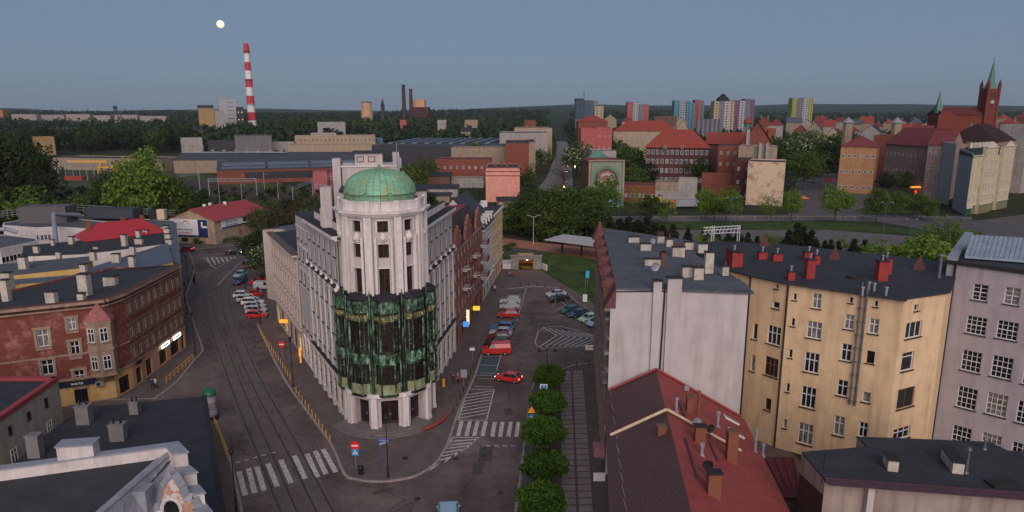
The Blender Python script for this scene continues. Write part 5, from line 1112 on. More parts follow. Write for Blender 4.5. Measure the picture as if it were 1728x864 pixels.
q=MB(); q.box((6.0,-.11,.5),(4.2,.03,.35)); q.box((5.4,-.11,-.1),(3.0,.03,.28)); q.build('white_lettering',M_bw,bb,loc=(0,0,0))
wallwins(HB,B,Cc,2,(1.2,),1.2,1.6,M_woodbr,u0=.3,u1=1,cols_=1); wallwins(HB,A,B,2,(.6,),2.2,1.2,M_darkfr,u0=.2,u1=.7)
# bottom left flat roofed block -------------------------------------------
PA=[G(345,669,9),G(378,880,9),G(60,880,9),G(90,600,9) if 0 else G(88,700,9),G(144,688,9)]
PA=[Vector(XY(G(x,y,6.5))) for x,y in ((345,669),(380,895),(100,895),(-60,850),(30,776),(72,738),(109,711),(144,688))]
b=thing('low_block','low block with large dark bitumen roof beside the zebra crossing at the bottom left','building',(*PA[0],0)); w=MB(); w.prism([XY(p) for p in PA],0,6.4); w.build('wall',M_cenw,b); r=MB(); r.prism([XY(p) for p in PA],6.42,6.55); rfz=r.build('roof',M_roof,b)
q=MB(); strip(q,PA[1],PA[0],-.2,.25,6.3,6.62); q.build('gutter',M_dark,b)
for (px,py,w_,d_,h) in ((144,714,1.3,1.0,2.0),(229,697,.9,.9,1.3),(201,742,1.4,.9,1.7),(62,770,1.1,.9,2.2)):
    p=G(px,py,6.55); o=chimney(rfz,p,w_,d_,6.45,6.55+h,mat('grey_concrete',(.17,.165,.165),.9,.15,2,.1,stain=.3),2 if px!=62 else 0,.1,False,potm=M_dark)
# pale building with red trimmed roof
Z=10.; PC=[Vector(XY(G(97,636,Z))),Vector(XY(G(0,702,Z))),Vector((-62,57)),Vector((-68,78)),Vector(XY(G(30,640,Z)))]
PC=[Vector(XY(G(97,636,10.3))),Vector(XY(G(-40,730,10.3))),Vector((-66,54)),Vector((-68,71))]
b=thing('house','pale rendered house with dark roof edged in red metal at the left edge','house',(*PC[0],0)); w=MB(); w.prism([XY(p) for p in PC],0,9.9); w.build('wall',mat('greenish_grey_render',(.30,.27,.225),.9,.1,1,.1,stain=.25),b); r=MB(); r.prism([XY(p) for p in PC],9.92,10.0); r.build('roof',M_roof,b)
q=MB()
a_=0
for i in range(4): 
    strip(q,PC[i],PC[(i+1)%4],-.5,.1,9.85,10.35) if 0 else strip(q,PC[(i+1)%4],PC[i],-.5,.12,9.85,10.35)
q.build('roof_edging',mat('red_edging',(.25,.04,.05),.6,.15,2),b)
q=MB()
for (px,py,w_,h_,m) in ((238,460,.9,1.6,0),(68,595,1.0,1.6,0),(155,525,.8,1.4,0),(221,342,.55,1.1,1),(138,405,.55,1.0,1),(47,475,.5,1.0,1)):
    u,z=U(PC[1],PC[0],px/2.842,560+py/2.842); u=max(.04,min(.96,u)); p=PC[1].lerp(PC[0],u); d=(PC[0]-PC[1]).normalized(); window(b,(p.x+d.y*.03,p.y-d.x*.03,z-h_/2),math.atan2(d.y,d.x),w_,h_,M_white if not m else M_darkfr,M_glass,2 if not m else 1,1,.65 if not m else None,None)
# stepped gable house -----------------------------------------------------
M_sg=mat('white_gable_render',(.52,.48,.47),.85,.1,1.5,.1,stain=.25)
SG=thing('gabled_house','white house with stepped parapet gable and grey metal roofs in the bottom left corner','house',(-30,48,0))
za=13.0
def g13(px,py,z=13.): return G(px,py,z)
# party wall running left from the apex, stepped end running down to the street
apx=g13(300,746,13.2); lf=g13(-40,786,12.4); lf=Vector((lf.x,lf.y,0))
q=MB(); A=Vector((apx.x,apx.y));B=Vector((lf.x,lf.y)); dd=(B-A).normalized(); n=Vector((-dd.y,dd.x))
w=MB(); 
m1=A.lerp(B,.55)
for p,q_,zz0,zz1 in ((A,m1,13.1,12.5),(m1,B,12.5,12.0)): w.prism([XY(p),XY(q_),XY(q_+n*.5),XY(p+n*.5)],0,[zz0,zz1,zz1,zz0]); 
cp_=MB()
for p,q_,zz0,zz1 in ((A,m1,13.1,12.5),(m1,B,12.5,12.0)): cp_.prism([XY(p-n*.12),XY(q_-n*.12),XY(q_+n*.62),XY(p+n*.62)],[zz0+.01,zz1+.01,zz1+.01,zz0+.01],[zz0+.13,zz1+.13,zz1+.13,zz0+.13])
cpos=A.lerp(B,.5); w.box((*cpos,12.9),(2.6,1.1,1.6),math.atan2(dd.y,dd.x)); cp_.box((*cpos,13.75),(2.8,1.3,.1),math.atan2(dd.y,dd.x))
sA=Vector((apx.x,apx.y)); SP=[sA,Vector(XY(G(318,782,12.2))),Vector(XY(G(333,812,11.2))),Vector(XY(G(346,845,10.2))),Vector(XY(G(360,880,9.2)))]; sB=SP[-1]; sn_=Vector((1,.35)).normalized()
for i,z in enumerate((12.6,11.4,10.3,9.3)):
    p,q2=SP[i],SP[i+1]; d_=(q2-p).normalized(); w.prism([XY(p-sn_*.9),XY(q2-sn_*.9),XY(q2),XY(p)],0,z+.5); cp_.prism([XY(p-sn_*1.05-d_*.1),XY(q2-sn_*1.05+d_*.1),XY(q2+sn_*.1+d_*.1),XY(p+sn_*.1-d_*.1)],z+.505,z+.63)
w.build('wall',M_sg,SG); cp_.build('metal_coping',M_zinc,SG)
# roofs: dark field falling to the viewer, metal gable roof
r=MB(); W1_=A-n*.02; r.face([(W1_.x,W1_.y,12.3),(B.x-n.x*.02,B.y-n.y*.02,11.2),(B.x+3,B.y-12,8.8),(apx.x-2.5,apx.y-12,9.2)]); r.face([(-60,36,7),(-14,36,7),(-14,35.5,0),(-60,35.5,0)])
r.build('roof',M_roof,SG)
gA=G(258,842,10.8);gB=G(352,872,9.2); P0=Vector((gA.x,gA.y));P1=Vector((gB.x,gB.y))
r=MB(); rid0=Vector((apx.x-.5,apx.y-.4,12.5)); lo0=G(140,890,11.6); g0_=Vector((P0.x,P0.y,9.6)); g1_=Vector((SP[3].x-.5,SP[3].y,8.8))
r.face([rid0,lo0,(P0.x-1.5,P0.y-5,9.6),g0_]); r.face([rid0,g0_,(P1.x,P1.y,8.4),g1_]); r.face([rid0,(rid0.x-.9,rid0.y-.2,12.2),(lo0.x-.6,lo0.y+.1,11.4),lo0])
for i in range(1,7): t=i/7; r.tube(rid0.lerp(lo0,t)+Vector((0,0,.03)),g0_.lerp(Vector((P0.x-1.5,P0.y-5,9.6)),t)+Vector((0,0,.03)),.035,4)
r.tube(rid0,lo0,.2,6)
# box gutter between the two gables
r.box((P0.x-1.0,P0.y+.1,10.6),(1.6,1.3,2.2))
r.build('metal_roof',mat('light_sheet_metal',(.28,.29,.33),.5,.15,1.2,metal=.25,stain=.2),SG)
# decorative brick gable in front
gd_=(P1-P0).normalized(); gn_=Vector((gd_.y,-gd_.x)); Lg=(P1-P0).length
M_bp=brickmat('exposed_brick_patches',(.42,.17,.09),(.34,.13,.07),(.38,.28,.22),.22,.07,patch=(.50,.46,.45),pl=.49,ph=.53,ms=.01,pscale=.45)
prof=[(0,6.0),(0,9.8),(.12*Lg,10.0),(.2*Lg,11.6),(.4*Lg,12.6),(.52*Lg,11.6),(.58*Lg,10.6),(.72*Lg,10.6),(.8*Lg,9.4),(1.0*Lg,8.9),(1.0*Lg,6.0)]
q=MB(); f0=[(*(P0+gd_*u),z) for u,z in prof]; f1=[(*(P0+gd_*u-gn_*.6),z) for u,z in prof]; q.face(f0); q.face(f1[::-1])
for i in range(len(f0)): j=(i+1)%len(f0); q.face([f0[j],f0[i],f1[i],f1[j]])
q.build('brick_gable',M_bp,SG)
q=MB()
for (u0,z0_),(u1,z1_) in zip(prof[1:-2],prof[2:-1]):
    a_=P0+gd_*u0-gn_*.3;b_=P0+gd_*u1-gn_*.3; q.tube((*a_,z0_+.02),(*b_,z1_+.02),.38,4)
q.build('gable_coping',M_zinc,SG)
q=MB(); cc=P0+gd_*(.33*Lg)+gn_*.05; 
for t in np.linspace(0,2*math.pi,17)[:-1]: 
    t2=t+math.pi/8; q.tube((*(cc+gd_*.7*math.cos(t)),9.9+.9*math.sin(t)),(*(cc+gd_*.7*math.cos(t2)),9.9+.9*math.sin(t2)),.14,5)
q.build('oval_window_surround',M_sg,SG)
q=MB(); q.face([(*(cc+gd_*.62*math.cos(t)+gn_*.0),9.9+.82*math.sin(t)) for t in np.linspace(0,2*math.pi,20)[:-1]]); q.build('oval_window',M_glass,SG)
w=MB(); w.prism([XY(P0+gn_*-.05),XY(P1+gn_*-.05),XY(P1-gn_*1.0),XY(P0-gn_*1.0)],0,7.6); w.build('wall',M_sg,SG)
# ================= TERRAIN BEYOND, FAR BUILDINGS =================
def terr(x,y):
    t=max(0,min(1,(y-900)/2200)); t=t*t*(3-2*t); z=24*t*(1+.25*math.sin(x/420+1)+.15*math.sin(x/170+y/300))
    t2=max(0,min(1,(y-3500)/3000)); z+=t2*(45+26*math.sin(x/1500+.3)+14*math.sin(x/520)+ (22 if x>1200 else 0)*min(1,max(0,(x-1200)/1500)))
    return z
g=MB(); xs=[-9000+i*300 for i in range(61)]; ys=[880,1000,1150,1300,1500,1750,2000,2300,2700,3200,3800,4500,5200,6000,6800]
nx=len(xs)
for y in ys:
    for x in xs: g.v.append((x,y,terr(x,y)-.06))
for j in range(len(ys)-1):
    for i in range(nx-1): g.f.append((j*nx+i,j*nx+i+1,(j+1)*nx+i+1,(j+1)*nx+i)); g.m.append(0)
M_hill=mat('wooded_hills',(.035,.05,.03),.95,.35,.006,.2,spec=.05); o=g.build('hills',M_hill,None,True); o['kind']='structure'
def AB(px0,px1,Y,Y2=None): 
    a=AT(px0,200,Y);b=AT(px1,200,Y2 or Y); return (a.x,a.y),(b.x,b.y)
def zt(y,Y,px=864): return AT(px,y,Y).z
def FB(label,cat,px0,px1,ytop,Y,depth,wall,roofm,Y2=None,**kw):
    if Y2 is None and abs((px0+px1)/2-864)>200 and cat not in('factory shed','tower block','housing block'):
        u=((px0+px1)/2-864)/1150; Y2=Y-u*(px1-px0)/1150*Y*.9
    A,B=AB(px0,px1,Y,Y2); z1=zt(ytop,min(Y,Y2 or Y)); kw.setdefault('z0',terr(A[0],Y)); return block(label,cat,A,B,depth,z1,wall,roofm,**kw)
m_=lambda n,c,st=.2,v=.15:mat(n,tuple(k*.62 for k in c),.88,v,.5,.05,stain=st)  # background wall colours lowered: the dimmer dusk light is put into them
M_pk=m_('salmon_render',(.95,.42,.34),.1); M_pk2=m_('coral_render',(.55,.15,.14),.15); M_redb=brickmat('red_brick_far',(.24,.065,.04),(.18,.05,.035),(.12,.07,.05),.5,.2,ms=.02)
M_wh=m_('dirty_white_render',(.45,.42,.40),.25); M_tanw=m_('tan_render',(.42,.33,.24),.3); M_grey=m_('grey_cladding',(.22,.21,.23),.1); M_dgrey=m_('dark_cladding',(.07,.07,.085),.1)
M_rt=mat('red_tiles',(.23,.045,.032),.8,.15,.6,.1,stain=.15); M_rtd=mat('dark_red_tiles',(.15,.035,.035),.8,.2,.6,.1,stain=.15)
# --- towers and far blocks
def tower(label,px0,px1,ytop,Y,cols,extra=None,group='tower blocks on the horizon'):
    A,B=AB(px0,px1,Y); z1=zt(ytop,Y); w=B[0]-A[0]; b=thing('tower_block',label,'tower block',(A[0],Y,terr(A[0],Y)),group=group); k=len(cols); z0=terr(A[0],Y)-2
    for i,(m,dz,dy) in enumerate(cols):
        x0=A[0]+w*i/k;x1=A[0]+w*(i+1)/k; q=MB(); q.prism([(x0,Y-dy),(x1-.02,Y-dy),(x1-.02,Y+16),(x0,Y+16)],z0,z1+dz); q.build('wall_panel',m,b)
        q=MB(); q.prism([(x0+.4,Y-dy+.4),(x1-.4,Y-dy+.4),(x1-.4,Y+15),(x0+.4,Y+15)],z1+dz,z1+dz+.5); 
        q.build('roof',M_dgrey,b)
        nc=max(1,round((x1-x0)/5)); nf=int((z1+dz-z0-3)/3.2); c=0
        me=FW.get(('t',)) 
        for j in range(nf):
            if j*3.2+z0<z1-46: continue
            for ii in range(nc):
                if c>=24: break
                farwin(b,(x0+(x1-x0)*(ii+.5)/nc,Y-dy,z1+dz-3.0-3.2*(nf-1-j)*1.0 if 0 else z1+dz-3.4-3.3*(c//nc)),0,2.4,1.5,M_glass,M_grey); c+=1
    if extra=='cap':
        q=MB(); q.lathe((A[0]+B[0])/2,Y+8,[(9,z1),(8,z1+4),(3.5,z1+7),(3.4,z1+8.5),(.1,z1+10)],8); q.build('crown_roof',M_dark,b)
    if extra=='mast':
        q=MB(); q.tube(((A[0]+B[0])/2,Y+5,z1),((A[0]+B[0])/2,Y+5,z1+11),.4,5); q.box(((A[0]+B[0])/2-6,Y+8,z1+1.5),(12,6,3)); q.build('mast',M_dgrey,b)
    return b
c_=lambda n,c:mat(n,tuple(k*.50+.045 for k in c),.8,.1,.3)
bl,gy,wt,rd,tl_,yl,pu,gn_=c_('blue_panel',(.03,.17,.30)),c_('grey_panel',(.20,.20,.24)),c_('white_panel',(.52,.52,.55)),c_('red_panel',(.55,.05,.06)),c_('teal_panel',(.06,.36,.45)),c_('cream_panel',(.58,.46,.24)),c_('purple_panel',(.16,.05,.16)),c_('lime_panel',(.42,.48,.06))
bt=tower('blue glazed office tower with roof mast on the horizon',971,1000,170,900,[(bl,0,0),(bl,0,.5)],'mast')
for k in range(9):
    q=MB(); A,B=AB(971,999,900); q.box(((A[0]+B[0])/2,899.2,AT(864,172+k*3.3,900).z),(B[0]-A[0],.6,.9)); q.build('dark_band',M_dgrey,bt)
tower('grey office tower beside the blue one',995,1008,171,905,[(gy,0,0)]); tower('short cream tower next to the grey office tower',1003,1018,179,900,[(yl,0,0)])
tower('red and white tower block pair on the horizon',1058,1077,174,1000,[(rd,1,0),(wt,0,1)]); tower('grey and red tower block beside the red and white one',1078,1094,177,1010,[(gy,0,0),(rd,0,1)])
tower('teal and white tower block on the horizon',1137,1164,171,1000,[(tl_,1,0),(wt,0,1),(tl_,0,0)]); tower('teal, red and grey tower block beside the teal and white one',1164,1187,170,1030,[(tl_,-3,0),(rd,1,1),(gy,0,0)])
tower('grey and cream tower block with a dark domed roof cap',1204,1238,171,900,[(yl,0,0),(gy,0,1),(wt,0,1.5),(yl,0,0)],'cap'); tower('grey and purple tower block beside the domed one',1238,1272,170,910,[(pu,0,0),(wt,0,1),(gy,2,1.5),(pu,1,0)])
tower('lime green and grey tower block standing alone on the horizon',1335,1370,167,1100,[(gn_,1,0),(gy,0,1),(wt,1,1.5),(gn_,0,0)])
FB('orange tower block at the far left edge of the skyline','tower block',-12,6,186,1900,20,m_('orange_render',(.55,.22,.10)),M_dgrey,name='tower_block')  # plain orange wall colour
rows_lab=['long pale housing slab far left, first from the edge of the picture','long pale housing slab far left, second from the edge','pale pinkish housing slab on the far left skyline','pale housing slab left of the headframe','pale housing slab right of the headframe','pale housing slab just before the dark wood']
for i,(x0,x1,yt,Y) in enumerate(((20,62,193,1500),(70,108,194,1600),(112,152,193,1550),(158,186,195,1500),(188,232,194,1600),(236,280,196,1500))):
    FB(rows_lab[i],'housing block',x0,x1,yt,Y,14,m_('pale_panel',(.42,.36,.34)),M_dgrey,wf=(9,4),name='housing_block',group='housing slabs on the left skyline',z0=terr(-1000,Y)-3)
# red white chimney
ch=thing('smokestack','tall red and white banded smokestack under the moon','smokestack',(AT(424,190,1100).x,1100,0)); X_=AT(424,188,1100).x; zt0=AT(424,76,1100).z; nb=9
for i in range(nb):
    za=25+(zt0-25)*i/nb;zb=25+(zt0-25)*(i+1)/nb; r0=6.4-2.4*i/nb;r1=6.4-2.4*(i+1)/nb; q=MB(); q.cyl(X_,1100,za,zb,r0,r1,20); q.build('painted_band',mat('chimney_red',(.42,.045,.05),.8,.1,.1) if i%2==0 else mat('chimney_white',(.60,.58,.57),.8,.1,.1),ch,True) if 0 else q.build('painted_band',mat('chimney_red',(.42,.045,.05),.8,.1,.1) if i%2==0 else mat('chimney_white',(.60,.58,.57),.8,.1,.1),ch)
q=MB(); q.cyl(X_,1100,0,25,7,6.4,20); q.build('base',mat('chimney_white',(.60,.58,.57)),ch)
for z in (zt0*.35,zt0*.62,zt0*.93): q=MB(); rr=6.4-2.4*z/zt0; q.cyl(X_,1100,z,z+.8,rr+1.2,rr+1.2,20); q.build('gallery',M_dgrey,ch)
q=MB(); q.cyl(X_-2,1100,zt0,zt0+3,1.6,1.5,8); q.build('flue',M_redp,ch); q=MB(); q.cyl(X_+2,1100,zt0,zt0+3,1.6,1.5,8); q.build('flue',M_redp,ch)
FB('white ribbed power station block left of the striped smokestack','power station',379,401,168,1080,25,wt,M_dgrey,name='power_station',wf=(1,9),ww=18,wh=1.2); FB('slim white tower joined to the power station','tower',371,379,165,1080,18,wt,M_dgrey,name='stair_tower')
FB('yellowish industrial house left of the power station','factory',336,362,182,1000,20,m_('ochre_render',(.50,.33,.15)),M_dgrey,name='factory_building',roof='gable',rz=4); FB('dark lit plant building at the foot of the striped smokestack','factory',400,412,181,1060,16,M_dgrey,M_dgrey,name='factory_building',wf=(2,4),gl=M_lit)
FB('long low white works building beside the ochre one','factory',360,380,187,1010,14,M_wh,M_dgrey,name='factory_building')
# winding tower, steelworks chimneys, cooling tower
for (px,yt,Y,r0,r1,l) in ((682,143,1700,5.5,4.2,'taller of the two dark brick chimneys on the skyline'),(694,150,1700,5,3.8,'shorter of the two dark brick chimneys on the skyline')):
    p=AT(px,188,Y); z_=AT(px,yt,Y).z; t=thing('brick_chimney',l,'chimney',(p.x,Y,0),group=None); q=MB(); q.cyl(p.x,Y,0,z_,r0,r1,14); q.build('shaft',mat('sooty_brick',(.06,.035,.035),.9,.15,.1),t); q=MB(); q.cyl(p.x,Y,z_-2,z_,r1+.8,r1+.8,14); q.build('rim',M_dgrey,t)
p=AT(619,188,1700); t=thing('cooling_tower','tan concrete cooling tower on the skyline','cooling tower',(p.x,1700,0)); q=MB(); zz=AT(619,172,1700).z; q.lathe(p.x,1700,[(17,0),(14.5,zz*.45),(12.2,zz*.75),(12.2,zz-1),(12.8,zz-1),(12.8,zz),(11.5,zz),(11.3,zz*.7)],24); q.build('shell',mat('tan_concrete',(.46,.27,.16),.9,.12,.06),t); q=MB(); q.lathe(p.x,1700,[(13,zz-1.2),(13.2,zz+.4)],24); q.build('rim',M_dgrey,t)
FB('tan boiler house beside the dark chimneys on the skyline','power station',697,717,168,1720,30,mat('tan_concrete',(.46,.27,.16)),M_dgrey,name='boiler_house',z0=5,wf=(2,2),ww=8,wh=4); FB('dark lower block around the boiler house','factory',693,724,181,1690,30,m_('rust_dark',(.10,.045,.04)),M_dgrey,name='factory_building')
p=AT(646,188,1500); t=thing('church','small distant church spire between cooling tower and chimneys','church',(p.x,1500,0)); q=MB(); z_=AT(646,170,1500).z; q.box((p.x,1500,z_/2-6),(7,7,z_-12)); q.build('tower',M_dgrey,t); q=MB(); q.lathe(p.x,1500,[(5,z_-12),(.1,z_+6)],4); q.build('spire',M_dgrey,t)
p=AT(195,188,1500); t=thing('winding_tower','steel mine winding tower on the far left skyline','winding tower',(p.x,1500,0)); q=MB(); z_=AT(195,183,1500).z
for dx in (-6,6): q.tube((p.x+dx,1500,20),(p.x+dx*.2,1500,z_),1.1,4)
q.tube((p.x+16,1500,20),(p.x+1,1500,z_),1.1,4); q.tube((p.x,1497,z_+2),(p.x,1501,z_+2),4,10); q.build('frame',M_dgrey,t)
# --- church right
Yc=520; a=AT(1662,190,Yc); t=thing('church','red brick church with tall tower and green copper spire on the right skyline','church',(a.x,Yc,0)); zc=lambda y:AT(1662,y,Yc).z; M_cb=m_('church_brick',(.23,.055,.035),.15)
q=MB(); q.box((a.x+1.5,Yc,zc(150)/2),(8.6,8.6,zc(150))); 
for dx in (-1,1):
    for dy in (-1,1): q.box((a.x+1.5+dx*4,Yc+dy*4,(zc(142))/2),(1.6,1.6,zc(142)))
q.build('tower',M_cb,t); q=MB()
for dx in (-1,1):
    for dy in (-1,1): q.lathe(a.x+1.5+dx*4,Yc+dy*4,[(1.2,zc(142)),(.05,zc(134))],6)
q.build('pinnacles',M_cb,t); q=MB(); q.lathe(a.x+1.5,Yc,[(4.6,zc(150)),(2.6,zc(138)),(1.0,zc(115)),(.1,zc(101))],8); sp_=q.build('spire',mat('spire_copper',(.09,.20,.15),.7,.2,.3),t); q=MB(); q.tube((a.x+1.5,Yc,zc(102)),(a.x+1.5,Yc,zc(96)),.18,4); q.build('cross',M_dark,sp_)
for (y0_,w_,h_,dx) in ((166,1.0,4,-1.2),(166,1.0,4,1.2),(183,1.1,3,0)): q=MB(); q.box((a.x+1.5+dx,Yc-4.33,zc(y0_)+h_/2),(w_,.1,h_)); q.build('louvre',M_dark,t)
q=MB(); q.tube((a.x+1.5,Yc-4.3,zc(172)),(a.x+1.5,Yc-4.45,zc(172)),1.4,14); q.build('clock_face',wt,t)
n0=AT(1572,200,Yc+10); n1x=a.x-3; q=MB(); q.prism([(n0.x,Yc-3),(n1x,Yc-3),(n1x,Yc+15),(n0.x,Yc+15)],0,zc(193)); q.face([(n0.x,Yc-3,zc(193)),(n0.x,Yc+6,zc(182)),(n0.x,Yc+15,zc(193))]); q.build('nave_wall',M_cb,t)
q=MB(); q.face([(n0.x-.5,Yc-4,zc(193.5)),(n1x,Yc-4,zc(193.5)),(n1x,Yc+6,zc(181)),(n0.x-.5,Yc+6,zc(181))]).face([(n1x,Yc+16,zc(193.5)),(n0.x-.5,Yc+16,zc(193.5)),(n0.x-.5,Yc+6,zc(181)),(n1x,Yc+6,zc(181))]); q.build('nave_roof',m_('church_tiles',(.17,.035,.035)),t)
b1=AT(1588,190,Yc); q=MB(); q.box((b1.x,Yc+4,zc(184)),(4,4,6)); q.build('turret',mat('spire_copper',(.09,.20,.15)),t); q=MB(); q.lathe(b1.x,Yc+4,[(2.4,zc(180)),(1.0,zc(166)),(.05,zc(152))],8); q.build('turret_spire',mat('spire_copper',(.09,.20,.15)),t)
q=MB(); q.prism([(b1.x-7,Yc-9),(b1.x+5,Yc-9),(b1.x+5,Yc-2),(b1.x-7,Yc-2)],0,zc(194)); q.face([(b1.x-7,Yc-9,zc(194)),(b1.x+5,Yc-9,zc(194)),(b1.x-1,Yc-9,zc(187))]); q.build('transept',M_cb,t)
# --- industry left
FB('long low shed with tan wall and dark flat roof behind the gantry crane','factory shed',80,262,258,455,24,M_tanw,M_roof,name='factory_shed',ybase=None) if 0 else block('long low shed with tan wall and dark flat roof behind the gantry crane','factory shed',*AB(78,265,470,455),24,7.5,M_tanw,M_roof,name='factory_shed',par=.6)
t=thing('gantry_crane','yellow gantry crane beside the tan railway shed','gantry crane',(AT(180,262,440).x,440,0)); q=MB(); a=AT(112,262,440);c=AT(180,262,440); q.box(((a.x+c.x)/2,440,7.6),(c.x-a.x,1.2,1.3)); q.build('girder',mat('crane_yellow',(.55,.30,.06),.6,.1,1),t); q=MB()
for x in (c.x-6,c.x+2): q.tube((x,438,0),(x+2,440,7.4),.5,5); q.tube((x,442,0),(x+2,440,7.4),.5,5)
q.box((c.x-2,440,4),(9,2.5,.8)); q.build('leg_frame',mat('crane_yellow',(.55,.30,.06)),t)
A=G(368,311);B=G(612,303); b=block('long brick railway shed with brick gable and dark glazed wall','factory shed',XY(A),XY(B),34,7.6,M_redb,mat('dark_sheet_roof',(.055,.06,.075),.7,.2,.3,.1,stain=.3),roof='gable',rz=4.2,over=.3,name='factory_shed')
d=(Vector(XY(B))-Vector(XY(A))).normalized(); n=Vector((d.y,-d.x)); q=MB(); L=(B-A).length; Av=Vector(XY(A)); q.box((*(Av+d*L*.56+n*.1),4.3),(L*.76,.2,3.8),math.atan2(d.y,d.x)); q.build('window_band',mat('dirty_dark_glass',(.02,.022,.03),.5,.4,.3),b)
q=MB()
for k in range(14): q.box((*(Av+d*L*(.2+.056*k)+n*.22),4.3),(.25,.08,3.8),math.atan2(d.y,d.x))
q.build('glazing_bars',M_dgrey,b)
q=MB(); 
for u0,u1 in ((.03,.32),(.34,.62),(.64,.97)):
    p=Av+d*L*(u0+u1)/2-n*9; q.box((*p,10.05),(L*(u1-u0),6,.12),math.atan2(d.y,d.x),tilt=R(14)); p=Av+d*L*(u0+u1)/2-n*3; q.box((*p,8.55),(L*(u1-u0),3.4,.12),math.atan2(d.y,d.x),tilt=R(14))
q.build('roof_lights',mat('roof_light_glass',(.11,.13,.17),.4,.25,.5,stain=.4),b)
q=MB(); q.box((*(Av+d*L*.83+n*.3),2.2),(5,.2,4.4),math.atan2(d.y,d.x)); q.build('blue_gate',bl,b)
b=block('second long dark roofed shed with white ridge vents behind the brick one','factory shed',*AB(285,640,440,455),38,8.5,M_tanw,mat('dark_sheet_roof',(.055,.06,.075)),roof='gable',rz=3.6,name='factory_shed')
A,B=AB(285,470,445,448); 
for i in range(9): q=MB(); x=A[0]+(B[0]-A[0])*(i+.5)/9; q.cyl(x,461,11.5,13.3,.5,.5,8); q.cyl(x,461,13.3,13.9,1.1,.9,8); q.build('roof_ventilator',M_wh,b)
q=MB(); q.box(((A[0]+B[0])/2,460.5,12.35),(B[0]-A[0],1,.5)); q.build('white_ridge',wt,b)
FB('dark grey clad box building with pale front part','factory',393,456,231,560,30,M_grey,M_dgrey,name='factory_building',wf=(8,1),ww=3,wh=1.5); FB('long low dark shed joined to the grey box building','factory',348,393,240,555,30,M_dgrey,M_dgrey,name='factory_building')
FB('cream works office with two rows of windows','office building',495,632,230,600,16,m_('cream_render',(.50,.40,.28),.2),M_roof,name='works_office',wf=(20,3),gl=M_glass,fr=M_tanw); FB('small upper storey box on the cream works office','office building',523,566,225.5,605,10,M_wh,M_roof,name='rooftop_building',z0=16,wf=(9,1)); FB('long low cream shed in front of the works office','factory shed',482,632,245,575,14,m_('cream_render',(.50,.40,.28)),M_roof,name='factory_shed')
FB('open concrete frame building left of the works office','factory',456,494,241,590,12,M_wh,M_dgrey,name='factory_building',wf=(3,1),ww=7,wh=3,gl=M_glass)
FB('pale concrete silo block with white top above the trees','silo',535,582,207,700,20,M_wh,M_grey,name='silo_block',wf=(3,1),ww=7,wh=8,gl=M_dgrey,fr=M_tanw); FB('low blue clad hall behind the works office','factory',600,645,234,640,30,bl,mat('blue_roof',(.08,.15,.22),.6,.1,.3),name='factory_building')
b=FB('very large dark factory hall with sloping skylight strips','factory hall',625,840,247,500,130,M_dgrey,mat('dark_sheet_roof',(.055,.06,.075)),name='factory_hall',z0=0,Y2=480,par=0)
q=MB(); A,B=AB(640,830,500,480)
for i in range(9):
    x=A[0]+(B[0]-A[0])*(i+.3)/9; h=9.5; q=MB(); q.prism([(x,Y_) for Y_ in ()] or [(x,515),(x+3.5,515),(x+14,610),(x+10.5,610)],zt(247,480)+.1,zt(247,480)+1.1); q.build('skylight_strip',mat('roof_light_glass',(.11,.13,.17)),b)
# pink house etc
A,B=AB(522,548,335,340); FB('pink house with steep dark red roof behind the white shed','house',548,590,290,335,14,m_('pink_render',(.55,.18,.20),.1),M_rtd,roof='hip',rz=5,wf=(4,2),name='house'); FB('lower pink wing with white balustrade of the pink house','house',522,547,292,330,8,m_('pink_render',(.55,.18,.20)),M_dgrey,wf=(3,1),name='house')
FB('long red brick building with dark flat roof behind the white yard wall','building',733,828,270,370,16,M_redb,M_roof,wf=(9,2),name='brick_building',gl=M_glass,z0=0); FB('low whitewashed outbuilding in front of the long red brick building','outbuilding',757,815,302,355,8,M_wh,M_roof,wf=(5,1),name='outbuilding',z0=0)
FB('small brick house with lean-to beside the whitewashed outbuilding','house',712,757,297,345,12,m_('brown_brick',(.20,.11,.08)),M_roof,roof='gable',rz=1.5,name='house',z0=0); FB('plastered shed with dark double roof in the yard','shed',715,770,318,315,10,M_wh,M_roof,roof='gable',rz=1.5,name='shed',z0=0,wf=(3,1)); FB('low dark roofed garage behind the corner building','garage',716,756,330,295,9,M_tanw,M_roof,roof='gable',rz=1,name='garage',z0=0)
A=G(820,341);B=G(877,341); b=block('salmon pink building with plain banded gable wall and flat roof','building',XY(A),(B.x,B.y),26,AT(850,284,300).z,M_pk,M_roof,name='building',par=.3,ws=(5,4))
q=MB(); 
for z in (11.5,13.4,15.0): strip(q,XY(A),XY(B),0,.3,z,z+.25); strip(q,XY(B),(B.x,B.y+26),0,.9,z-.1,z+.3)
q.build('cornice_bands',m_('salmon_dark',(.30,.12,.10)),b); 
for i in range(5): q=MB(); q.box((A.x+4+i*2.6,A.y+10+(i%2)*6,AT(850,284,300).z+.8),(1.2,1.0,1.4)); q.build('chimney',M_redb,b)
q=MB(); strip(q,XY(A),XY(B),-.2,.15,AT(850,284,300).z+.3,AT(850,284,300).z+.5); strip(q,XY(B),(B.x,B.y+26),-.2,.15,AT(850,284,300).z+.3,AT(850,284,300).z+.5); q.build('roof_trim',M_zinc,b)
FB('low dark roofed house in front of the salmon building','house',838,878,338,278,9,m_('brown_render',(.22,.15,.13)),M_roof,roof='gable',rz=1,name='house',z0=0,wf=(3,1))
FB('tall bare brick gable building by the far street','building',853,893,243,420,50,M_redb,M_roof,name='brick_building',z0=0,ws=(8,4)); FB('narrow tan end of the brick gable building','building',893,904,241,420,50,M_tanw,M_roof,name='building',z0=0,ws=(8,4))
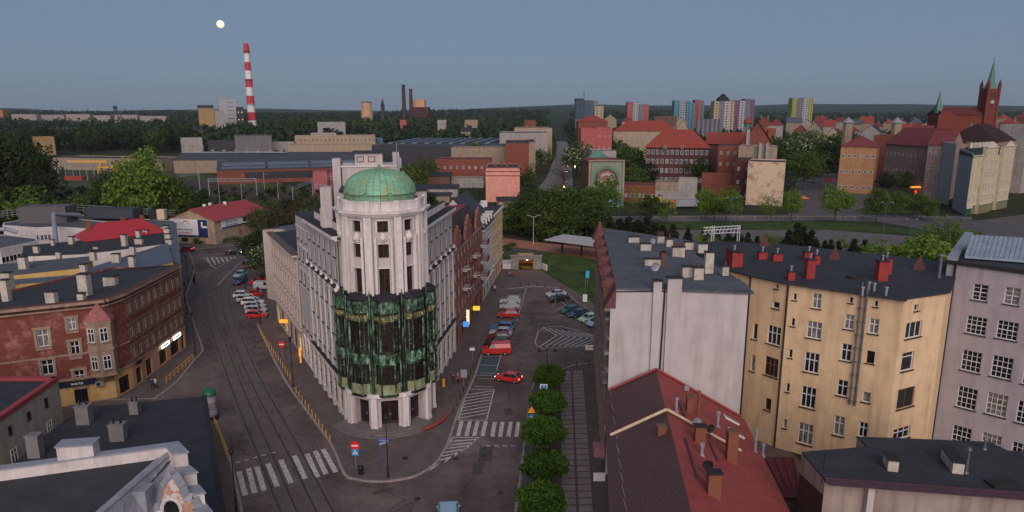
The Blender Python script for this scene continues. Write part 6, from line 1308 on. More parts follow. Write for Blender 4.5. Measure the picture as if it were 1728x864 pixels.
FB('long white rendered building along the far street','building',843,925,225,520,40,M_wh,M_roof,name='building',z0=0,wf=(5,1),ww=1.2); FB('cream tenement behind the long white building','building',868,932,217,560,40,m_('cream_render',(.50,.40,.28)),M_roof,name='tenement',z0=0,ws=(6,4)); FB('low rubble wall building behind the trees','building',760,858,250,440,16,M_tanw,M_roof,name='building',z0=0)
# mural building
A=G(992,349);B=G(1052,349); zm=AT(1010,270,A.y).z; b=thing('mural_building','narrow tenement end wall with painted ring mural','building',(A.x,A.y,0)); w=MB(); Lm=B.x-A.x; w.prism([XY(A),XY(B),(B.x,B.y+26),(A.x,A.y+26)],0,zm-1); w.face([(A.x,A.y,zm-1),(B.x,B.y,zm-1),(B.x,B.y,zm-.3),(A.x+Lm*.7,A.y,zm),(A.x+Lm*.25,A.y,zm+1)]); w.build('wall',M_redb,b)
q=MB(); q.box(((A.x+B.x)/2,A.y-.06,zm/2),(Lm,.12,zm)); q.build('plaster_end_wall',m_('tan_plaster',(.45,.37,.24),.25),b)
def flat(name,m,pts,y,par): q=MB(); q.face([(x,y,z) for x,z in pts]); return q.build(name,m,par)
cx=(A.x+B.x)/2; cz=zm*.58; hw=Lm*.44
mgreen=c_('mural_green',(.27,.33,.24)); mdk=c_('mural_dark',(.05,.05,.05)); mlg=c_('mural_leaf',(.12,.26,.11)); mor=c_('mural_orange',(.48,.13,.07)); mwh=c_('mural_cream',(.58,.55,.50)); mpk=c_('mural_rose',(.40,.12,.10))
q=MB(); q.box((cx,A.y-.14,cz),(2*hw,.04,2*hw*1.18)); mu=q.build('mural_border',mdk,b); q=MB(); q.box((cx,A.y-.18,cz),(2*hw-.5,.04,2*hw*1.18-.5)); q.build('mural_ground',mgreen,mu)
def ringp(r0,r1,m,y,a0=0,a1=2*math.pi,n=36,dx=0,dz=0):
    q=MB(); 
    for i in range(n):
        t=a0+(a1-a0)*i/n;t2=a0+(a1-a0)*(i+1)/n; q.face([(cx+dx+r0*math.cos(t),y,cz+dz+r0*math.sin(t)),(cx+dx+r0*math.cos(t2),y,cz+dz+r0*math.sin(t2)),(cx+dx+r1*math.cos(t2),y,cz+dz+r1*math.sin(t2)),(cx+dx+r1*math.cos(t),y,cz+dz+r1*math.sin(t))])
    q.build('mural_ring',m,mu)
y_=A.y-.22; ringp(4.6,5.7,mlg,y_,.2,4.4); ringp(4.7,5.1,c_('mural_sage',(.18,.25,.15)),y_-.01,-2.,.3); ringp(3.7,4.6,mdk,y_-.01,0,2.4); ringp(2.9,3.7,mor,y_-.01,.6,2.9); ringp(3.7,4.7,mdk,y_-.015,2.5,4.2); ringp(2.9,3.7,mor,y_-.01,3.2,6.6); ringp(3.7,4.5,mdk,y_-.01,4.9,6.2); ringp(1.9,2.9,mwh,y_-.01,0,2.6); ringp(1.9,2.9,mwh,y_-.012,3.4,5.9); ringp(.0,1.9,mpk,y_-.01)
q=MB(); q.box((cx+1,A.y-.16,1.6),(Lm-3,.05,3.2)); q.build('blue_base',c_('mural_blue',(.16,.38,.48)),b); r=MB(); r.prism([(A.x-.3,A.y-.2),(B.x+.3,A.y-.2),(B.x+.3,A.y+26),(A.x-.3,A.y+26)],zm-.95,zm-.7); r.build('roof',M_rtd,b)
FB('cream rear house with square windows behind the mural wall','house',1000,1042,256,330,14,M_wh,M_roof,name='house',z0=0,wf=(3,3)); q=MB()
A2=AT(1008,262,318); q=MB(); q.lathe(A2.x,318,[(6,zt(268,318)),(4,zt(262,318)),(.1,zt(252,318))],5); tag(q.build('green_turret_roof',mat('spire_copper',(.09,.20,.15))),'small green copper turret roof behind the mural wall','turret roof')
# low brick house, walls
FB('low red brick house with grey roof right of the mural','house',1057,1111,314,300,10,M_redb,M_roof,name='house',z0=0,wf=(7,1)); FB('ruined low plastered wall building by the lorry park','building',1111,1150,309,310,8,M_tanw,M_roof,name='ruin',z0=0); FB('taller ruined plaster wall with doorway by the lorry park','building',1150,1183,303,312,6,M_wh,M_roof,name='ruin',z0=0); FB('long low white wall behind the lorry','wall',1111,1180,324,296,1,M_wh,M_wh,name='yard_wall',z0=0,par=0)
# school
b=FB('large brick school with broad red hipped roof and white windows','school',1092,1200,250,375,20,m_('dark_brick',(.12,.055,.05),.1),M_rt,roof='hip',rz=9.5,over=1,name='school',z0=0,wf=(13,4),ww=1.6,wh=2.4,fr=M_white)
for i,px in enumerate((1121,1150,1178)): a=AT(px,248,372); q=MB(); q.box((a.x,371,a.z),(1.6,2.4,1.6)); o=q.build('dormer',M_wh,b); q=MB(); q.box((a.x,369.75,a.z),(.9,.05,.9)); q.build('window',M_glass,o)
FB('lower red roofed wing of the school','school',1196,1262,243,385,20,m_('dark_brick',(.12,.055,.05)),M_rt,roof='gable',rz=6,over=1,name='school_wing',z0=0)
FB('dark brick rear wing with many chimneys right of the school','building',1215,1262,248,345,26,M_redb,M_roof,name='brick_building',z0=0,wf=(4,4))
b=FB('tall gabled brick hall with steep red roof and green lantern','building',1255,1305,242,350,24,M_redb,M_rt,roof='gablex',rz=11,over=.8,name='brick_hall',z0=0)
a=AT(1270,212,355); q=MB(); q.cyl(a.x,362,zt(215,355),zt(208,355),2,2,8); q.build('lantern',mat('spire_copper',(.09,.20,.15)),b); q=MB(); q.lathe(a.x,362,[(2.6,zt(208,355)),(2,zt(203,355)),(.1,zt(198,355))],10); q.build('lantern_dome',M_rt,b)
for px in (1262,1282,1298): a=AT(px,240,348); q=MB(); q.box((a.x,349,zt(232,349)),(1.6,1.6,8)); q.build('pinnacle',M_wh if px==1262 else M_redb,b)
FB('pale party wall block with white flues beside the gabled hall','building',1250,1316,249,325,14,M_tanw,M_roof,name='building',z0=0)
for px in (1284,1296): a=AT(px,250,318); q=MB(); q.box((a.x,319.5,zt(258,319)),(1.2,1.2,9)); tag(q.build('flue_stack',M_wh),'white flue stack on the pale party wall, '+('left one' if px==1284 else 'right one'),'chimney')
FB('dark brick block with ruined stair tower','building',1245,1275,272,305,18,m_('dark_brick2',(.13,.045,.035),.2),M_roof,name='brick_building',z0=0,wf=(2,3),gl=M_dark); FB('brick yard wall left of the ruined block','wall',1190,1246,293,318,2,M_redb,M_redb,name='yard_wall',z0=0,par=0)
bp_=FB('tall peeling plaster gable wall building with bricked patches','building',1268,1332,276,290,18,brickmat('peeling_plaster',(.40,.22,.15),(.32,.17,.12),(.25,.2,.16),.4,.14,patch=(.50,.38,.27),pl=.40,ph=.5,ms=.02,pscale=.35),M_roof,name='ruined_building',z0=0)
q=MB(); a=AT(1268,320,289.8);c=AT(1332,320,289.8); q.box(((a.x+c.x)/2,289.8,zt(310,290)),(c.x-a.x,.25,.4)); q.build('ledge',M_dark,bp_)
# beyond: red roofed long buildings
FB('long salmon building with flat roof left of the red roofed range','building',981,1008,218,520,20,M_pk2,M_roof,name='building',z0=0); FB('salmon building end with windows beside the red roofed range','building',1008,1034,217,520,20,M_pk2,M_roof,name='building',z0=0,wf=(3,3))
FB('long cream building with red hipped roof and rows of windows','building',1036,1145,222,540,22,m_('cream_render',(.50,.40,.28)),M_rt,roof='hip',rz=8,name='building',z0=0,wf=(14,3)); FB('small steep red gable at the end of the cream range','building',1140,1165,222,530,22,m_('cream_render',(.50,.40,.28)),M_rt,roof='gablex',rz=9,name='building',z0=0)
FB('red roofed house below the blue tower','house',976,1026,205,620,20,M_redb,M_rt,roof='hip',rz=5,name='house',z0=0); FB('brown brick block with white top left of the silos','building',1104,1142,197,720,20,m_('brown_brick',(.20,.11,.08)),M_wh,name='building',z0=0,wf=(6,2)); FB('dark brick tower house by the far avenue','house',885,905,204,700,18,M_redb,M_roof,name='house',z0=0,wf=(2,3))
for i in range(6): a=AT(1179+i*7.6,200,760); q=MB(); zs=AT(1179,201,760).z; q.cyl(a.x,760,0,zs,2.4,2.4,12); s_=tag(q.build('silo',gy),['leftmost','second from left','third from left','third from right','second from right','rightmost'][i]+' of the six grey silos below the tower blocks','silo','row of grey silos')
# right part
b=FB('orange rendered apartment house with dark hipped roof by the car park','apartment house',1424,1485,248,335,16,m_('orange_render2',(.55,.30,.15),.1),M_rtd,roof='hip',rz=5,over=.8,name='apartment_house',z0=0,wf=(6,3),ww=1.3,wh=1.6)
b=FB('long pinkish building with steep dark red roof and arched ground floor','building',1500,1572,247,350,20,m_('rose_render',(.40,.28,.26),.15),M_rtd,Y2=320,roof='gable',rz=8,over=.8,name='building',z0=0,wf=(10,3),gl=M_glass)
a=AT(1552,285,322); q=MB(); q.box((a.x-1,322,4),(6,1.5,.8)); q.build('lit_sign',mat('amber_sign',(1,.5,.1),.5,0,emit=(1,.35,.05),es=.7),b); q=MB(); q.box((a.x-1,321.2,1.3),(.9,.3,2.4)); q.build('red_lit_door',mat('red_lamp',(1,.1,.05),.5,0,emit=(1,.06,.02),es=.9),b)
FB('dark roofed pinkish wing with arched windows beside the rendered gables','building',1572,1612,245,305,25,m_('rose_render',(.40,.28,.26)),M_rtd,roof='gable',rz=6,name='building',z0=0,wf=(4,4))
FB('large building with very dark red roof behind the cream tenement','building',1590,1690,240,330,40,M_tanw,m_('very_dark_tiles',(.05,.02,.022)),roof='hip',rz=8,name='building',z0=0); FB('brick fire wall building behind the orange house','building',1478,1505,230,380,20,M_redb,M_roof,name='building',z0=0)
FB('ornate pale gabled building among the right hand roofs','building',1455,1490,225,420,16,M_wh,M_roof,roof='gablex',rz=5,name='building',z0=0,wf=(5,3))
FB('whitish tall rear house under the church','house',1690,1740,212,340,20,M_wh,M_roof,name='house',z0=0,wf=(3,2)); 
# cream tenement right with bays
M_ct=m_('cream_green_render',(.72,.64,.44),.15); M_gw=m_('grey_end_wall',(.46,.47,.50),.1)
def T(px,py): p=G(px,py); return Vector((p.x,p.y))
tA=T(1628,364);tB=T(1680,360);tC=T(1760,335); zc_=AT(1640,242,tA.y).z
b=thing('tenement','cream tenement with grey blank end wall, bay windows and green shop base','building',(*tA,0)); w=MB(); dA=(tC-tA).normalized(); 
tE=tA+(T(1608,350)-tA)*1.0; 
bk1=T(1612,345); end=[tA,bk1]
w2=MB(); 
def facs(A,B,cols,rws,zt_,base=3.6):
    L=(B-A).length; ops=[];kws=[]
    for z,h in rws:
        for i in range(cols): c=L*(i+.5)/cols; ops.append((c-.62,z,c+.62,z+h)); kws.append(dict(fr=M_white,gl=randgl(),cols=2,rows=1,split=.66,sillm=M_beigew))
    facade(b,w,A,B,base,zt_,ops,kws,0,.2); facade(b,w2,A,B,0,base,[],[],0)
rws=[(4.8,2.0),(9.2,2.4),(13.6,2.4),(18.0,2.3),(22.2,1.7)]
tm=tA+dA*9; nA=Vector((dA.y,-dA.x))
facs(tA,tm,2,rws[:4],22.6); facs(tm+nA*1.2,tm+nA*1.2+dA*12,4,rws,25.6); facs(tm+dA*12,tm+dA*18,2,rws,24.6); facs(tm+dA*18+nA*1.2,tm+dA*30+nA*1.2,4,rws,25.6)
for a_,b_ in ((tm,tm+nA*1.2),(tm+dA*12+nA*1.2,tm+dA*12),(tm+dA*18,tm+dA*18+nA*1.2)): w.face([(*a_,0),(*b_,0),(*b_,25.5),(*a_,25.5)])
w.build('wall',M_ct,b); w2.build('ground_floor_wall',m_('olive_base',(.25,.24,.13)),b)
q=MB(); dE=(bk1-tA); q.prism([XY(tA),XY(tA+dE),XY(tA+dE+nA*-.6),XY(tA-nA*.0+dA*.4)],0,18.6) ; 
bq_=T(1606,351); q=MB(); q.prism([XY(tA),XY(tA+dA*.5),XY(bq_+dA*.5),XY(bq_)],0,[23.6,23.6,24.4,24.4]); q.build('end_wall',M_gw,b)
q=MB(); r0_,r1_=T(1580,340),T(1600,346); q.prism([XY(r0_),XY(r1_),XY(r1_+Vector((6,14))),XY(r0_+Vector((5,16)))],0,26); q.build('rear_wing',M_gw,b)
r=MB(); r.prism([XY(tA),XY(tm),XY(tm+dA*30),XY(tm+dA*30-nA*14),XY(bq_)],22.0,[22.8,24.9,25.2,25.2,23.8]); r.build('roof',M_roof,b)
q=MB(); 
for u in (9,27): 
    p=tm-dA*9+dA*u+nA*1.25; q.face([(*(p+dA*1),25.6),(*(p+dA*11),25.6),(*(p+dA*9),26.6),(*(p+dA*6),27.6),(*(p+dA*3),26.6)])
    strip(q,p,p+dA*12,-.1,.4,25.3,25.65); strip(q,p,p+dA*12,-.1,.2,7.3,7.6); strip(q,p,p+dA*12,0,.25,3.5,3.8); strip(q,p,p+dA*12,0,.12,17.2,17.4)
strip(q,tA,tm,0,.4,22.4,22.75); strip(q,tA,tm,0,.2,3.5,3.8); q.build('cornice',M_beigew,b)
q=MB(); strip(q,tA,tA+dA*5,0,.12,.1,2.4); q.build('green_shop_front',m_('green_shopfront',(.02,.10,.07)),b)
pS=tA+dA*2.8+nA*.3; board('shop_sign','white sign with red lettering above the green shop base',4.6,.8,(pS.x,pS.y,3.0),math.atan2(dA.y,dA.x),M_bw,'EXTRA',M_redp,.7)
for i in range(6): p=tm+dA*(2+i*4)-nA*5; q=MB(); q.box((p.x,p.y,26),(1.4,1,2)); q.build('chimney',M_chw,b)
# roofs of the town at right, a field of small houses
rnd=random.Random(5); k=0
kinds=['red tiled roof','dark red roof','grey roof','white gable and red roof']
spots=[(1290,208,700),(1310,212,650),(1340,207,700),(1362,210,640),(1385,206,760),(1400,214,600),(1420,206,780),(1440,210,680),(1462,208,740),(1480,214,620),(1500,208,760),(1520,212,660),(1545,207,800),(1565,214,640),(1585,212,700),(1605,216,560),(1640,218,520),(1670,214,600),(1700,208,620),(1720,200,700),(1300,228,520),(1352,222,560),(1376,220,520),(1530,226,480),(1560,228,460),(1408,228,500),(1436,222,560),(1620,205,800),(1690,200,820),(1150,208,800),(1120,206,860),(1060,206,900),(1030,202,900)]
for i,(px,yt,Y) in enumerate(spots):
    w_=rnd.uniform(16,30); mm=[M_rt,M_rtd,M_roof2,M_rt,M_rtd][i%5]; wl_=[M_wh,M_tanw,M_redb,m_('cream_render',(.50,.40,.28))][rnd.randrange(4)]
    col=['red tiled','dark red roofed','grey roofed','bright tiled','maroon roofed'][i%5]; near_='low in front' if Y<600 else 'mid row' if Y<740 else 'far row'
    lm=min(((abs(px-q_),n_) for q_,n_ in ((1075,'behind the red and white block'),(1160,'behind the silos'),(1200,'beside the silos'),(1290,'right of the purple tower'),(1330,'before the lime tower'),(1370,'just right of the lime tower'),(1405,'left of the first white turret'),(1440,'behind the first white turret'),(1475,'between the two white turrets'),(1510,'behind the second white turret'),(1550,'left of the church'),(1590,'below the small church spire'),(1625,'below the church nave'),(1660,'below the church tower'),(1700,'right of the church'))))[1]
    dist='%s house, %s, %s'%(col,near_,lm)
    FB(dist,'house',px-w_/2,px+w_/2,yt,Y,14,wl_,mm,roof=['gable','hip','gablex'][rnd.randrange(3)],rz=rnd.uniform(4,7),name='house',z0=0,wf=(4,2),chim=rnd.randrange(3),chm=M_wh,group='roofs of the old town')
for (px,Y) in ((1431,430),(1513,440)):
    a=AT(px,212,Y); t=thing('corner_turret','pale turret with pointed white roof, '+('left one' if px==1431 else 'right one')+' among the roofs','turret',(a.x,Y,0)); q=MB(); q.cyl(a.x,Y,0,zt(207,Y),3,3,8); q.build('shaft',M_tanw,t); q=MB(); q.lathe(a.x,Y,[(3.8,zt(207,Y)),(.1,zt(198,Y))],8); q.build('cone_roof',M_zinc,t)
# houses among trees left
for i,(px,yt,Y,w_,m,rm,l) in enumerate(((60,238,700,26,M_tanw,M_rtd,'tan house among trees at the far left'),(95,222,820,50,M_wh,mat('blue_roof',(.08,.15,.22)),'pale house with blue roof among trees at the far left'),(72,232,620,30,m_('ochre_render',(.5,.33,.15)),M_dgrey,'ochre shed among trees at the far left'),(325,222,720,30,M_tanw,M_dgrey,'tan house above the wood left of the grey box'),(320,234,600,36,M_wh,M_dgrey,'long white and grey hall in the wood left of the grey box'),(1130,206,800,18,M_wh,M_rt,'x'),(680,203,900,10,M_pk2,M_rt,'small coral house in the wood behind the factory hall'),(745,208,850,14,M_wh,M_wh,'small white house in the wood behind the factory hall'),(795,203,900,22,M_tanw,M_roof2,'tan house at the edge of the wood'),(785,222,700,16,M_tanw,M_roof,'cream cube house behind the factory hall'))):
    if l=='x': continue
    FB(l,'house',px-w_/2,px+w_/2,yt,Y,14,m,rm,roof='gable' if i%2 else 'flat',rz=4,name='house',z0=0,wf=(4,2))
# ================= TREES =================
def leafmat(name,a,b,tr=.25):
    m=bpy.data.materials.new(name); m.use_nodes=True; N=m.node_tree.nodes;L=m.node_tree.links; bs=N['Principled BSDF']; bs.inputs['Roughness'].default_value=.7; bs.inputs['Specular IOR Level'].default_value=.15
    tc=N.new('ShaderNodeNewGeometry'); n=N.new('ShaderNodeTexNoise'); n.inputs['Scale'].default_value=.55; n.inputs['Detail'].default_value=5; L.new(tc.outputs['Position'],n.inputs['Vector'])
    oi=N.new('ShaderNodeObjectInfo'); ad=N.new('ShaderNodeMath'); ad.operation='MULTIPLY_ADD'; ad.inputs[1].default_value=.30; L.new(oi.outputs['Random'],ad.inputs[0]); L.new(n.outputs['Fac'],ad.inputs[2])
    cr=N.new('ShaderNodeValToRGB'); e=cr.color_ramp.elements; e[0].position=.42; e[1].position=.92; e[0].color=(*a,1); e[1].color=(*b,1); L.new(ad.outputs[0],cr.inputs['Fac']); L.new(cr.outputs['Color'],bs.inputs['Base Color'])
    t=N.new('ShaderNodeBsdfTranslucent'); L.new(cr.outputs['Color'],t.inputs['Color']); mx=N.new('ShaderNodeMixShader'); mx.inputs[0].default_value=tr; out=N['Material Output']; L.new(bs.outputs[0],mx.inputs[1]); L.new(t.outputs[0],mx.inputs[2]); L.new(mx.outputs[0],out.inputs['Surface']); return m
LM=leafmat('leaf_green',(.032,.056,.013),(.10,.155,.03)); LB=leafmat('leaf_bright',(.08,.14,.02),(.17,.26,.04),.35); LD=leafmat('leaf_dark',(.020,.034,.012),(.042,.062,.02)); LC=leafmat('conifer_needles',(.016,.028,.012),(.035,.05,.02)); LBR=leafmat('budding_twigs',(.055,.042,.022),(.10,.085,.035)); LW=leafmat('blossom_clusters',(.30,.32,.24),(.5,.5,.42)); LG=leafmat('trimmed_leaves',(.034,.075,.012),(.075,.15,.02),.3)
M_bark=mat('bark',(.06,.045,.035),.95,.3,3,.3)
rng=np.random.default_rng(11)
def quads(C,size,rng,flat=0.0):
    n=len(C); u=rng.normal(size=(n,3)); u/=np.linalg.norm(u,axis=1)[:,None]; v=rng.normal(size=(n,3)); v-= (v*u).sum(1)[:,None]*u; v/=np.linalg.norm(v,axis=1)[:,None]
    s=(size*rng.uniform(.6,1.3,n))[:,None]; u=u*s;v=v*s*.75
    return np.stack([C-u-v,C+u-v,C+u+v,C-u+v],1).reshape(-1,3)
def qmesh(name,V,m,sets=None):
    me=bpy.data.meshes.new(name); n=len(V)//4; me.vertices.add(len(V)); me.vertices.foreach_set('co',V.astype(np.float32).ravel()); me.loops.add(len(V)); me.loops.foreach_set('vertex_index',np.arange(len(V),dtype=np.int32)); me.polygons.add(n); me.polygons.foreach_set('loop_start',np.arange(0,len(V),4,dtype=np.int32)); me.polygons.foreach_set('loop_total',np.full(n,4,dtype=np.int32))
    for k in (m if isinstance(m,list) else [m]): me.materials.append(k)
    if sets is not None: me.polygons.foreach_set('material_index',sets.astype(np.int32))
    me.update(); me.validate(); return me
def clumps(kind,k,rng):
    C=[];Rr=[]
    while len(C)<k:
        if kind in('broad','globe','bush'):
            p=rng.uniform(-1,1,3)
            if np.linalg.norm(p)>1 or np.linalg.norm(p)<.35: continue
            if kind=='broad': p=p*[.42,.42,.36]+[0,0,.62]; r=rng.uniform(.09,.17)
            elif kind=='globe': p=p*[.40,.40,.27]+[0,0,.72]; r=rng.uniform(.09,.13)
            else: p=np.array([p[0]*.6,p[1]*.6,abs(p[2])*.75+.1]); r=rng.uniform(.14,.25)
        elif kind=='cone':
            z=rng.uniform(.05,1)**1.0; a=rng.uniform(0,6.28); rr=(1-z)*.26*rng.uniform(.5,1); p=np.array([rr*math.cos(a),rr*math.sin(a),z*.97]); r=.05+.06*(1-z)
        elif kind=='poplar':
            z=rng.uniform(.12,.97); a=rng.uniform(0,6.28); rr=.13*math.sin(math.pi*min(1,z*.9+.08))*rng.uniform(.3,1); p=np.array([rr*math.cos(a),rr*math.sin(a),z]); r=.06
        C.append(p);Rr.append(r)
    return np.array(C),np.array(Rr)
def proto(kind,seed,nc,nl,ls):
    rng=np.random.default_rng(seed); C,Rr=clumps(kind,nc,rng)
    if kind=='broad': C[:,0]*=rng.uniform(.8,1.2); C[:,2]+=.05*np.sin(C[:,0]*9+seed)
    D=rng.normal(size=(nc,nl,3)); D/=np.linalg.norm(D,axis=2)[:,:,None]; D*=(rng.uniform(.35,1.08,(nc,nl))**.5)[:,:,None]; D[:,:,2]*=.8
    P=(C[:,None,:]+D*Rr[:,None,None]).reshape(-1,3); P=P[P[:,2]>.03]
    crown=quads(P,ls,rng)
    t=MB(); tr=.022 if kind!='cone' else .012
    if kind!='bush':
        top=.55 if kind in('broad','globe') else .9
        t.tube((0,0,0),(0,0,top),tr,7,r1=tr*.5)
        if kind in('broad','globe'):
            for i in range(7):
                c=C[i*nc//7]; z0_=.25+.25*(i/7); t.tube((0,0,z0_ if kind=='broad' else .5),tuple(c),tr*.5,5,r1=tr*.15)
    else:
        for i in range(4): t.tube((0,0,0),tuple(C[i]*.8),.02,5,r1=.006)
    return crown,t
PR={}
def tree_proto(key,kind,seed,nc,nl,ls,lm,blossom=0):
    cr,t=proto(kind,seed,nc,nl,ls); n=len(cr)//4; sets=None; mats=lm
    if blossom: sets=(np.random.default_rng(seed).uniform(size=n)<blossom).astype(np.int32); mats=[lm,LW]
    PR[key]=(qmesh('crown',cr,mats,sets),t.mesh('trunk',[M_bark]))
for i in range(4): tree_proto('near%d'%i,'broad',i,70,70,.014,LM)
for i in range(2): tree_proto('nearb%d'%i,'broad',20+i,60,70,.015,LB)
for i in range(5): tree_proto('mid%d'%i,'broad',40+i,40,34,.024,LM)
for i in range(3): tree_proto('midd%d'%i,'broad',50+i,40,34,.024,LD)
for i in range(2): tree_proto('midb%d'%i,'broad',60+i,30,30,.020,LB)
tree_proto('blos0','broad',70,45,45,.02,LM,.22); tree_proto('twig0','broad',71,45,16,.010,LBR); tree_proto('twig1','broad',72,40,22,.012,LBR)
for i in range(2): tree_proto('cone%d'%i,'cone',80+i,110,22,.018,LC)
for i in range(2): tree_proto('pop%d'%i,'poplar',84+i,70,22,.02,LD)
for i in range(3): tree_proto('globe%d'%i,'globe',90+i,110,90,.019,LG)
for i in range(3): tree_proto('bush%d'%i,'bush',95+i,34,34,.04,LM)
for i in range(2): tree_proto('bushd%d'%i,'bush',105+i,34,34,.04,LD)
tree_proto('bushw','bush',111,34,34,.04,LM,.35); tree_proto('bushb','bush',112,34,40,.035,LB)
tr_rnd=random.Random(3)
def tree(key,p,h,w=None,label=None,group=None,cat='tree',name=None,z=0):
    """h height, w crown width factor"""
    c,t=PR[key]; o=bpy.data.objects.new(name or ('bush' if 'bush' in key else 'conifer' if 'cone' in key else 'tree'),None); COL.objects.link(o); o.location=(p[0],p[1],z); a=tr_rnd.uniform(0,6.28); o.rotation_euler[2]=a; o.empty_display_size=.3
    base={'b':.85}.get(key[0],.9); s=h; wx=w or 1.0; o.scale=(s*wx,s*wx,s); tag(o,label,cat,group)
    for nm,me in (('crown',c),('trunk',t)):
        q=bpy.data.objects.new(nm,me); COL.objects.link(q); q.parent=o
    return o
def TG(key,px,yb,yt,wf=1.0,label=None,group=None,cat='tree'):
    p=G(px,yb); h=AT(px,yt,p.y).z; return tree(key,(p.x,p.y),max(1.5,h),wf,label,group,cat)
# named individuals
TG('nearb0',250,398,262,1.0,'large light green tree rising in front of the railway sheds'); TG('near1',215,392,285,.9,'lower green tree on the left shoulder of the large light green one'); TG('near2',292,396,300,.9,'dark tree on the right shoulder of the large light green one')
TG('midb0',48,396,318,1.3,'round light green tree behind the factory terrace'); TG('bushb',52,398,362,1.2,'small bright bush below the round light green tree',cat='bush')
for i,(px,yb,yt,k) in enumerate(((-30,345,232,'near0'),(12,350,222,'near3'),(45,348,235,'near1'),(72,352,262,'near2'),(-5,340,240,'near2'))): tree_=TG(k,px,yb,yt,1.0,'tall dark tree in the clump at the far left edge','dark clump at the left edge'); [setattr(c.material_slots[0],'link','OBJECT') or setattr(c.material_slots[0],'material',LD) for c in tree_.children if c.name.startswith('crown')]
for i in range(32):
    px=tr_rnd.uniform(-40,345); yb=tr_rnd.uniform(352,392)-(0 if px<200 else 0); 
    TG(tr_rnd.choice(['midd0','midd1','midd2','mid0','bush0','bushd0','bushd1','mid3']),px,yb,yb-tr_rnd.uniform(24,52),tr_rnd.uniform(1.0,1.5),'dark bushy tree in the thicket between factory and railway','thicket between factory and railway')
for px,yb,yt,k,w_ in ((436,399,352,'mid1',1),(440,404,350,'twig0',1.1),(470,400,338,'twig1',1.1),(500,398,345,'twig0',1.1),(530,396,352,'mid2',1.1),(455,380,335,'mid3',1),(490,372,335,'midd1',1.1),(540,372,338,'twig1',1.2),(515,380,330,'twig0',1),(425,372,345,'bush1',1.2),(424,380,354,'bushd1',1.0)): TG(k,px,yb,yt,w_,'loosely leafed tree in the scrub behind the beige tenement','scrub behind the beige tenement')
TG('midd0',438,452,392,1.1,'dark tree overhanging parked cars beside the beige tenement'); TG('blos0',448,470,412,1.1,'tree with white blossom against the beige tenement side'); TG('midd2',437,430,390,1.1,'dark tree behind the blossoming one'); TG('bushd0',446,482,462,1.3,'dark bush at the foot of the blossoming tree',cat='bush')
for i in range(14): TG('bushw' if i%3 else 'bush1',338+i*6.5,411-i*.4,400-i*.3,1.5,'white flowering shrub in the row along the billboard house','white flowering shrubs in a row','bush')
for i in range(10): TG('bushd1',306+i*7,406,398,1.5,'clipped dark hedge shrub before the billboard house','hedge shrubs','bush')
# centre trees by the platform
for px,yb,yt,k,w_ in ((900,402,318,'near0',1.0),(925,404,330,'near1',1.2),(952,405,318,'near2',1.1),(978,404,322,'near3',1.2),(935,398,316,'near1',.9),(960,408,345,'near0',1.3),(990,406,338,'near2',1.2),(880,398,338,'mid2',1.1),(1010,403,350,'midd0',1.2),(868,392,345,'bush0',1.2),(855,388,352,'bush2',1.3),(905,405,360,'near3',1.2),(940,408,362,'bush0',1.5),(1005,402,366,'bushd0',1.4)): TG(k,px,yb,yt,w_,'dense green tree in the group beyond the platform','dense trees beyond the platform')
TG('nearb1',1018,378,300,.95,'bright green maple in front of the painted ring mural')
TG('bush0',862,421,407,1.2,'small round bush beside the platform and underpass',cat='bush')
TG('mid0',888,330,285,1.0,'tree in the far street behind the salmon building'); TG('twig1',905,310,262,1.0,'sparse brown tree on the left side of the far street'); TG('mid3',915,290,250,1,'green tree on the left side of the far street'); TG('midd1',893,352,310,1.1,'dark tree below the salmon building side')
TG('twig0',952,318,268,1.1,'sparse tree on the right side of the far street'); TG('blos0',975,300,243,1.2,'chestnut with pale blossom left of the mural'); TG('mid4',968,292,250,1.1,'green tree left of the blossoming chestnut'); TG('twig1',945,326,290,1.1,'low brown tree at the mouth of the far street')
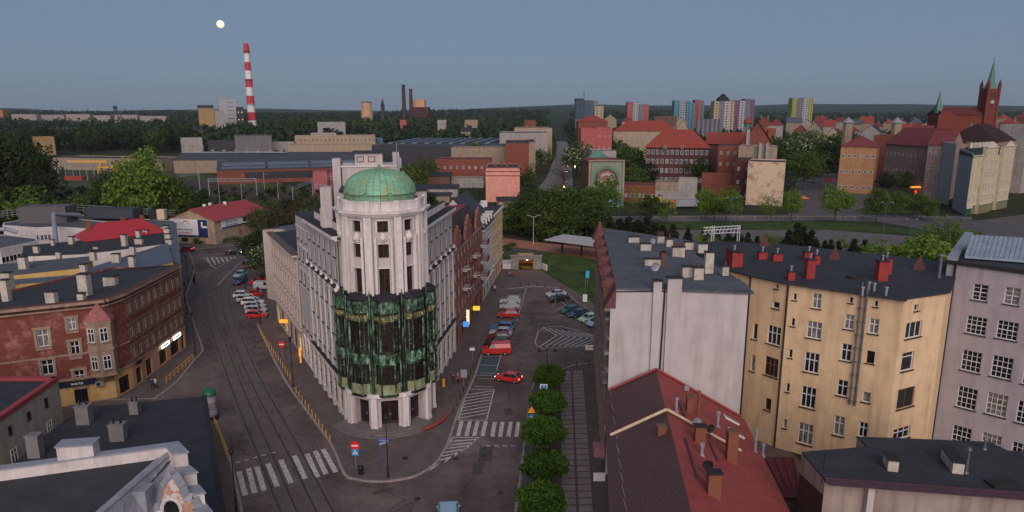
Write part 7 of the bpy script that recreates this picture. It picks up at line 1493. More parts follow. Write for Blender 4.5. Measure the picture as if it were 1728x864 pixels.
for px,yb,yt,k,w_,l in ((1080,372,318,'midb0',1,'light green tree right of the mural'),(1100,376,330,'mid1',1.1,'tree before the low brick house'),(1062,374,330,'twig0',.9,'feathery tree beside the mural'),(1125,378,335,'midb1',1,'small tree in front of the lorry'),(1190,372,320,'nearb0',1,'light green tree left of the ruined wall'),(1225,376,318,'nearb1',.95,'bright tree at the foot of the brick yard wall'),(1205,374,335,'midb0',1,'small light tree between two bright ones'),(1300,370,330,'midb1',1.1,'light tree under the peeling gable'),(1335,372,322,'nearb0',.9,'light tree at the right corner of the peeling gable'),(1408,376,315,'nearb1',1.0,'bright round tree alone beside the car park entrance'),(1478,374,320,'near2',1,'tree beside the grass island'),(1510,368,322,'near0',1.1,'dark tree right of the grass island'),(1540,366,325,'near3',1.2,'dark tree at the far end of the path'),(1565,372,335,'near1',1.1,'dark tree by the road bend'),(1165,310,255,'near1',1.1,'big tree covering the school front'),(1180,312,265,'near2',1,'second big tree at the school front'),(1062,305,245,'mid2',1.1,'tree left of the school'),(1085,300,262,'mid4',1.2,'low tree left of the school'),(1072,318,280,'mid0',1.1,'tree behind the low brick house'),(1095,312,275,'midd0',1.1,'dark tree behind the low brick house'),(1045,262,232,'mid3',1,'tree between salmon end and school'),(1355,322,255,'near0',1,'large tree right of the peeling gable'),(1372,310,262,'mid1',1.1,'tree behind the large one at the car park'),(1345,290,228,'blos0',1.2,'chestnut with pale blossom behind the gabled hall'),(1365,288,225,'blos0',1.1,'second pale blossoming chestnut'),(1442,300,258,'mid3',1,'tree at the left end of the orange house'),(1472,300,262,'mid0',.9,'small tree before the orange house'),(1515,305,258,'near3',1.1,'dark tree before the pinkish building'),(1495,328,292,'midd1',1.1,'dark tree inside the car park'),(1520,330,290,'mid1',1,'tree in the car park island'),(1565,318,288,'mid2',1,'small tree left of the grey end wall'),(1590,430,362,'midb1',1,'bush like tree left of the lilac building'),(1640,405,385,'bushb',1.4,'bright bush behind the sheet metal canopy'),(1615,412,380,'bush1',1.3,'bush behind the lilac building parapet')): TG(k,px,yb,yt,w_,l)
t_=tree('nearb1',XY(G(1535,470,0)),18,1.15,'very large spreading tree behind the yellow building roof'); t_.location=(78,128,0); t_.scale=(21,21,15.5)
t_=tree('near0',(84,133),15,1.2,'dark right half of the very large spreading tree'); t_=tree('near2',(73,127),12.5,1.2,'dark left half of the very large spreading tree')
# conifers behind the yellow roof
for px,yb,h in ((1328,452,8),(1342,448,9.5),(1352,448,8.5),(1366,452,8),(1378,455,5),(1390,450,5),(1400,452,5.5),(1412,455,5.5),(1438,462,7),(1456,464,7),(1228,438,6),(1244,438,6.5),(1260,442,6),(1276,445,5.5),(1210,432,5),(1185,430,5),(1160,426,5),(1135,424,6)):
    p=G(px,yb-14); tree('cone%d'%(px%2),(p.x,p.y),h,1.5,'dark conical conifer in the row behind the yellow building roof','row of conifers behind the roofs')
for px,yb,yt,k in ((1030,405,372,'cone0'),(1045,404,368,'cone1'),(1060,404,366,'cone0'),(1075,404,370,'cone1'),(1090,405,366,'cone0'),(1105,406,374,'cone1'),(1118,406,380,'cone0')): TG(k,px,yb,yt,2.2,'dark bushy conifer in the row above the grey flat roof','dark conifers above the flat roof')
for px,h in ((1190,6),(1290,5),(1305,4.5),(1425,4)): p=G(px,430); tree('midb0',(p.x,p.y),h+1,1.2,'small light sapling between the conifers','saplings between the conifers')
# trimmed street trees
for i,(px,py,h) in enumerate(((926,672,4.6),(924,722,4.8),(919,775,5.0),(918,838,5.0),(912,905,5.0))):
    p=G(px,py); tree('globe%d'%(i%3),(p.x,p.y),h,1.06+.05*(i%3),['trimmed round street tree beside the double armed lamp','trimmed round tree second from the lamp, beside the zebra crossing','middle trimmed round tree of the five along the slab path','trimmed round tree second from the bottom edge','trimmed round tree cut by the bottom edge'][i],'trimmed round street trees')
# trees along railway and between sheds
for px,yb,yt,k in ((708,322,262,'twig1'),(722,318,268,'mid1'),(700,330,275,'mid3'),(802,282,240,'near1'),(825,285,255,'midd0'),(812,290,262,'mid0'),(745,290,268,'mid2'),(590,262,250,'bushd0'),(640,330,300,'mid0'),(570,330,285,'twig0'),(560,345,300,'twig1'),(690,340,300,'mid4'),(760,332,318,'bush0'),(722,345,322,'bushd1')): TG(k,px,yb,yt,1.1,'tree between the yards behind the corner building','trees between the yards')
ids=0
def band(n,x0,x1,y0,y1,h0,h1,keys,label,group,wf=1.15):
    for i in range(n):
        px=x0+(x1-x0)*(i+tr_rnd.random())/n; py=tr_rnd.uniform(y0,y1); p=G(px,py); tree(tr_rnd.choice(keys),(p.x,p.y),tr_rnd.uniform(h0,h1),wf*tr_rnd.uniform(.85,1.2),label,group,z=terr(p.x,p.y))
band(26,0,345,250,259,17,24,['mid0','mid1','midd0','midd1','midd2','twig1','pop0'],'tree of the dark wood behind the left railway sheds','wood behind the left railway sheds')
band(12,340,560,225,230,18,24,['mid0','mid1','mid2','midd1','pop0','pop1','mid4'],'tree of the wood behind the grey box building','wood behind the grey box building')
band(12,585,850,226,233,16,23,['mid0','mid2','mid3','mid4','midd0'],'tree of the wood behind the dark factory hall','wood behind the dark factory hall')
band(16,885,925,222,240,16,20,['mid0','mid2','midd0'],'tree lining the left of the far avenue','trees lining the far avenue'); band(16,952,1040,216,232,13,18,['mid1','mid3','midd1'],'tree lining the right of the far avenue','trees lining the far avenue')
band(24,1300,1440,234,272,15,22,['mid0','mid1','midd0','midd2','mid4'],'tree of the park behind the car park','park trees behind the car park')
band(24,1290,1720,216,240,11,17,['mid0','midd1','mid3'],'tree between the old town roofs','trees between the old town roofs')
band(10,1150,1320,220,236,15,20,['mid0','midd1','mid3'],'tree between school and tower blocks','trees between school and tower blocks')
for i in range(26):
    px=1300+i*5.5+tr_rnd.uniform(-4,4); yb=tr_rnd.uniform(272,300); TG(tr_rnd.choice(['mid0','midd0','midd1','mid2','near3']),px,yb,yb-tr_rnd.uniform(44,60),tr_rnd.uniform(.9,1.2),'tree of the park behind the car park','park trees behind the car park')
for i in range(8):
    px=1030+i*6+tr_rnd.uniform(-3,3); yb=tr_rnd.uniform(270,285); TG(tr_rnd.choice(['mid0','midd0','mid2']),px,yb,yb-tr_rnd.uniform(28,42),1.1,'tree between mural and school','trees between mural and school')
for i in range(14):
    px=1440+i*12+tr_rnd.uniform(-5,5); yb=tr_rnd.uniform(250,262); TG(tr_rnd.choice(['midd0','midd1','mid2']),px,yb,yb-tr_rnd.uniform(28,38),1.0,'tree between the old town roofs','trees between the old town roofs')
# far woods: one mass
def wood(name,label,n,fx,rngs,hh,m,leafs=26,ls=1.5):
    r=np.random.default_rng(rngs); A=[]
    for i in range(n):
        x,y=fx(r); h=r.uniform(*hh); z=terr(x,y); rr=h*.42; D=r.normal(size=(leafs,3)); D/=np.linalg.norm(D,axis=1)[:,None]; D[:,2]=abs(D[:,2])*1.0; D*=(r.uniform(.5,1,leafs))[:,None]
        A.append(np.array([x,y,z+h*.35])+D*np.array([rr,rr,h*.65]))
    V=quads(np.concatenate(A),ls,r); o=bpy.data.objects.new(name,qmesh(name,V,m)); COL.objects.link(o); tag(o,label,'wood',kind='stuff'); return o
def fxr(x0,x1,y0,y1,ex=None):
    def f(r):
        while True:
            y=y0*(y1/y0)**r.uniform(); px=r.uniform(x0,x1); x=(px-864)/1150*y
            if ex and ex(px,y): continue
            return x,y
    return f
avoid=lambda px,y: (925<px<960) 
wood('far_wood','far off mass of woods on the left horizon',2600,fxr(-60,925,640,3300,lambda px,y: y<900 and (px<345 and y<700)),1,(17,25),leafmat('far_leaves',(.022,.036,.016),(.045,.068,.026),.1),34,1.9)
wood('far_wood','far off mass of woods on the right horizon',1500,fxr(960,1790,700,3300,lambda px,y: y<1000 and px>1240 and False),2,(14,21),LD,32,1.8)
wood('near_wood','dense dark wood behind the left railway sheds',260,lambda r:XY(G(r.uniform(-30,345),r.uniform(236,254))),21,(17,25),LD,90,.95)
wood('near_wood','dense wood behind the grey box building and works office',190,lambda r:XY(G(r.uniform(335,580),r.uniform(218,229))),22,(18,25),LM,70,1.1)
wood('near_wood','dense wood behind the dark factory hall',200,lambda r:XY(G(r.uniform(580,860),r.uniform(217,232))),23,(16,24),LM,70,1.1)
wood('far_wood','band of woods along the avenue in the middle distance',260,fxr(860,925,560,1100),4,(12,16),LM,40,1.1)
# undergrowth
wood('undergrowth','low scrub along the railway verge',500,lambda r:(lambda p:(p.x,p.y))(G(r.uniform(-40,600),r.uniform(322,390))),5,(1.5,4),LD,26,.5)
def on_lot(r): 
    px=r.uniform(850,1000); return XY(G(px,r.uniform(392,399)))
wood('undergrowth','low scrub under the trees beyond the platform',90,on_lot,6,(1.5,3.5),LM,40,.35)
wood('grass_tufts','tufts of grass along the railway',700,lambda r:XY(G(r.uniform(300,840),r.uniform(318,372)+0)),8,(.4,.9),LM,14,.35)
# ================= MOON =================
p=AT(372,41,12500); q=MB(); q.ball((0,0,0),64,16); tag(q.build('moon',mat('moonlit',(1,.9,.7),.9,0,emit=(1,.70,.38),es=.72),None,True,loc=p),'small bright yellowish moon high in the dusk sky','moon')
# ================= VEHICLES =================
def carpaint(n,c): 
    m=mat('paint_'+n,c,.28,.04,3,spec=.6); m.node_tree.nodes['Principled BSDF'].inputs['Coat Weight'].default_value=.5; return m
CP={k:carpaint(k,c) for k,c in dict(red=(.50,.02,.02),dred=(.16,.015,.02),silver=(.42,.43,.45),white=(.66,.66,.66),blue=(.05,.15,.30),dblue=(.02,.045,.10),black=(.015,.015,.018),teal=(.02,.07,.07),mint=(.35,.55,.38),lblue=(.25,.40,.50),orange=(.6,.14,.03),yellow=(.65,.42,.04)).items()}
M_tyre=mat('tyre',(.012,.012,.012),.9,.1,5); M_rim=mat('rim',(.35,.35,.36),.35,.1,5,metal=.6); M_cg=mat('car_glass',(.015,.018,.022),.08,.2,2,spec=.6); M_hl=mat('headlight',(.6,.6,.58),.2,0); M_tl=mat('tail_light',(.4,.01,.01),.3,0)
M_tlon=mat('tail_light_on',(.8,.02,.01),.3,0,emit=(1,.05,.02),es=6); M_hlon=mat('headlight_on',(1,.9,.7),.3,0,emit=(1,.8,.5),es=8)
def car_meshes(kind):
    if kind=='hatch': L=[(2.02,.30,.62),(1.95,.25,.74),(1.15,.24,.90),(.55,.24,.94),(-1.75,.24,.98),(-1.98,.30,.90),(-2.02,.34,.6)]; cab=[(.95,.92),(.30,1.42),(-1.35,1.45),(-1.88,.98)]; W_=.84
    if kind=='sedan': L=[(2.2,.30,.60),(2.12,.25,.72),(1.15,.24,.88),(.6,.24,.93),(-1.5,.24,.98),(-2.1,.26,.94),(-2.2,.34,.62)]; cab=[(.95,.92),(.25,1.38),(-.95,1.40),(-1.65,.98)]; W_=.86
    if kind=='estate': L=[(2.2,.30,.60),(2.12,.25,.74),(1.15,.24,.90),(.6,.24,.95),(-1.9,.24,1.0),(-2.15,.26,.96),(-2.2,.34,.62)]; cab=[(1.0,.93),(.30,1.46),(-1.75,1.48),(-2.08,1.0)]; W_=.87
    if kind=='van': L=[(2.15,.32,.80),(2.08,.28,1.0),(1.35,.27,1.12),(.9,.27,1.15),(-1.9,.27,1.2),(-2.15,.3,1.2),(-2.2,.34,.7)]; cab=[(1.28,1.12),(.72,1.78),(-2.05,1.85),(-2.15,1.2)]; W_=.9
    b=MB(); n=len(L); ring=lambda y,sh: [(x*(1-.012*sh),y,zl+.07*sh) for x,zl,zh in L]+[(x*(1-.03*sh),y,zh-.05*sh) for x,zl,zh in reversed(L)]
    ys=[(-W_,1),(-W_+.09,0),(W_-.09,0),(W_,1)]; R_=[ring(y,s) for y,s in ys]; m=len(R_[0])
    for a,c in zip(R_[:-1],R_[1:]):
        for i in range(m): j=(i+1)%m; b.face([a[i],a[j],c[j],c[i]])
    b.face(R_[0][::-1]); b.face(R_[-1])
    wb=W_-.07;wt=W_-.22; (x0,z0),(x1,z1),(x2,z2),(x3,z3)=cab
    b.face([(x1,-wt,z1),(x1,wt,z1),(x2,wt,z2),(x2,-wt,z2)][::-1])
    for s in (-1,1):
        for (xa,za),(xb,zb) in (((x0,z0),(x1,z1)),((x3,z3),(x2,z2))): b.tube((xa,s*wb,za-.02),(xb,s*wt,zb),.04,5)
        b.tube((x1,s*wt,z1),(x2,s*wt,z2),.035,5)
        if kind!='van': xm=(x1+x2)/2; b.tube((xm,s*wb,z0+.03),(xm,s*wt,z1),.035,4)
        b.box((x0-.25,s*(W_+.07),z0+.06),(.14,.16,.12))
        if kind=='van': b.face([(x1-.55,s*(wb+.012),z0+.08),(x3+.05,s*(wb+.012),z0+.08),(x2+.02,s*(wt+.012),z2-.02),(x1-.45,s*(wt+.012),z1-.02)])
    g=MB(); g.face([(x0,-wb,z0),(x0,wb,z0),(x1,wt,z1-.01),(x1,-wt,z1-.01)]); g.face([(x3,wb,z3),(x3,-wb,z3),(x2,-wt,z2-.01),(x2,wt,z2-.01)])
    for s in (-1,1): q=[(x0,s*wb,z0),(x1,s*wt,z1-.01),(x2,s*wt,z2-.01),(x3,s*wb,z3)]; g.face(q if s>0 else q[::-1])
    w=MB(); w.tube((0,-.11,0),(0,.11,0),.31,16); r=MB(); r.tube((0,-.12,0),(0,.12,0),.19,10)
    h=MB(); h.box((0,0,0),(.12,.34,.15)); t=MB(); t.box((0,0,0),(.1,.22,.24)); bp=MB(); bp.box((L[0][0]-.02,0,.36),(.12,W_*1.7,.14)); bp.box((L[-1][0]+.02,0,.38),(.12,W_*1.7,.14)); 
    pl=MB(); pl.box((L[-1][0]-.055,0,.55),(.02,.5,.11)); pl.box((L[0][0]+.055,0,.42),(.02,.5,.11))
    return dict(body=b.mesh('body',[M_dark]),glass=g.mesh('windows',[M_cg]),wheel=w.mesh('wheel',[M_tyre]),rim=r.mesh('rim',[M_rim]),head=h.mesh('headlight',[M_hl]),tail=t.mesh('tail_light',[M_tl]),bump=bp.mesh('bumpers',[M_dark]),plate=pl.mesh('number_plates',[M_white]),L=L,W=W_)
CM={k:car_meshes(k) for k in('hatch','sedan','estate','van')}
def car(kind,col,x,y,ang,label,group,z=0,sc=1,on=False):
    M=CM[kind]; o=bpy.data.objects.new({'van':'van'}.get(kind,'car'),None); COL.objects.link(o); o.location=(x,y,z+.02); o.rotation_euler[2]=ang; o.scale=(sc,sc,sc); tag(o,label,'van' if kind=='van' else 'car',group)
    b=put('body',M['body'],o,(0,0,0)); b.material_slots[0].link='OBJECT'; b.material_slots[0].material=CP[col]
    put('windows',M['glass'],o,(0,0,0)); put('bumpers',M['bump'],o,(0,0,0)); put('number_plates',M['plate'],o,(0,0,0))
    for sx in (1.28,-1.28):
        for sy in (-1,1): w=put('wheel',M['wheel'],o,(sx,sy*(M['W']-.08),.31)); put('rim',M['rim'],w,(0,0,0))
    for sy in (-1,1):
        h=put('headlight',M['head'],o,(M['L'][1][0]-.0,sy*.6,.62 if kind!='van' else .8)); t=put('tail_light',M['tail'],o,(M['L'][-2][0]-.0,sy*.66,.78 if kind!='van' else .95))
        if on:
            for q_,mm in ((h,M_hlon),(t,M_tlon)): q_.material_slots[0].link='OBJECT'; q_.material_slots[0].material=mm
    return o
def C_(kind,col,px,py,deg,label,group,**k): p=G(px,py); car(kind,col,p.x,p.y,R(deg),label,group,**k)
gr='cars parked in the row beside the right hand tenements'
for a in (('estate','silver',861,512,176,'silver estate car, farthest of the row beside the tenements'),('hatch','silver',860,521,178,'silver hatchback second from the far end of the row'),('hatch','red',858,535,178,'red hatchback with an empty bay beside it in the row'),
 ('estate','blue',847,557,172,'blue car just behind the gap in the row'),('hatch','silver',845,566,172,'silver hatchback between blue and dark red cars'),('hatch','dred',841,574,174,'dark red hatchback squeezed behind the black car'),('estate','black',838,584,176,'black car directly beside the red van')): C_(*a,gr)
C_('van','red',838,597,182,'bright red panel van at the near end of the row',gr,sc=1.08); C_('hatch','red',858,643,158,'small red hatchback driving with tail lights lit','moving cars',on=True,sc=.95)
gr='cars parked by the grass slope'
for a in (('sedan','silver',938,500,200,'silver blue saloon, farthest car by the grass slope'),('sedan','black',943,508,205,'black saloon beside the silver blue one'),('hatch','teal',961,528,210,'dark teal hatchback by the bollards'),('hatch','dblue',975,534,212,'dark blue hatchback between teal and mint cars'),('hatch','mint',993,542,215,'mint green hatchback by the slope'),('hatch','lblue',1006,549,215,'light blue car half hidden by the tenement front')): C_(*a,gr)
gr='cars parked slantwise on the left street'
for a in (('hatch','white',411,502,8,'white hatchback, farthest of the slanted row on the left street'),('hatch','red',427,500,190,'red car parked nose to nose with the white hatchback'),('estate','silver',419,509,6,'silver estate second in the slanted row'),('estate','white',427,514,6,'white estate in the middle of the slanted row'),('hatch','silver',431,521,5,'silver hatchback third from the near end of the slanted row'),('hatch','silver',433,528,4,'silver hatchback next to the bright red one'),('hatch','red',434,536,4,'bright red hatchback, nearest of the slanted row')): C_(*a,gr)
gr='cars parked along the left kerb'
for a in (('hatch','lblue',406,467,262,'light blue hatchback by the lamp post on the left kerb'),('hatch','dblue',406,478,262,'dark blue hatchback, nearest at the left kerb'),('hatch','dred',420,452,250,'maroon car by the yellow kerb'),('hatch','blue',426,444,245,'blue car under the dark trees'),('hatch','black',430,437,245,'dark car deepest under the trees')): C_(*a,gr)
C_('van','silver',446,488,-5,'silver minivan parked by the beige tenement end','vans by the beige tenement'); C_('van','red',438,481,175,'red van behind the silver minivan','vans by the beige tenement')
C_('sedan','black',395,429,5,'black saloon turning at the far left junction with lights on','moving cars',on=True); C_('sedan','dred',314,424,178,'dark red car leaving the far left junction','moving cars',on=True)
C_('van','lblue',757,886,95,'light blue van cut by the bottom edge',None,sc=1.1)
# vehicles across the railway
gr='vehicles on the far car park'
for a in (('sedan','red',1400,306,0,'bright red car alone on the far car park'),('van','white',1352,304,60,'white van beside the trees of the far car park'),('hatch','blue',1334,293,20,'small blue car behind the peeling gable'),('hatch','orange',1356,337,5,'orange red car by the zebra at the car park mouth'),('hatch','white',1397,333,60,'white car beside the hedge'),('sedan','dblue',1483,325,340,'dark blue car half behind trees on the far car park'),('estate','silver',1520,327,5,'silver car in the far car park'),('sedan','black',1550,325,5,'black car in the far car park'),('estate','yellow',1556,338,5,'cream yellow car nearest the grey end wall'),('hatch','dblue',1342,330,10,'dark car under the peeling gable trees')): C_(*a,gr,sc=1.1)
gr='traffic in the far street'
for a in (('van','white',946,327,268,'white van coming along the far street'),('hatch','red',934,345,85,'red car behind trees in the far street'),('hatch','silver',953,309,268,'silver car in the far street'),('van','orange',955,291,268,'orange van with lights in the far street'),('van','red',956,282,268,'red van behind the orange one'),('hatch','silver',927,318,268,'car parked on the left side of the far street'),('hatch','dblue',925,325,268,'dark car parked on the left side of the far street'),('sedan','black',951,270,268,'dark saloon far up the street')): C_(*a,gr,on=a[0]=='van' or a[2]==953)
# lorry
def lorry(x,y,ang,label,cabc,boxm):
    t=thing('lorry',label,'lorry',(x,y,0),ang); q=MB(); q.box((4.6,0,1.9),(2.1,2.4,2.8)); q.box((4.7,0,3.4),(1.7,2.2,.5)); c=q.build('cab',CP[cabc],t,loc=(0,0,0)); q=MB(); q.box((5.68,0,2.3),(.05,2.0,.9)); q.box((4.9,0,2.3),(1.1,2.44,.7)); q.build('windscreen',M_cg,c,loc=(0,0,0))
    q=MB(); q.box((-1.9,0,2.4),(10.6,2.5,2.7)); q.build('trailer',boxm,t,loc=(0,0,0)); q=MB(); q.box((-.5,0,.85),(10,1.2,.3)); q.build('chassis',M_dark,t,loc=(0,0,0))
    for sx in (4.7,1.9,-4.0,-5.2,-6.3):
        for sy in (-1,1): q=MB(); q.tube((0,-.15,0),(0,.15,0),.5,14); q.build('wheel',M_tyre,t,loc=(sx,sy*1.05,.5))
p=G(1152,352); lorry(p.x,p.y,R(183),'articulated lorry with orange red cab and pale trailer','orange',M_zinc); p=G(1476,300); lorry(p.x,p.y,R(180),'lorry with white cab and dark trailer before the orange house','white',M_dark)
p=G(1108,342); q=MB(); q.box((0,0,1.3),(5,2.2,2.2)); q.box((-1.9,0,.9),(1.4,2,1.4)); tag(q.build('skip_container',CP['yellow'],None,loc=(p.x,p.y,.1)),'yellow container beside the low brick house','container')
p=G(126,304); q=MB(); q.prism([(-5,-1.2),(5,-1.2),(5.4,1.2),(-5.4,1.2)],0,2.2); q.box((0,0,2.3),(10.6,.2,.2)); tag(q.build('freight_container',m_('rust_red',(.45,.08,.06)),None,loc=(p.x,p.y,0)),'rusty red container beside the left railway tracks','container')
# ================= STREET FURNITURE =================
M_post=mat('black_cast_iron',(.012,.012,.013),.5,.2,4)
def lamp(px,py,pt,label,group='black street lamps',arms=1,z=.12,col=None,mm=None):
    p=G(px,py,z); h=AT(px,pt,p.y).z-z; t=thing('street_lamp',label,'street lamp',(p.x,p.y,z),group=group); m=mm or M_post
    q=MB(); q.cyl(0,0,0,.35,.16,.13,8); q.cyl(0,0,.35,1.2,.10,.08,8); q.cyl(0,0,1.2,1.3,.12,.12,8); q.cyl(0,0,1.3,h-.5 if arms<3 else h,.065,.045,8)
    if arms==2:
        for s in (-1,1): q.path([(0,0,h-.9),(s*.35,0,h-.25),(s*.8,0,h-.1),(s*1.1,0,h-.35),(s*1.15,0,h-.6)],.035,5)
    if arms==3:
        for s in (-1,1): q.tube((0,0,h-.1),(s*1.5,0,h+.5),.05,5)
    q.build('pole',m,t,loc=(0,0,0))
    for s in ([0] if arms==1 else [-1,1]):
        q=MB(); xx=s*(1.15 if arms==2 else 1.6); zz=h-.5 if arms==1 else (h-.95 if arms==2 else h+.4)
        if arms==1: q.lathe(0,0,[(.10,zz),(.22,zz+.35),(.30,zz+.4),(.12,zz+.62),(.02,zz+.8)],8)
        elif arms==2: q.lathe(xx,0,[(.26,zz),(.20,zz+.2),(.07,zz+.36),(.03,zz+.4)],10)
        else: q.box((xx,0,zz+.1),(.8,.3,.12))
        q.build('lantern',m if arms<3 else M_zinc,t,loc=(0,0,0))
    return t
lamp(655,805,704,'tall black street lamp on the corner pavement before the entrance'); lamp(495,652,570,'black street lamp beside the yellow bollards on the left street'); lamp(399,862,760,'black street lamp by the left end of the zebra crossing'); lamp(440,547,486,'black street lamp beside the slanted parked cars'); lamp(415,490,441,'black street lamp by the dark blue hatchback'); lamp(330,600,528,'black street lamp on the pavement below the red tenement'); lamp(316,530,478,'black street lamp by the far end of the red tenement'); lamp(318,478,432,'black street lamp near the far left junction')
lamp(923,636,583,'black street lamp with two curved arms by the round trees',None,2); lamp(900,411,366,'white platform lamp with two short arms',None,3,1.0,mm=M_white)
M_bpost=mat('blue_lamp_post',(.02,.14,.22),.5,.1,2)
for px,py,pt,l in ((1231,402,336,'tall blue lamp post behind the lattice sign frame'),(1490,400,344,'tall blue lamp post beside the very large tree'),(1045,375,322,'blue lamp post beside the painted mural'),(1535,400,372,'low blue lamp post by the road bend')): lamp(px,py,pt,l,'blue lamp posts across the railway',3,0,mm=M_bpost)
lamp(1388,318,268,'tall pale floodlight mast on the far car park',None,3,0,mm=M_zinc)
for px,yt,l in ((930,330,'glowing orange street lamp on the right of the far street'),(948,296,'second glowing orange street lamp farther up the street')):
    Y=270 if px==930 else 330; a=AT(px+22,yt-15,Y); t=thing('street_lamp',l,'street lamp',(a.x,Y,0),group='lit lamps in the far street'); q=MB(); q.tube((0,0,0),(0,0,a.z),.1,5); q.build('pole',M_dark,t,loc=(0,0,0)); q=MB(); q.ball((0,0,a.z),.22,6); q.build('lantern',mat('warm_lamp',(1,.6,.2)),t,loc=(0,0,0))
# bollards
bol=MB(); bol.cyl(0,0,0,.85,.055,.05,8); bol.cyl(0,0,.85,.92,.07,.04,8); bm={c:None for c in 'yb'}
M_yb=mat('yellow_paint',(.62,.34,.03),.6,.15,4); bm['y']=bol.mesh('bollard',[M_yb]); bm['b']=bol.mesh('bollard',[M_post])
def bollards(pts,n,c,label,group,z=.12):
    P=[G(x,y,z) for x,y in pts]; Ls=[(b-a).length for a,b in zip(P[:-1],P[1:])]; T_=sum(Ls)
    for i in range(n):
        d=T_*i/(n-1); k=0
        while k<len(Ls)-1 and d>Ls[k]: d-=Ls[k];k+=1
        p=P[k].lerp(P[k+1],min(1,d/Ls[k])); o=bpy.data.objects.new('bollard',bm[c]); COL.objects.link(o); o.location=p; tag(o,label,'bollard',group)
bollards([(441,566),(472,612),(494,648)],15,'y','yellow bollard on the kerb beyond the black street lamp','yellow bollards beyond the lamp'); bollards([(500,664),(530,706),(557,746)],11,'y','yellow bollard on the kerb between lamp and zebra crossing','yellow bollards near the zebra')
bollards([(765,697),(780,668),(795,632),(812,598)],11,'b','black bollard on the right hand pavement by the hatched bay','black bollards on the right pavement'); bollards([(878,483),(905,483),(945,488),(958,500)],9,'b','black bollard closing the car park from the underpass','black bollards before the underpass'); bollards([(960,508),(980,522),(1003,534)],6,'b','black bollard beside the grass slope','black bollards by the slope'); bollards([(934,632),(952,627),(972,621),(993,616)],4,'b','black bollard at the head of the slab path','black bollards at the slab path')
bollards([(884,800),(888,740),(893,690),(896,664)],10,'b','dark red stained bollard along the kerb of the round trees','bollards along the tree kerb')
def rail(pts,label,n=5,h=1.0,z=.12):
    P=[G(x,y,z) for x,y in pts]; q=MB(); 
    for a,b in zip(P[:-1],P[1:]):
        for zz in (.5,h): q.tube(a+Vector((0,0,zz)),b+Vector((0,0,zz)),.045,6)
        for i in range(n+1): p=a.lerp(b,i/n); q.tube(p,p+Vector((0,0,h)),.045,6)
    tag(q.build('railing',M_yb),label,'railing')
rail([(281,648),(326,608)],'yellow tubular railing on the kerb by the red tenement',7); rail([(362,716),(372,742),(384,775)],'yellow railing along the kerb above the low dark roof',5)
# signs
def signpost(px,py,z,h,label,plates,cat='road sign'):
    p=G(px,py,z); t=thing('road_sign',label,cat,(p.x,p.y,z)); q=MB(); q.tube((0,0,0),(0,0,h),.035,6); q.build('post',M_zinc,t,loc=(0,0,0))
    for f in plates: f(t)
    return t
M_sw=mat('sign_white',(.7,.7,.7),.5,0); M_sb=mat('sign_blue',(.02,.22,.55),.5,0); M_sr=mat('sign_red',(.65,.02,.02),.5,0); M_so=mat('sign_orange',(.85,.35,.01),.5,0)
def disc(r,z,m,y=-.05,n=20): 
    q=MB(); q.tube((0,y,z),(0,y-.02,z),r,n); return q
def noentry(z,r=.42):
    def f(t): o=disc(r,z,M_sr).build('sign_plate',M_sr,t,loc=(0,0,0)); q=MB(); q.box((0,-.085,z),(r*1.4,.02,r*.32)); q.build('white_bar',M_sw,o,loc=(0,0,0))
    return f
def crossing(z,s=.7):
    def f(t):
        q=MB(); q.box((0,-.06,z),(s,.03,s)); o=q.build('sign_plate',M_sb,t,loc=(0,0,0)); q=MB(); q.face([(-s*.38,-.08,z-s*.3),(s*.38,-.08,z-s*.3),(0,-.08,z+s*.38)]); o2=q.build('white_triangle',M_sw,o,loc=(0,0,0)); q=MB(); q.tube((.0,-.09,z-.1),(.04,-.09,z+.08),.03,4); q.tube((0,-.09,z-.1),(-.09,-.09,z-.22*s*1.2),.022,4); q.tube((0,-.09,z-.1),(.1,-.09,z-.22*s*1.2),.022,4); q.ball((.05,-.09,z+.13),.035,5); q.build('walking_figure',M_blk,o,loc=(0,0,0))
    return f
signpost(601,790,.12,3.1,'no entry sign above a blue crossing sign on the corner pavement',[noentry(2.75,.5),crossing(1.95,.75)]); signpost(477,607,.12,2.9,'no entry sign beside the left street bollards',[noentry(2.6,.5)])
def tri(z,s,m,inv=False,edge=None):
    def f(t): q=MB(); k=-1 if inv else 1; pts=[(-s,-.06,z-k*s*.6),(s,-.06,z-k*s*.6),(0,-.06,z+k*s*1.1)]; q.face(pts if not inv else pts[::-1]); o=q.build('sign_plate',m,t,loc=(0,0,0)); q=MB(); [q.tube(a,b,.05,4) for a,b in zip(pts,pts[1:]+pts[:1])]; q.build('sign_border',edge or M_sr,o,loc=(0,0,0))
    return f
signpost(897,726,.12,2.9,'orange warning triangle over a blue crossing sign by the round trees',[tri(2.65,.45,M_so,edge=M_so),crossing(1.75,.7)]); signpost(888,868,.12,2.8,'orange give way triangle by the lowest round trees',[tri(2.5,.62,M_so,True,M_so)])
def parking(z):
    def f(t):
        q=MB(); q.box((0,-.06,z),(.95,.04,1.15)); o=q.build('sign_plate',M_sw,t,loc=(0,0,0)); q=MB(); q.box((0,-.09,z+.14),(.72,.02,.66)); q.box((.2,-.09,z-.4),(.3,.02,.12)); q.build('blue_panel',M_sb,o,loc=(0,0,0)); me=text_mesh('P',.62,'lettering',M_sw); c=put('lettering',me,o,(0,-.11,z+.14)); c.rotation_euler=(math.pi/2,0,0)
    return f
signpost(917,705,.12,4.6,'white parking sign with blue P above the round trees',[parking(4.1)],'parking sign')
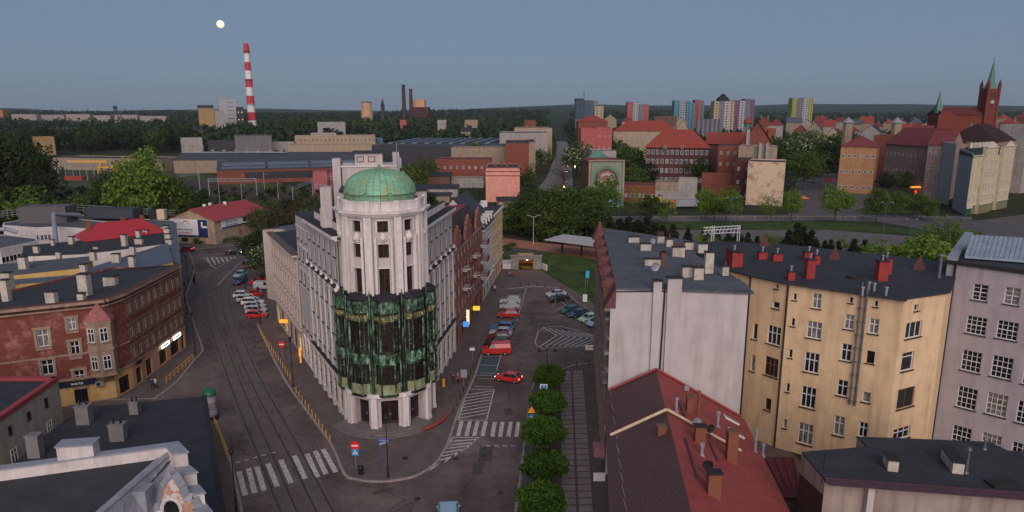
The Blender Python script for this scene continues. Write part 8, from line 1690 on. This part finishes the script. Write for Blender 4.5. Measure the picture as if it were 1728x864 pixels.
def streetname(z):
    def f(t): q=MB(); q.box((.55,-.05,z),(1.3,.04,.3)); o=q.build('name_plate',mat('blue_name_plate',(.03,.07,.30),.5,.1,2),t,loc=(0,0,0)); q=MB(); q.box((.6,-.05,z-.3),(1.1,.04,.24),.7); q.build('name_plate',mat('pale_name_plate',(.3,.35,.5),.5,.1,2),t,loc=(0,0,0)); c=put('lettering',text_mesh('ul. Dworcowa',.17,'lettering',M_sw),o,(.55,-.08,z)); c.rotation_euler=(math.pi/2,0,0)
    return f
t=signpost(641,796,.12,3.9,'dark blue street name post beside the tall lamp',[streetname(3.8)],'street name sign'); [setattr(c,'material',mat('blue_name_plate',(.03,.07,.30))) for ch in t.children if ch.name.startswith('post') for c in ch.material_slots]
p=G(968,513,.12); signpost(987,510,.3,5.0,'dark wooden pole with white board by the grass slope',[lambda t: MB().box((0,-.08,.9),(.9,.05,1.6)).build('notice_board',M_sw,t,loc=(0,0,0))],'notice pole')
signpost(991,482,.8,3.4,'blue and white information board on the grass slope',[lambda t: MB().box((0,-.08,2.6),(.8,.05,1.6)).build('board',mat('cyan_board',(.05,.4,.55),.5,.1,2),t,loc=(0,0,0))],'notice board'); signpost(797,608,.12,2.2,'small white board on the right hand pavement',[lambda t: MB().box((0,-.08,1.9),(.8,.05,.5)).build('board',M_sw,t,loc=(0,0,0))],'notice board'); signpost(783,652,.12,2.6,'grey back of a traffic sign on the right hand pavement',[lambda t: MB().box((0,-.08,2.0),(.9,.05,1.2)).build('sign_plate',M_zinc,t,loc=(0,0,0))])
pb=G(999,600,.12); board('banner','white board with red lettering BAR beside the slab path',1.6,.8,(pb.x-.3,pb.y,1.5),0,M_sw,'BAR',M_redp,.6)
# projecting shop signs on the right row
for (px,py,w_,h_,m,l) in ((790,535,.5,2.6,mat('lit_cream',(1,.9,.6),.5,0,emit=(1,.8,.5),es=.45),'glowing cream vertical sign on the red brick tenement'),(786,547,1.0,.9,mat('lit_blue',(.1,.4,.9),.5,0,emit=(.05,.35,.9),es=.3),'glowing blue square sign below the cream one'),(801,522,1.3,.8,mat('lit_yellow',(1,.7,.1),.5,0,emit=(1,.62,.04),es=.4),'glowing yellow awning sign farther along the red brick tenement')):
    Y=113 if px==786 else 115 if px==790 else 124; x=-12.0+.1145*(Y-85.8); a=AT(px,py,Y); q=MB(); q.box((0,0,0),(w_,.25,h_)); q.box((-w_*.6,.05,0),(w_*.5,.06,.06)); tag(q.build('shop_sign',m,None,loc=(x+.9,Y,max(2.6,a.z))),l,'sign')
p=G(482,541,3.0); q=MB(); q.box((0,0,0),(2.0,.3,.6)); tag(q.build('shop_sign',mat('lit_orange',(1,.45,.05),.5,0,emit=(1,.36,.03),es=.35),None,loc=(p.x,p.y-.3,3.0)),'glowing orange sign at the far end of the beige tenement','sign')
p=G(512,596,3.2); q=MB(); q.box((0,0,0),(.3,2.6,.5),.3); q.box((.05,0,-1.2),(.2,1.0,.7),.3); tag(q.build('shop_sign',mat('lit_orange',(1,.45,.05)),None,loc=(p.x-.6,p.y+.2,3.3)),'glowing orange strip sign at the near end of the beige tenement','sign')
# advertising column
p=G(357,706,.12); t=thing('advert_column','poster covered column with green domed cap','advertising column',(p.x,p.y,.12)); q=MB(); q.cyl(0,0,0,3.4,.75,.75,18); q.build('column',brickmat('posters',(.45,.45,.48),(.30,.12,.12),(.1,.15,.3),.9,.8,ms=.05),t,loc=(0,0,0)); q=MB(); q.cyl(0,0,0,.5,.9,.85,18); q.build('base',M_dark,t,loc=(0,0,0)); q=MB(); q.lathe(0,0,[(.88,3.35),(.9,3.5),(.72,3.85),(.36,4.1),(.08,4.2),(.05,4.4)],18); q.build('cap',mat('green_cap',(.01,.12,.06),.4,.15,2),t,loc=(0,0,0))
p=G(577,800,.12) if 0 else G(608,797,.12); t=thing('litter_bin','black litter bin beneath the no entry sign','litter bin',(p.x+.15,p.y-.5,.12)); q=MB(); q.cyl(0,0,.05,.9,.22,.27,12); q.cyl(0,0,.9,1.05,.3,.2,12); q.build('bin',M_post,t,loc=(0,0,0)); q=MB(); q.tube((.3,0,0),(.3,0,1.2),.04,6); q.build('stand',M_post,t,loc=(0,0,0))
p=G(744,652,.12); q=MB(); q.cyl(0,0,0,1.1,.22,.2,10); q.cyl(0,0,1.1,1.2,.26,.1,10); tag(q.build('post_box',M_yb,None,loc=(p.x+.4,p.y,.12)),'small yellow box against the right wing of the corner building','post box')
# platform canopy
cz_=5.4; a,b_,c,d_=G(919,404,cz_),G(951,395,cz_),G(1030,404,cz_),G(1030,418,cz_); t=thing('platform_canopy','long pale platform canopy on dark posts','platform canopy',(a.x,a.y,1.0)); q=MB(); P_=[a,b_,c,d_]; q.prism([XY(p) for p in P_],cz_-.25,cz_,0); q.build('canopy_roof',mat('pale_canopy',(.40,.38,.39),.6,.12,1,stain=.2),t)
q=MB(); 
mid0=(a+b_)/2;mid1=(c+d_)/2; mid1.z=mid0.z
for u in (.15,.5,.85): p=mid0.lerp(mid1,u); q.box((p.x,p.y,3.05),(.5,.5,4.15))
q.build('posts',M_dark,t)
# catenary portals
M_cat=mat('grey_mast',(.30,.31,.34),.6,.15,2,metal=.2)
def portal(p0,p1,yt,label):
    a=G(*p0);b=G(*p1); h=AT(p0[0],yt,a.y).z; t=thing('catenary_portal',label,'catenary portal',(a.x,a.y,0),group='overhead line portals'); q=MB()
    for p in (a,b): q=MB(); q.tube((p.x,p.y,0),(p.x,p.y,h),.22,4); q.build('mast',M_cat,t)
    q=MB(); q.tube((a.x,a.y,h),(b.x,b.y,h),.12,4); q.tube((a.x,a.y,h-1.1),(b.x,b.y,h-1.1),.12,4); n=10
    for i in range(n): q.tube((a.x+(b.x-a.x)*i/n,a.y+(b.y-a.y)*i/n,h-1.1),(a.x+(b.x-a.x)*(i+1)/n,a.y+(b.y-a.y)*(i+1)/n,h if i%2 else h-.05),.07,4)
    q.build('lattice_beam',M_cat,t)
portal((354,333),(434,332),302,'nearest lattice portal over the tracks behind the billboard house'); portal((303,330),(338,324),295,'lattice portal over the tracks right of the large light green tree'); portal((100,303),(161,310),272,'lattice portal over the tracks at the far left'); portal((112,300),(148,304),276,'second lattice portal at the far left'); portal((495,345),(528,330),316,'lattice portal behind the beige annex')
for i,(px,py,pt) in enumerate(((371,342,298),(409,344,308),(447,328,290),(125,304,268),(136,302,266),(185,322,285),(570,352,322),(470,336,306))):
    p=G(px,py); h=AT(px,pt,p.y).z; q=MB(); q.tube((0,0,0),(0,0,h),.16,5,r1=.1); q.tube((0,0,h-.8),(2.2,0,h-1.2),.07,4); tag(q.build('catenary_mast',M_cat,None,loc=(p.x,p.y,0)),['thin mast left inside the nearest portal','short mast with striped signal behind the billboard house','pole before the dark shed windows','thin mast at the far left tracks, left one','thin mast at the far left tracks, right one','mast left of the large light green tree','mast behind the corner building roof','mast between portal and beige annex'][i],'catenary mast','overhead line masts')
for px,py,pt,l in ((1364,455,398,'bare wooden pole leaning between the conifers'),(1104,425,372,'bare wooden pole left of the lattice sign')): p=G(px,py-20); q=MB(); h=AT(px,pt-4,p.y).z; q.tube((0,0,0),(.8,0,h),.14,5,r1=.08); q.tube((.4,0,h-.6),(1.2,0,h-.6),.05,4); tag(q.build('wooden_pole',M_bark,None,loc=(p.x,p.y,0)),l,'pole')
# fence along the far path
fp=[G(x,370) for x in range(1010,1480,24)]; q=MB()
for a,b in zip(fp[:-1],fp[1:]): q.tube(a,a+Vector((0,0,1.1)),.07,4); q.tube(a+Vector((0,0,.95)),b+Vector((0,0,.95)),.04,4)
tag(q.build('post_fence',M_tan),'low post and rail fence along the far path','fence')
# ================= PEOPLE =================
def skinmesh(pts,edges,name):
    me=bpy.data.meshes.new(name); me.from_pydata([p[:3] for p in pts],edges,[]); o=bpy.data.objects.new(name,me); COL.objects.link(o); m=o.modifiers.new('s','SKIN'); sv=me.skin_vertices[0].data
    for i,p in enumerate(pts): sv[i].radius=(p[3],p[4] if len(p)>4 else p[3])
    sv[0].use_root=True; s=o.modifiers.new('d','SUBSURF'); s.levels=1; dg=bpy.context.evaluated_depsgraph_get(); out=bpy.data.meshes.new_from_object(o.evaluated_get(dg)); bpy.data.objects.remove(o); out.name=name; return out
def pbase(sit=False):
    if not sit: P=[(0,0,.95,.15,.10),(0,0,1.15,.14,.10),(0,0,1.38,.17,.10),(0,0,1.50,.055),(0,.02,1.60,.085,.10),(0,.02,1.70,.08,.09),(.09,0,.86,.095),(.11,.10,.48,.06),(.10,.04,.09,.045),(.10,.2,.03,.04),(-.09,0,.86,.095),(-.11,.0,.48,.06),(-.12,-.22,.10,.045),(-.12,-.1,.03,.04),(.20,0,1.40,.06),(.26,-.06,1.14,.042),(.25,.06,.92,.03),(.25,.09,.84,.035),(-.20,0,1.40,.06),(-.26,.05,1.14,.042),(-.25,.14,.93,.03),(-.25,.18,.86,.035)]
    else: P=[(0,0,.50,.15,.11),(0,.02,.7,.14,.10),(0,.02,.93,.17,.10),(0,.03,1.05,.055),(0,.05,1.15,.085,.10),(0,.05,1.25,.08,.09),(.1,.02,.5,.095),(.12,.42,.50,.065),(.12,.44,.1,.045),(.12,.58,.04,.04),(-.1,.02,.5,.095),(-.12,.42,.50,.065),(-.12,.44,.1,.045),(-.12,.58,.04,.04),(.20,.02,.95,.06),(.26,.06,.7,.042),(.2,.28,.6,.03),(.18,.34,.58,.035),(-.20,.02,.95,.06),(-.26,.06,.7,.042),(-.2,.28,.6,.03),(-.18,.34,.58,.035)]
    E=[(0,1),(1,2),(2,3),(3,4),(4,5),(0,6),(6,7),(7,8),(8,9),(0,10),(10,11),(11,12),(12,13),(2,14),(14,15),(15,16),(16,17),(2,18),(18,19),(19,20),(20,21)]
    return skinmesh(P,E,'person')
PM={False:pbase(False),True:pbase(True)}
M_skin=mat('skin',(.42,.25,.19),.6,.05,5); M_hair=mat('hair',(.04,.025,.015),.8,.1,5)
cl=lambda n,c:mat('cloth_'+n,c,.9,.1,5)
def person(px,py,ang,top,leg,label,sit=False,z=.12,group=None,hair=None,zoff=0):
    p=G(px,py,z); me=PM[sit].copy(); me.materials.clear(); [me.materials.append(m) for m in (leg,top,M_skin,M_blk)]; zb,zn,zf=(.5,.99,.07) if sit else (.93,1.46,.07)
    for f in me.polygons:
        c=f.center; f.material_index= 2 if c.z>zn else (3 if c.z<zf else (1 if c.z>zb else (2 if abs(c.x)>.19 and c.z>.75*zb and not sit and c.z<.93 else 0))); f.use_smooth=True
    o=bpy.data.objects.new('person',me); COL.objects.link(o); o.location=(p.x,p.y,z+zoff); o.rotation_euler[2]=ang; tag(o,label,'person',group)
    h=MB(); zh=1.72 if not sit else 1.27; yy=0 if not sit else .03; h.ball((0,yy-.0,zh-.01),.105,6,sz=.85); put('hair',h.mesh('hair',[hair or M_hair]),o,(0,0,0))
    f=MB(); f.ball((0,yy+.115,zh-.10),.018,4); [f.ball((s*.035,yy+.10,zh-.07),.012,4) for s in(-1,1)]; put('face',f.mesh('face',[M_skin]),o,(0,0,0))
person(765,650,2.9,cl('black',(.02,.02,.025)),cl('dark',(.03,.03,.04)),'person in dark clothes walking on the right pavement by the corner building'); person(773,649,3.3,cl('red',(.35,.04,.05)),cl('black',(.02,.02,.025)),'person in red top with pale cap walking on the right pavement',hair=M_white)
person(258,657,.3,cl('navy',(.02,.03,.08)),cl('dark',(.03,.03,.04)),'person in navy standing by the red tenement shops'); person(263,656,2.8,cl('white',(.55,.5,.5)),cl('dark',(.03,.03,.04)),'person in a light top beside the red tenement shops')
person(831,492,.2,cl('black',(.02,.02,.025)),cl('dark',(.03,.03,.04)),'person in black walking at the far end of the right row'); person(835,493,3.,cl('white',(.55,.5,.5)),cl('dark',(.03,.03,.04)),'person in a white top walking at the far end of the right row')
bq=G(863,466,.12); q=MB(); q.box((bq.x,bq.y,.53),(2.2,.5,.1)); q.box((bq.x-.9,bq.y,.3),(.12,.4,.4)); q.box((bq.x+.9,bq.y,.3),(.12,.4,.4)); tag(q.build('bench',M_woodbr),'wooden bench near the underpass portal','bench')
person(860,466,math.pi,cl('grey',(.2,.2,.22)),cl('dark',(.03,.03,.04)),'person in grey sitting on the bench by the underpass',True); person(865,466,math.pi,cl('red',(.35,.04,.05)),cl('dark',(.03,.03,.04)),'person in red sitting on the bench by the underpass',True)
person(1455,371,1.6,cl('black',(.02,.02,.025)),cl('dark',(.03,.03,.04)),'person in black walking on the far path',z=0)
p=G(366,421,0); person(367,419,1.5,cl('teal',(.05,.3,.35)),cl('dark',(.03,.03,.04)),'person in turquoise on foot at the far left pavement')
p=G(326,454,.12); person(326,456,3.1,cl('navy',(.02,.03,.08)),cl('dark',(.03,.03,.04)),'person in navy at the kerb of the far left junction')
# ================= HAZE =================
hz=MB(); hz.box((0,4000,150),(17000,8700,310)); hm=bpy.data.materials.new('haze'); hm.use_nodes=True; N=hm.node_tree.nodes; N.remove(N['Principled BSDF']); pv=N.new('ShaderNodeVolumePrincipled'); pv.inputs['Color'].default_value=(.62,.74,.9,1); pv.inputs['Density'].default_value=4.5e-5; pv.inputs['Anisotropy'].default_value=.2
hm.node_tree.links.new(pv.outputs[0],N['Material Output'].inputs['Volume']); o=hz.build('haze',hm); o['kind']='stuff'; tag(o,'thin blue evening haze over the city','haze')
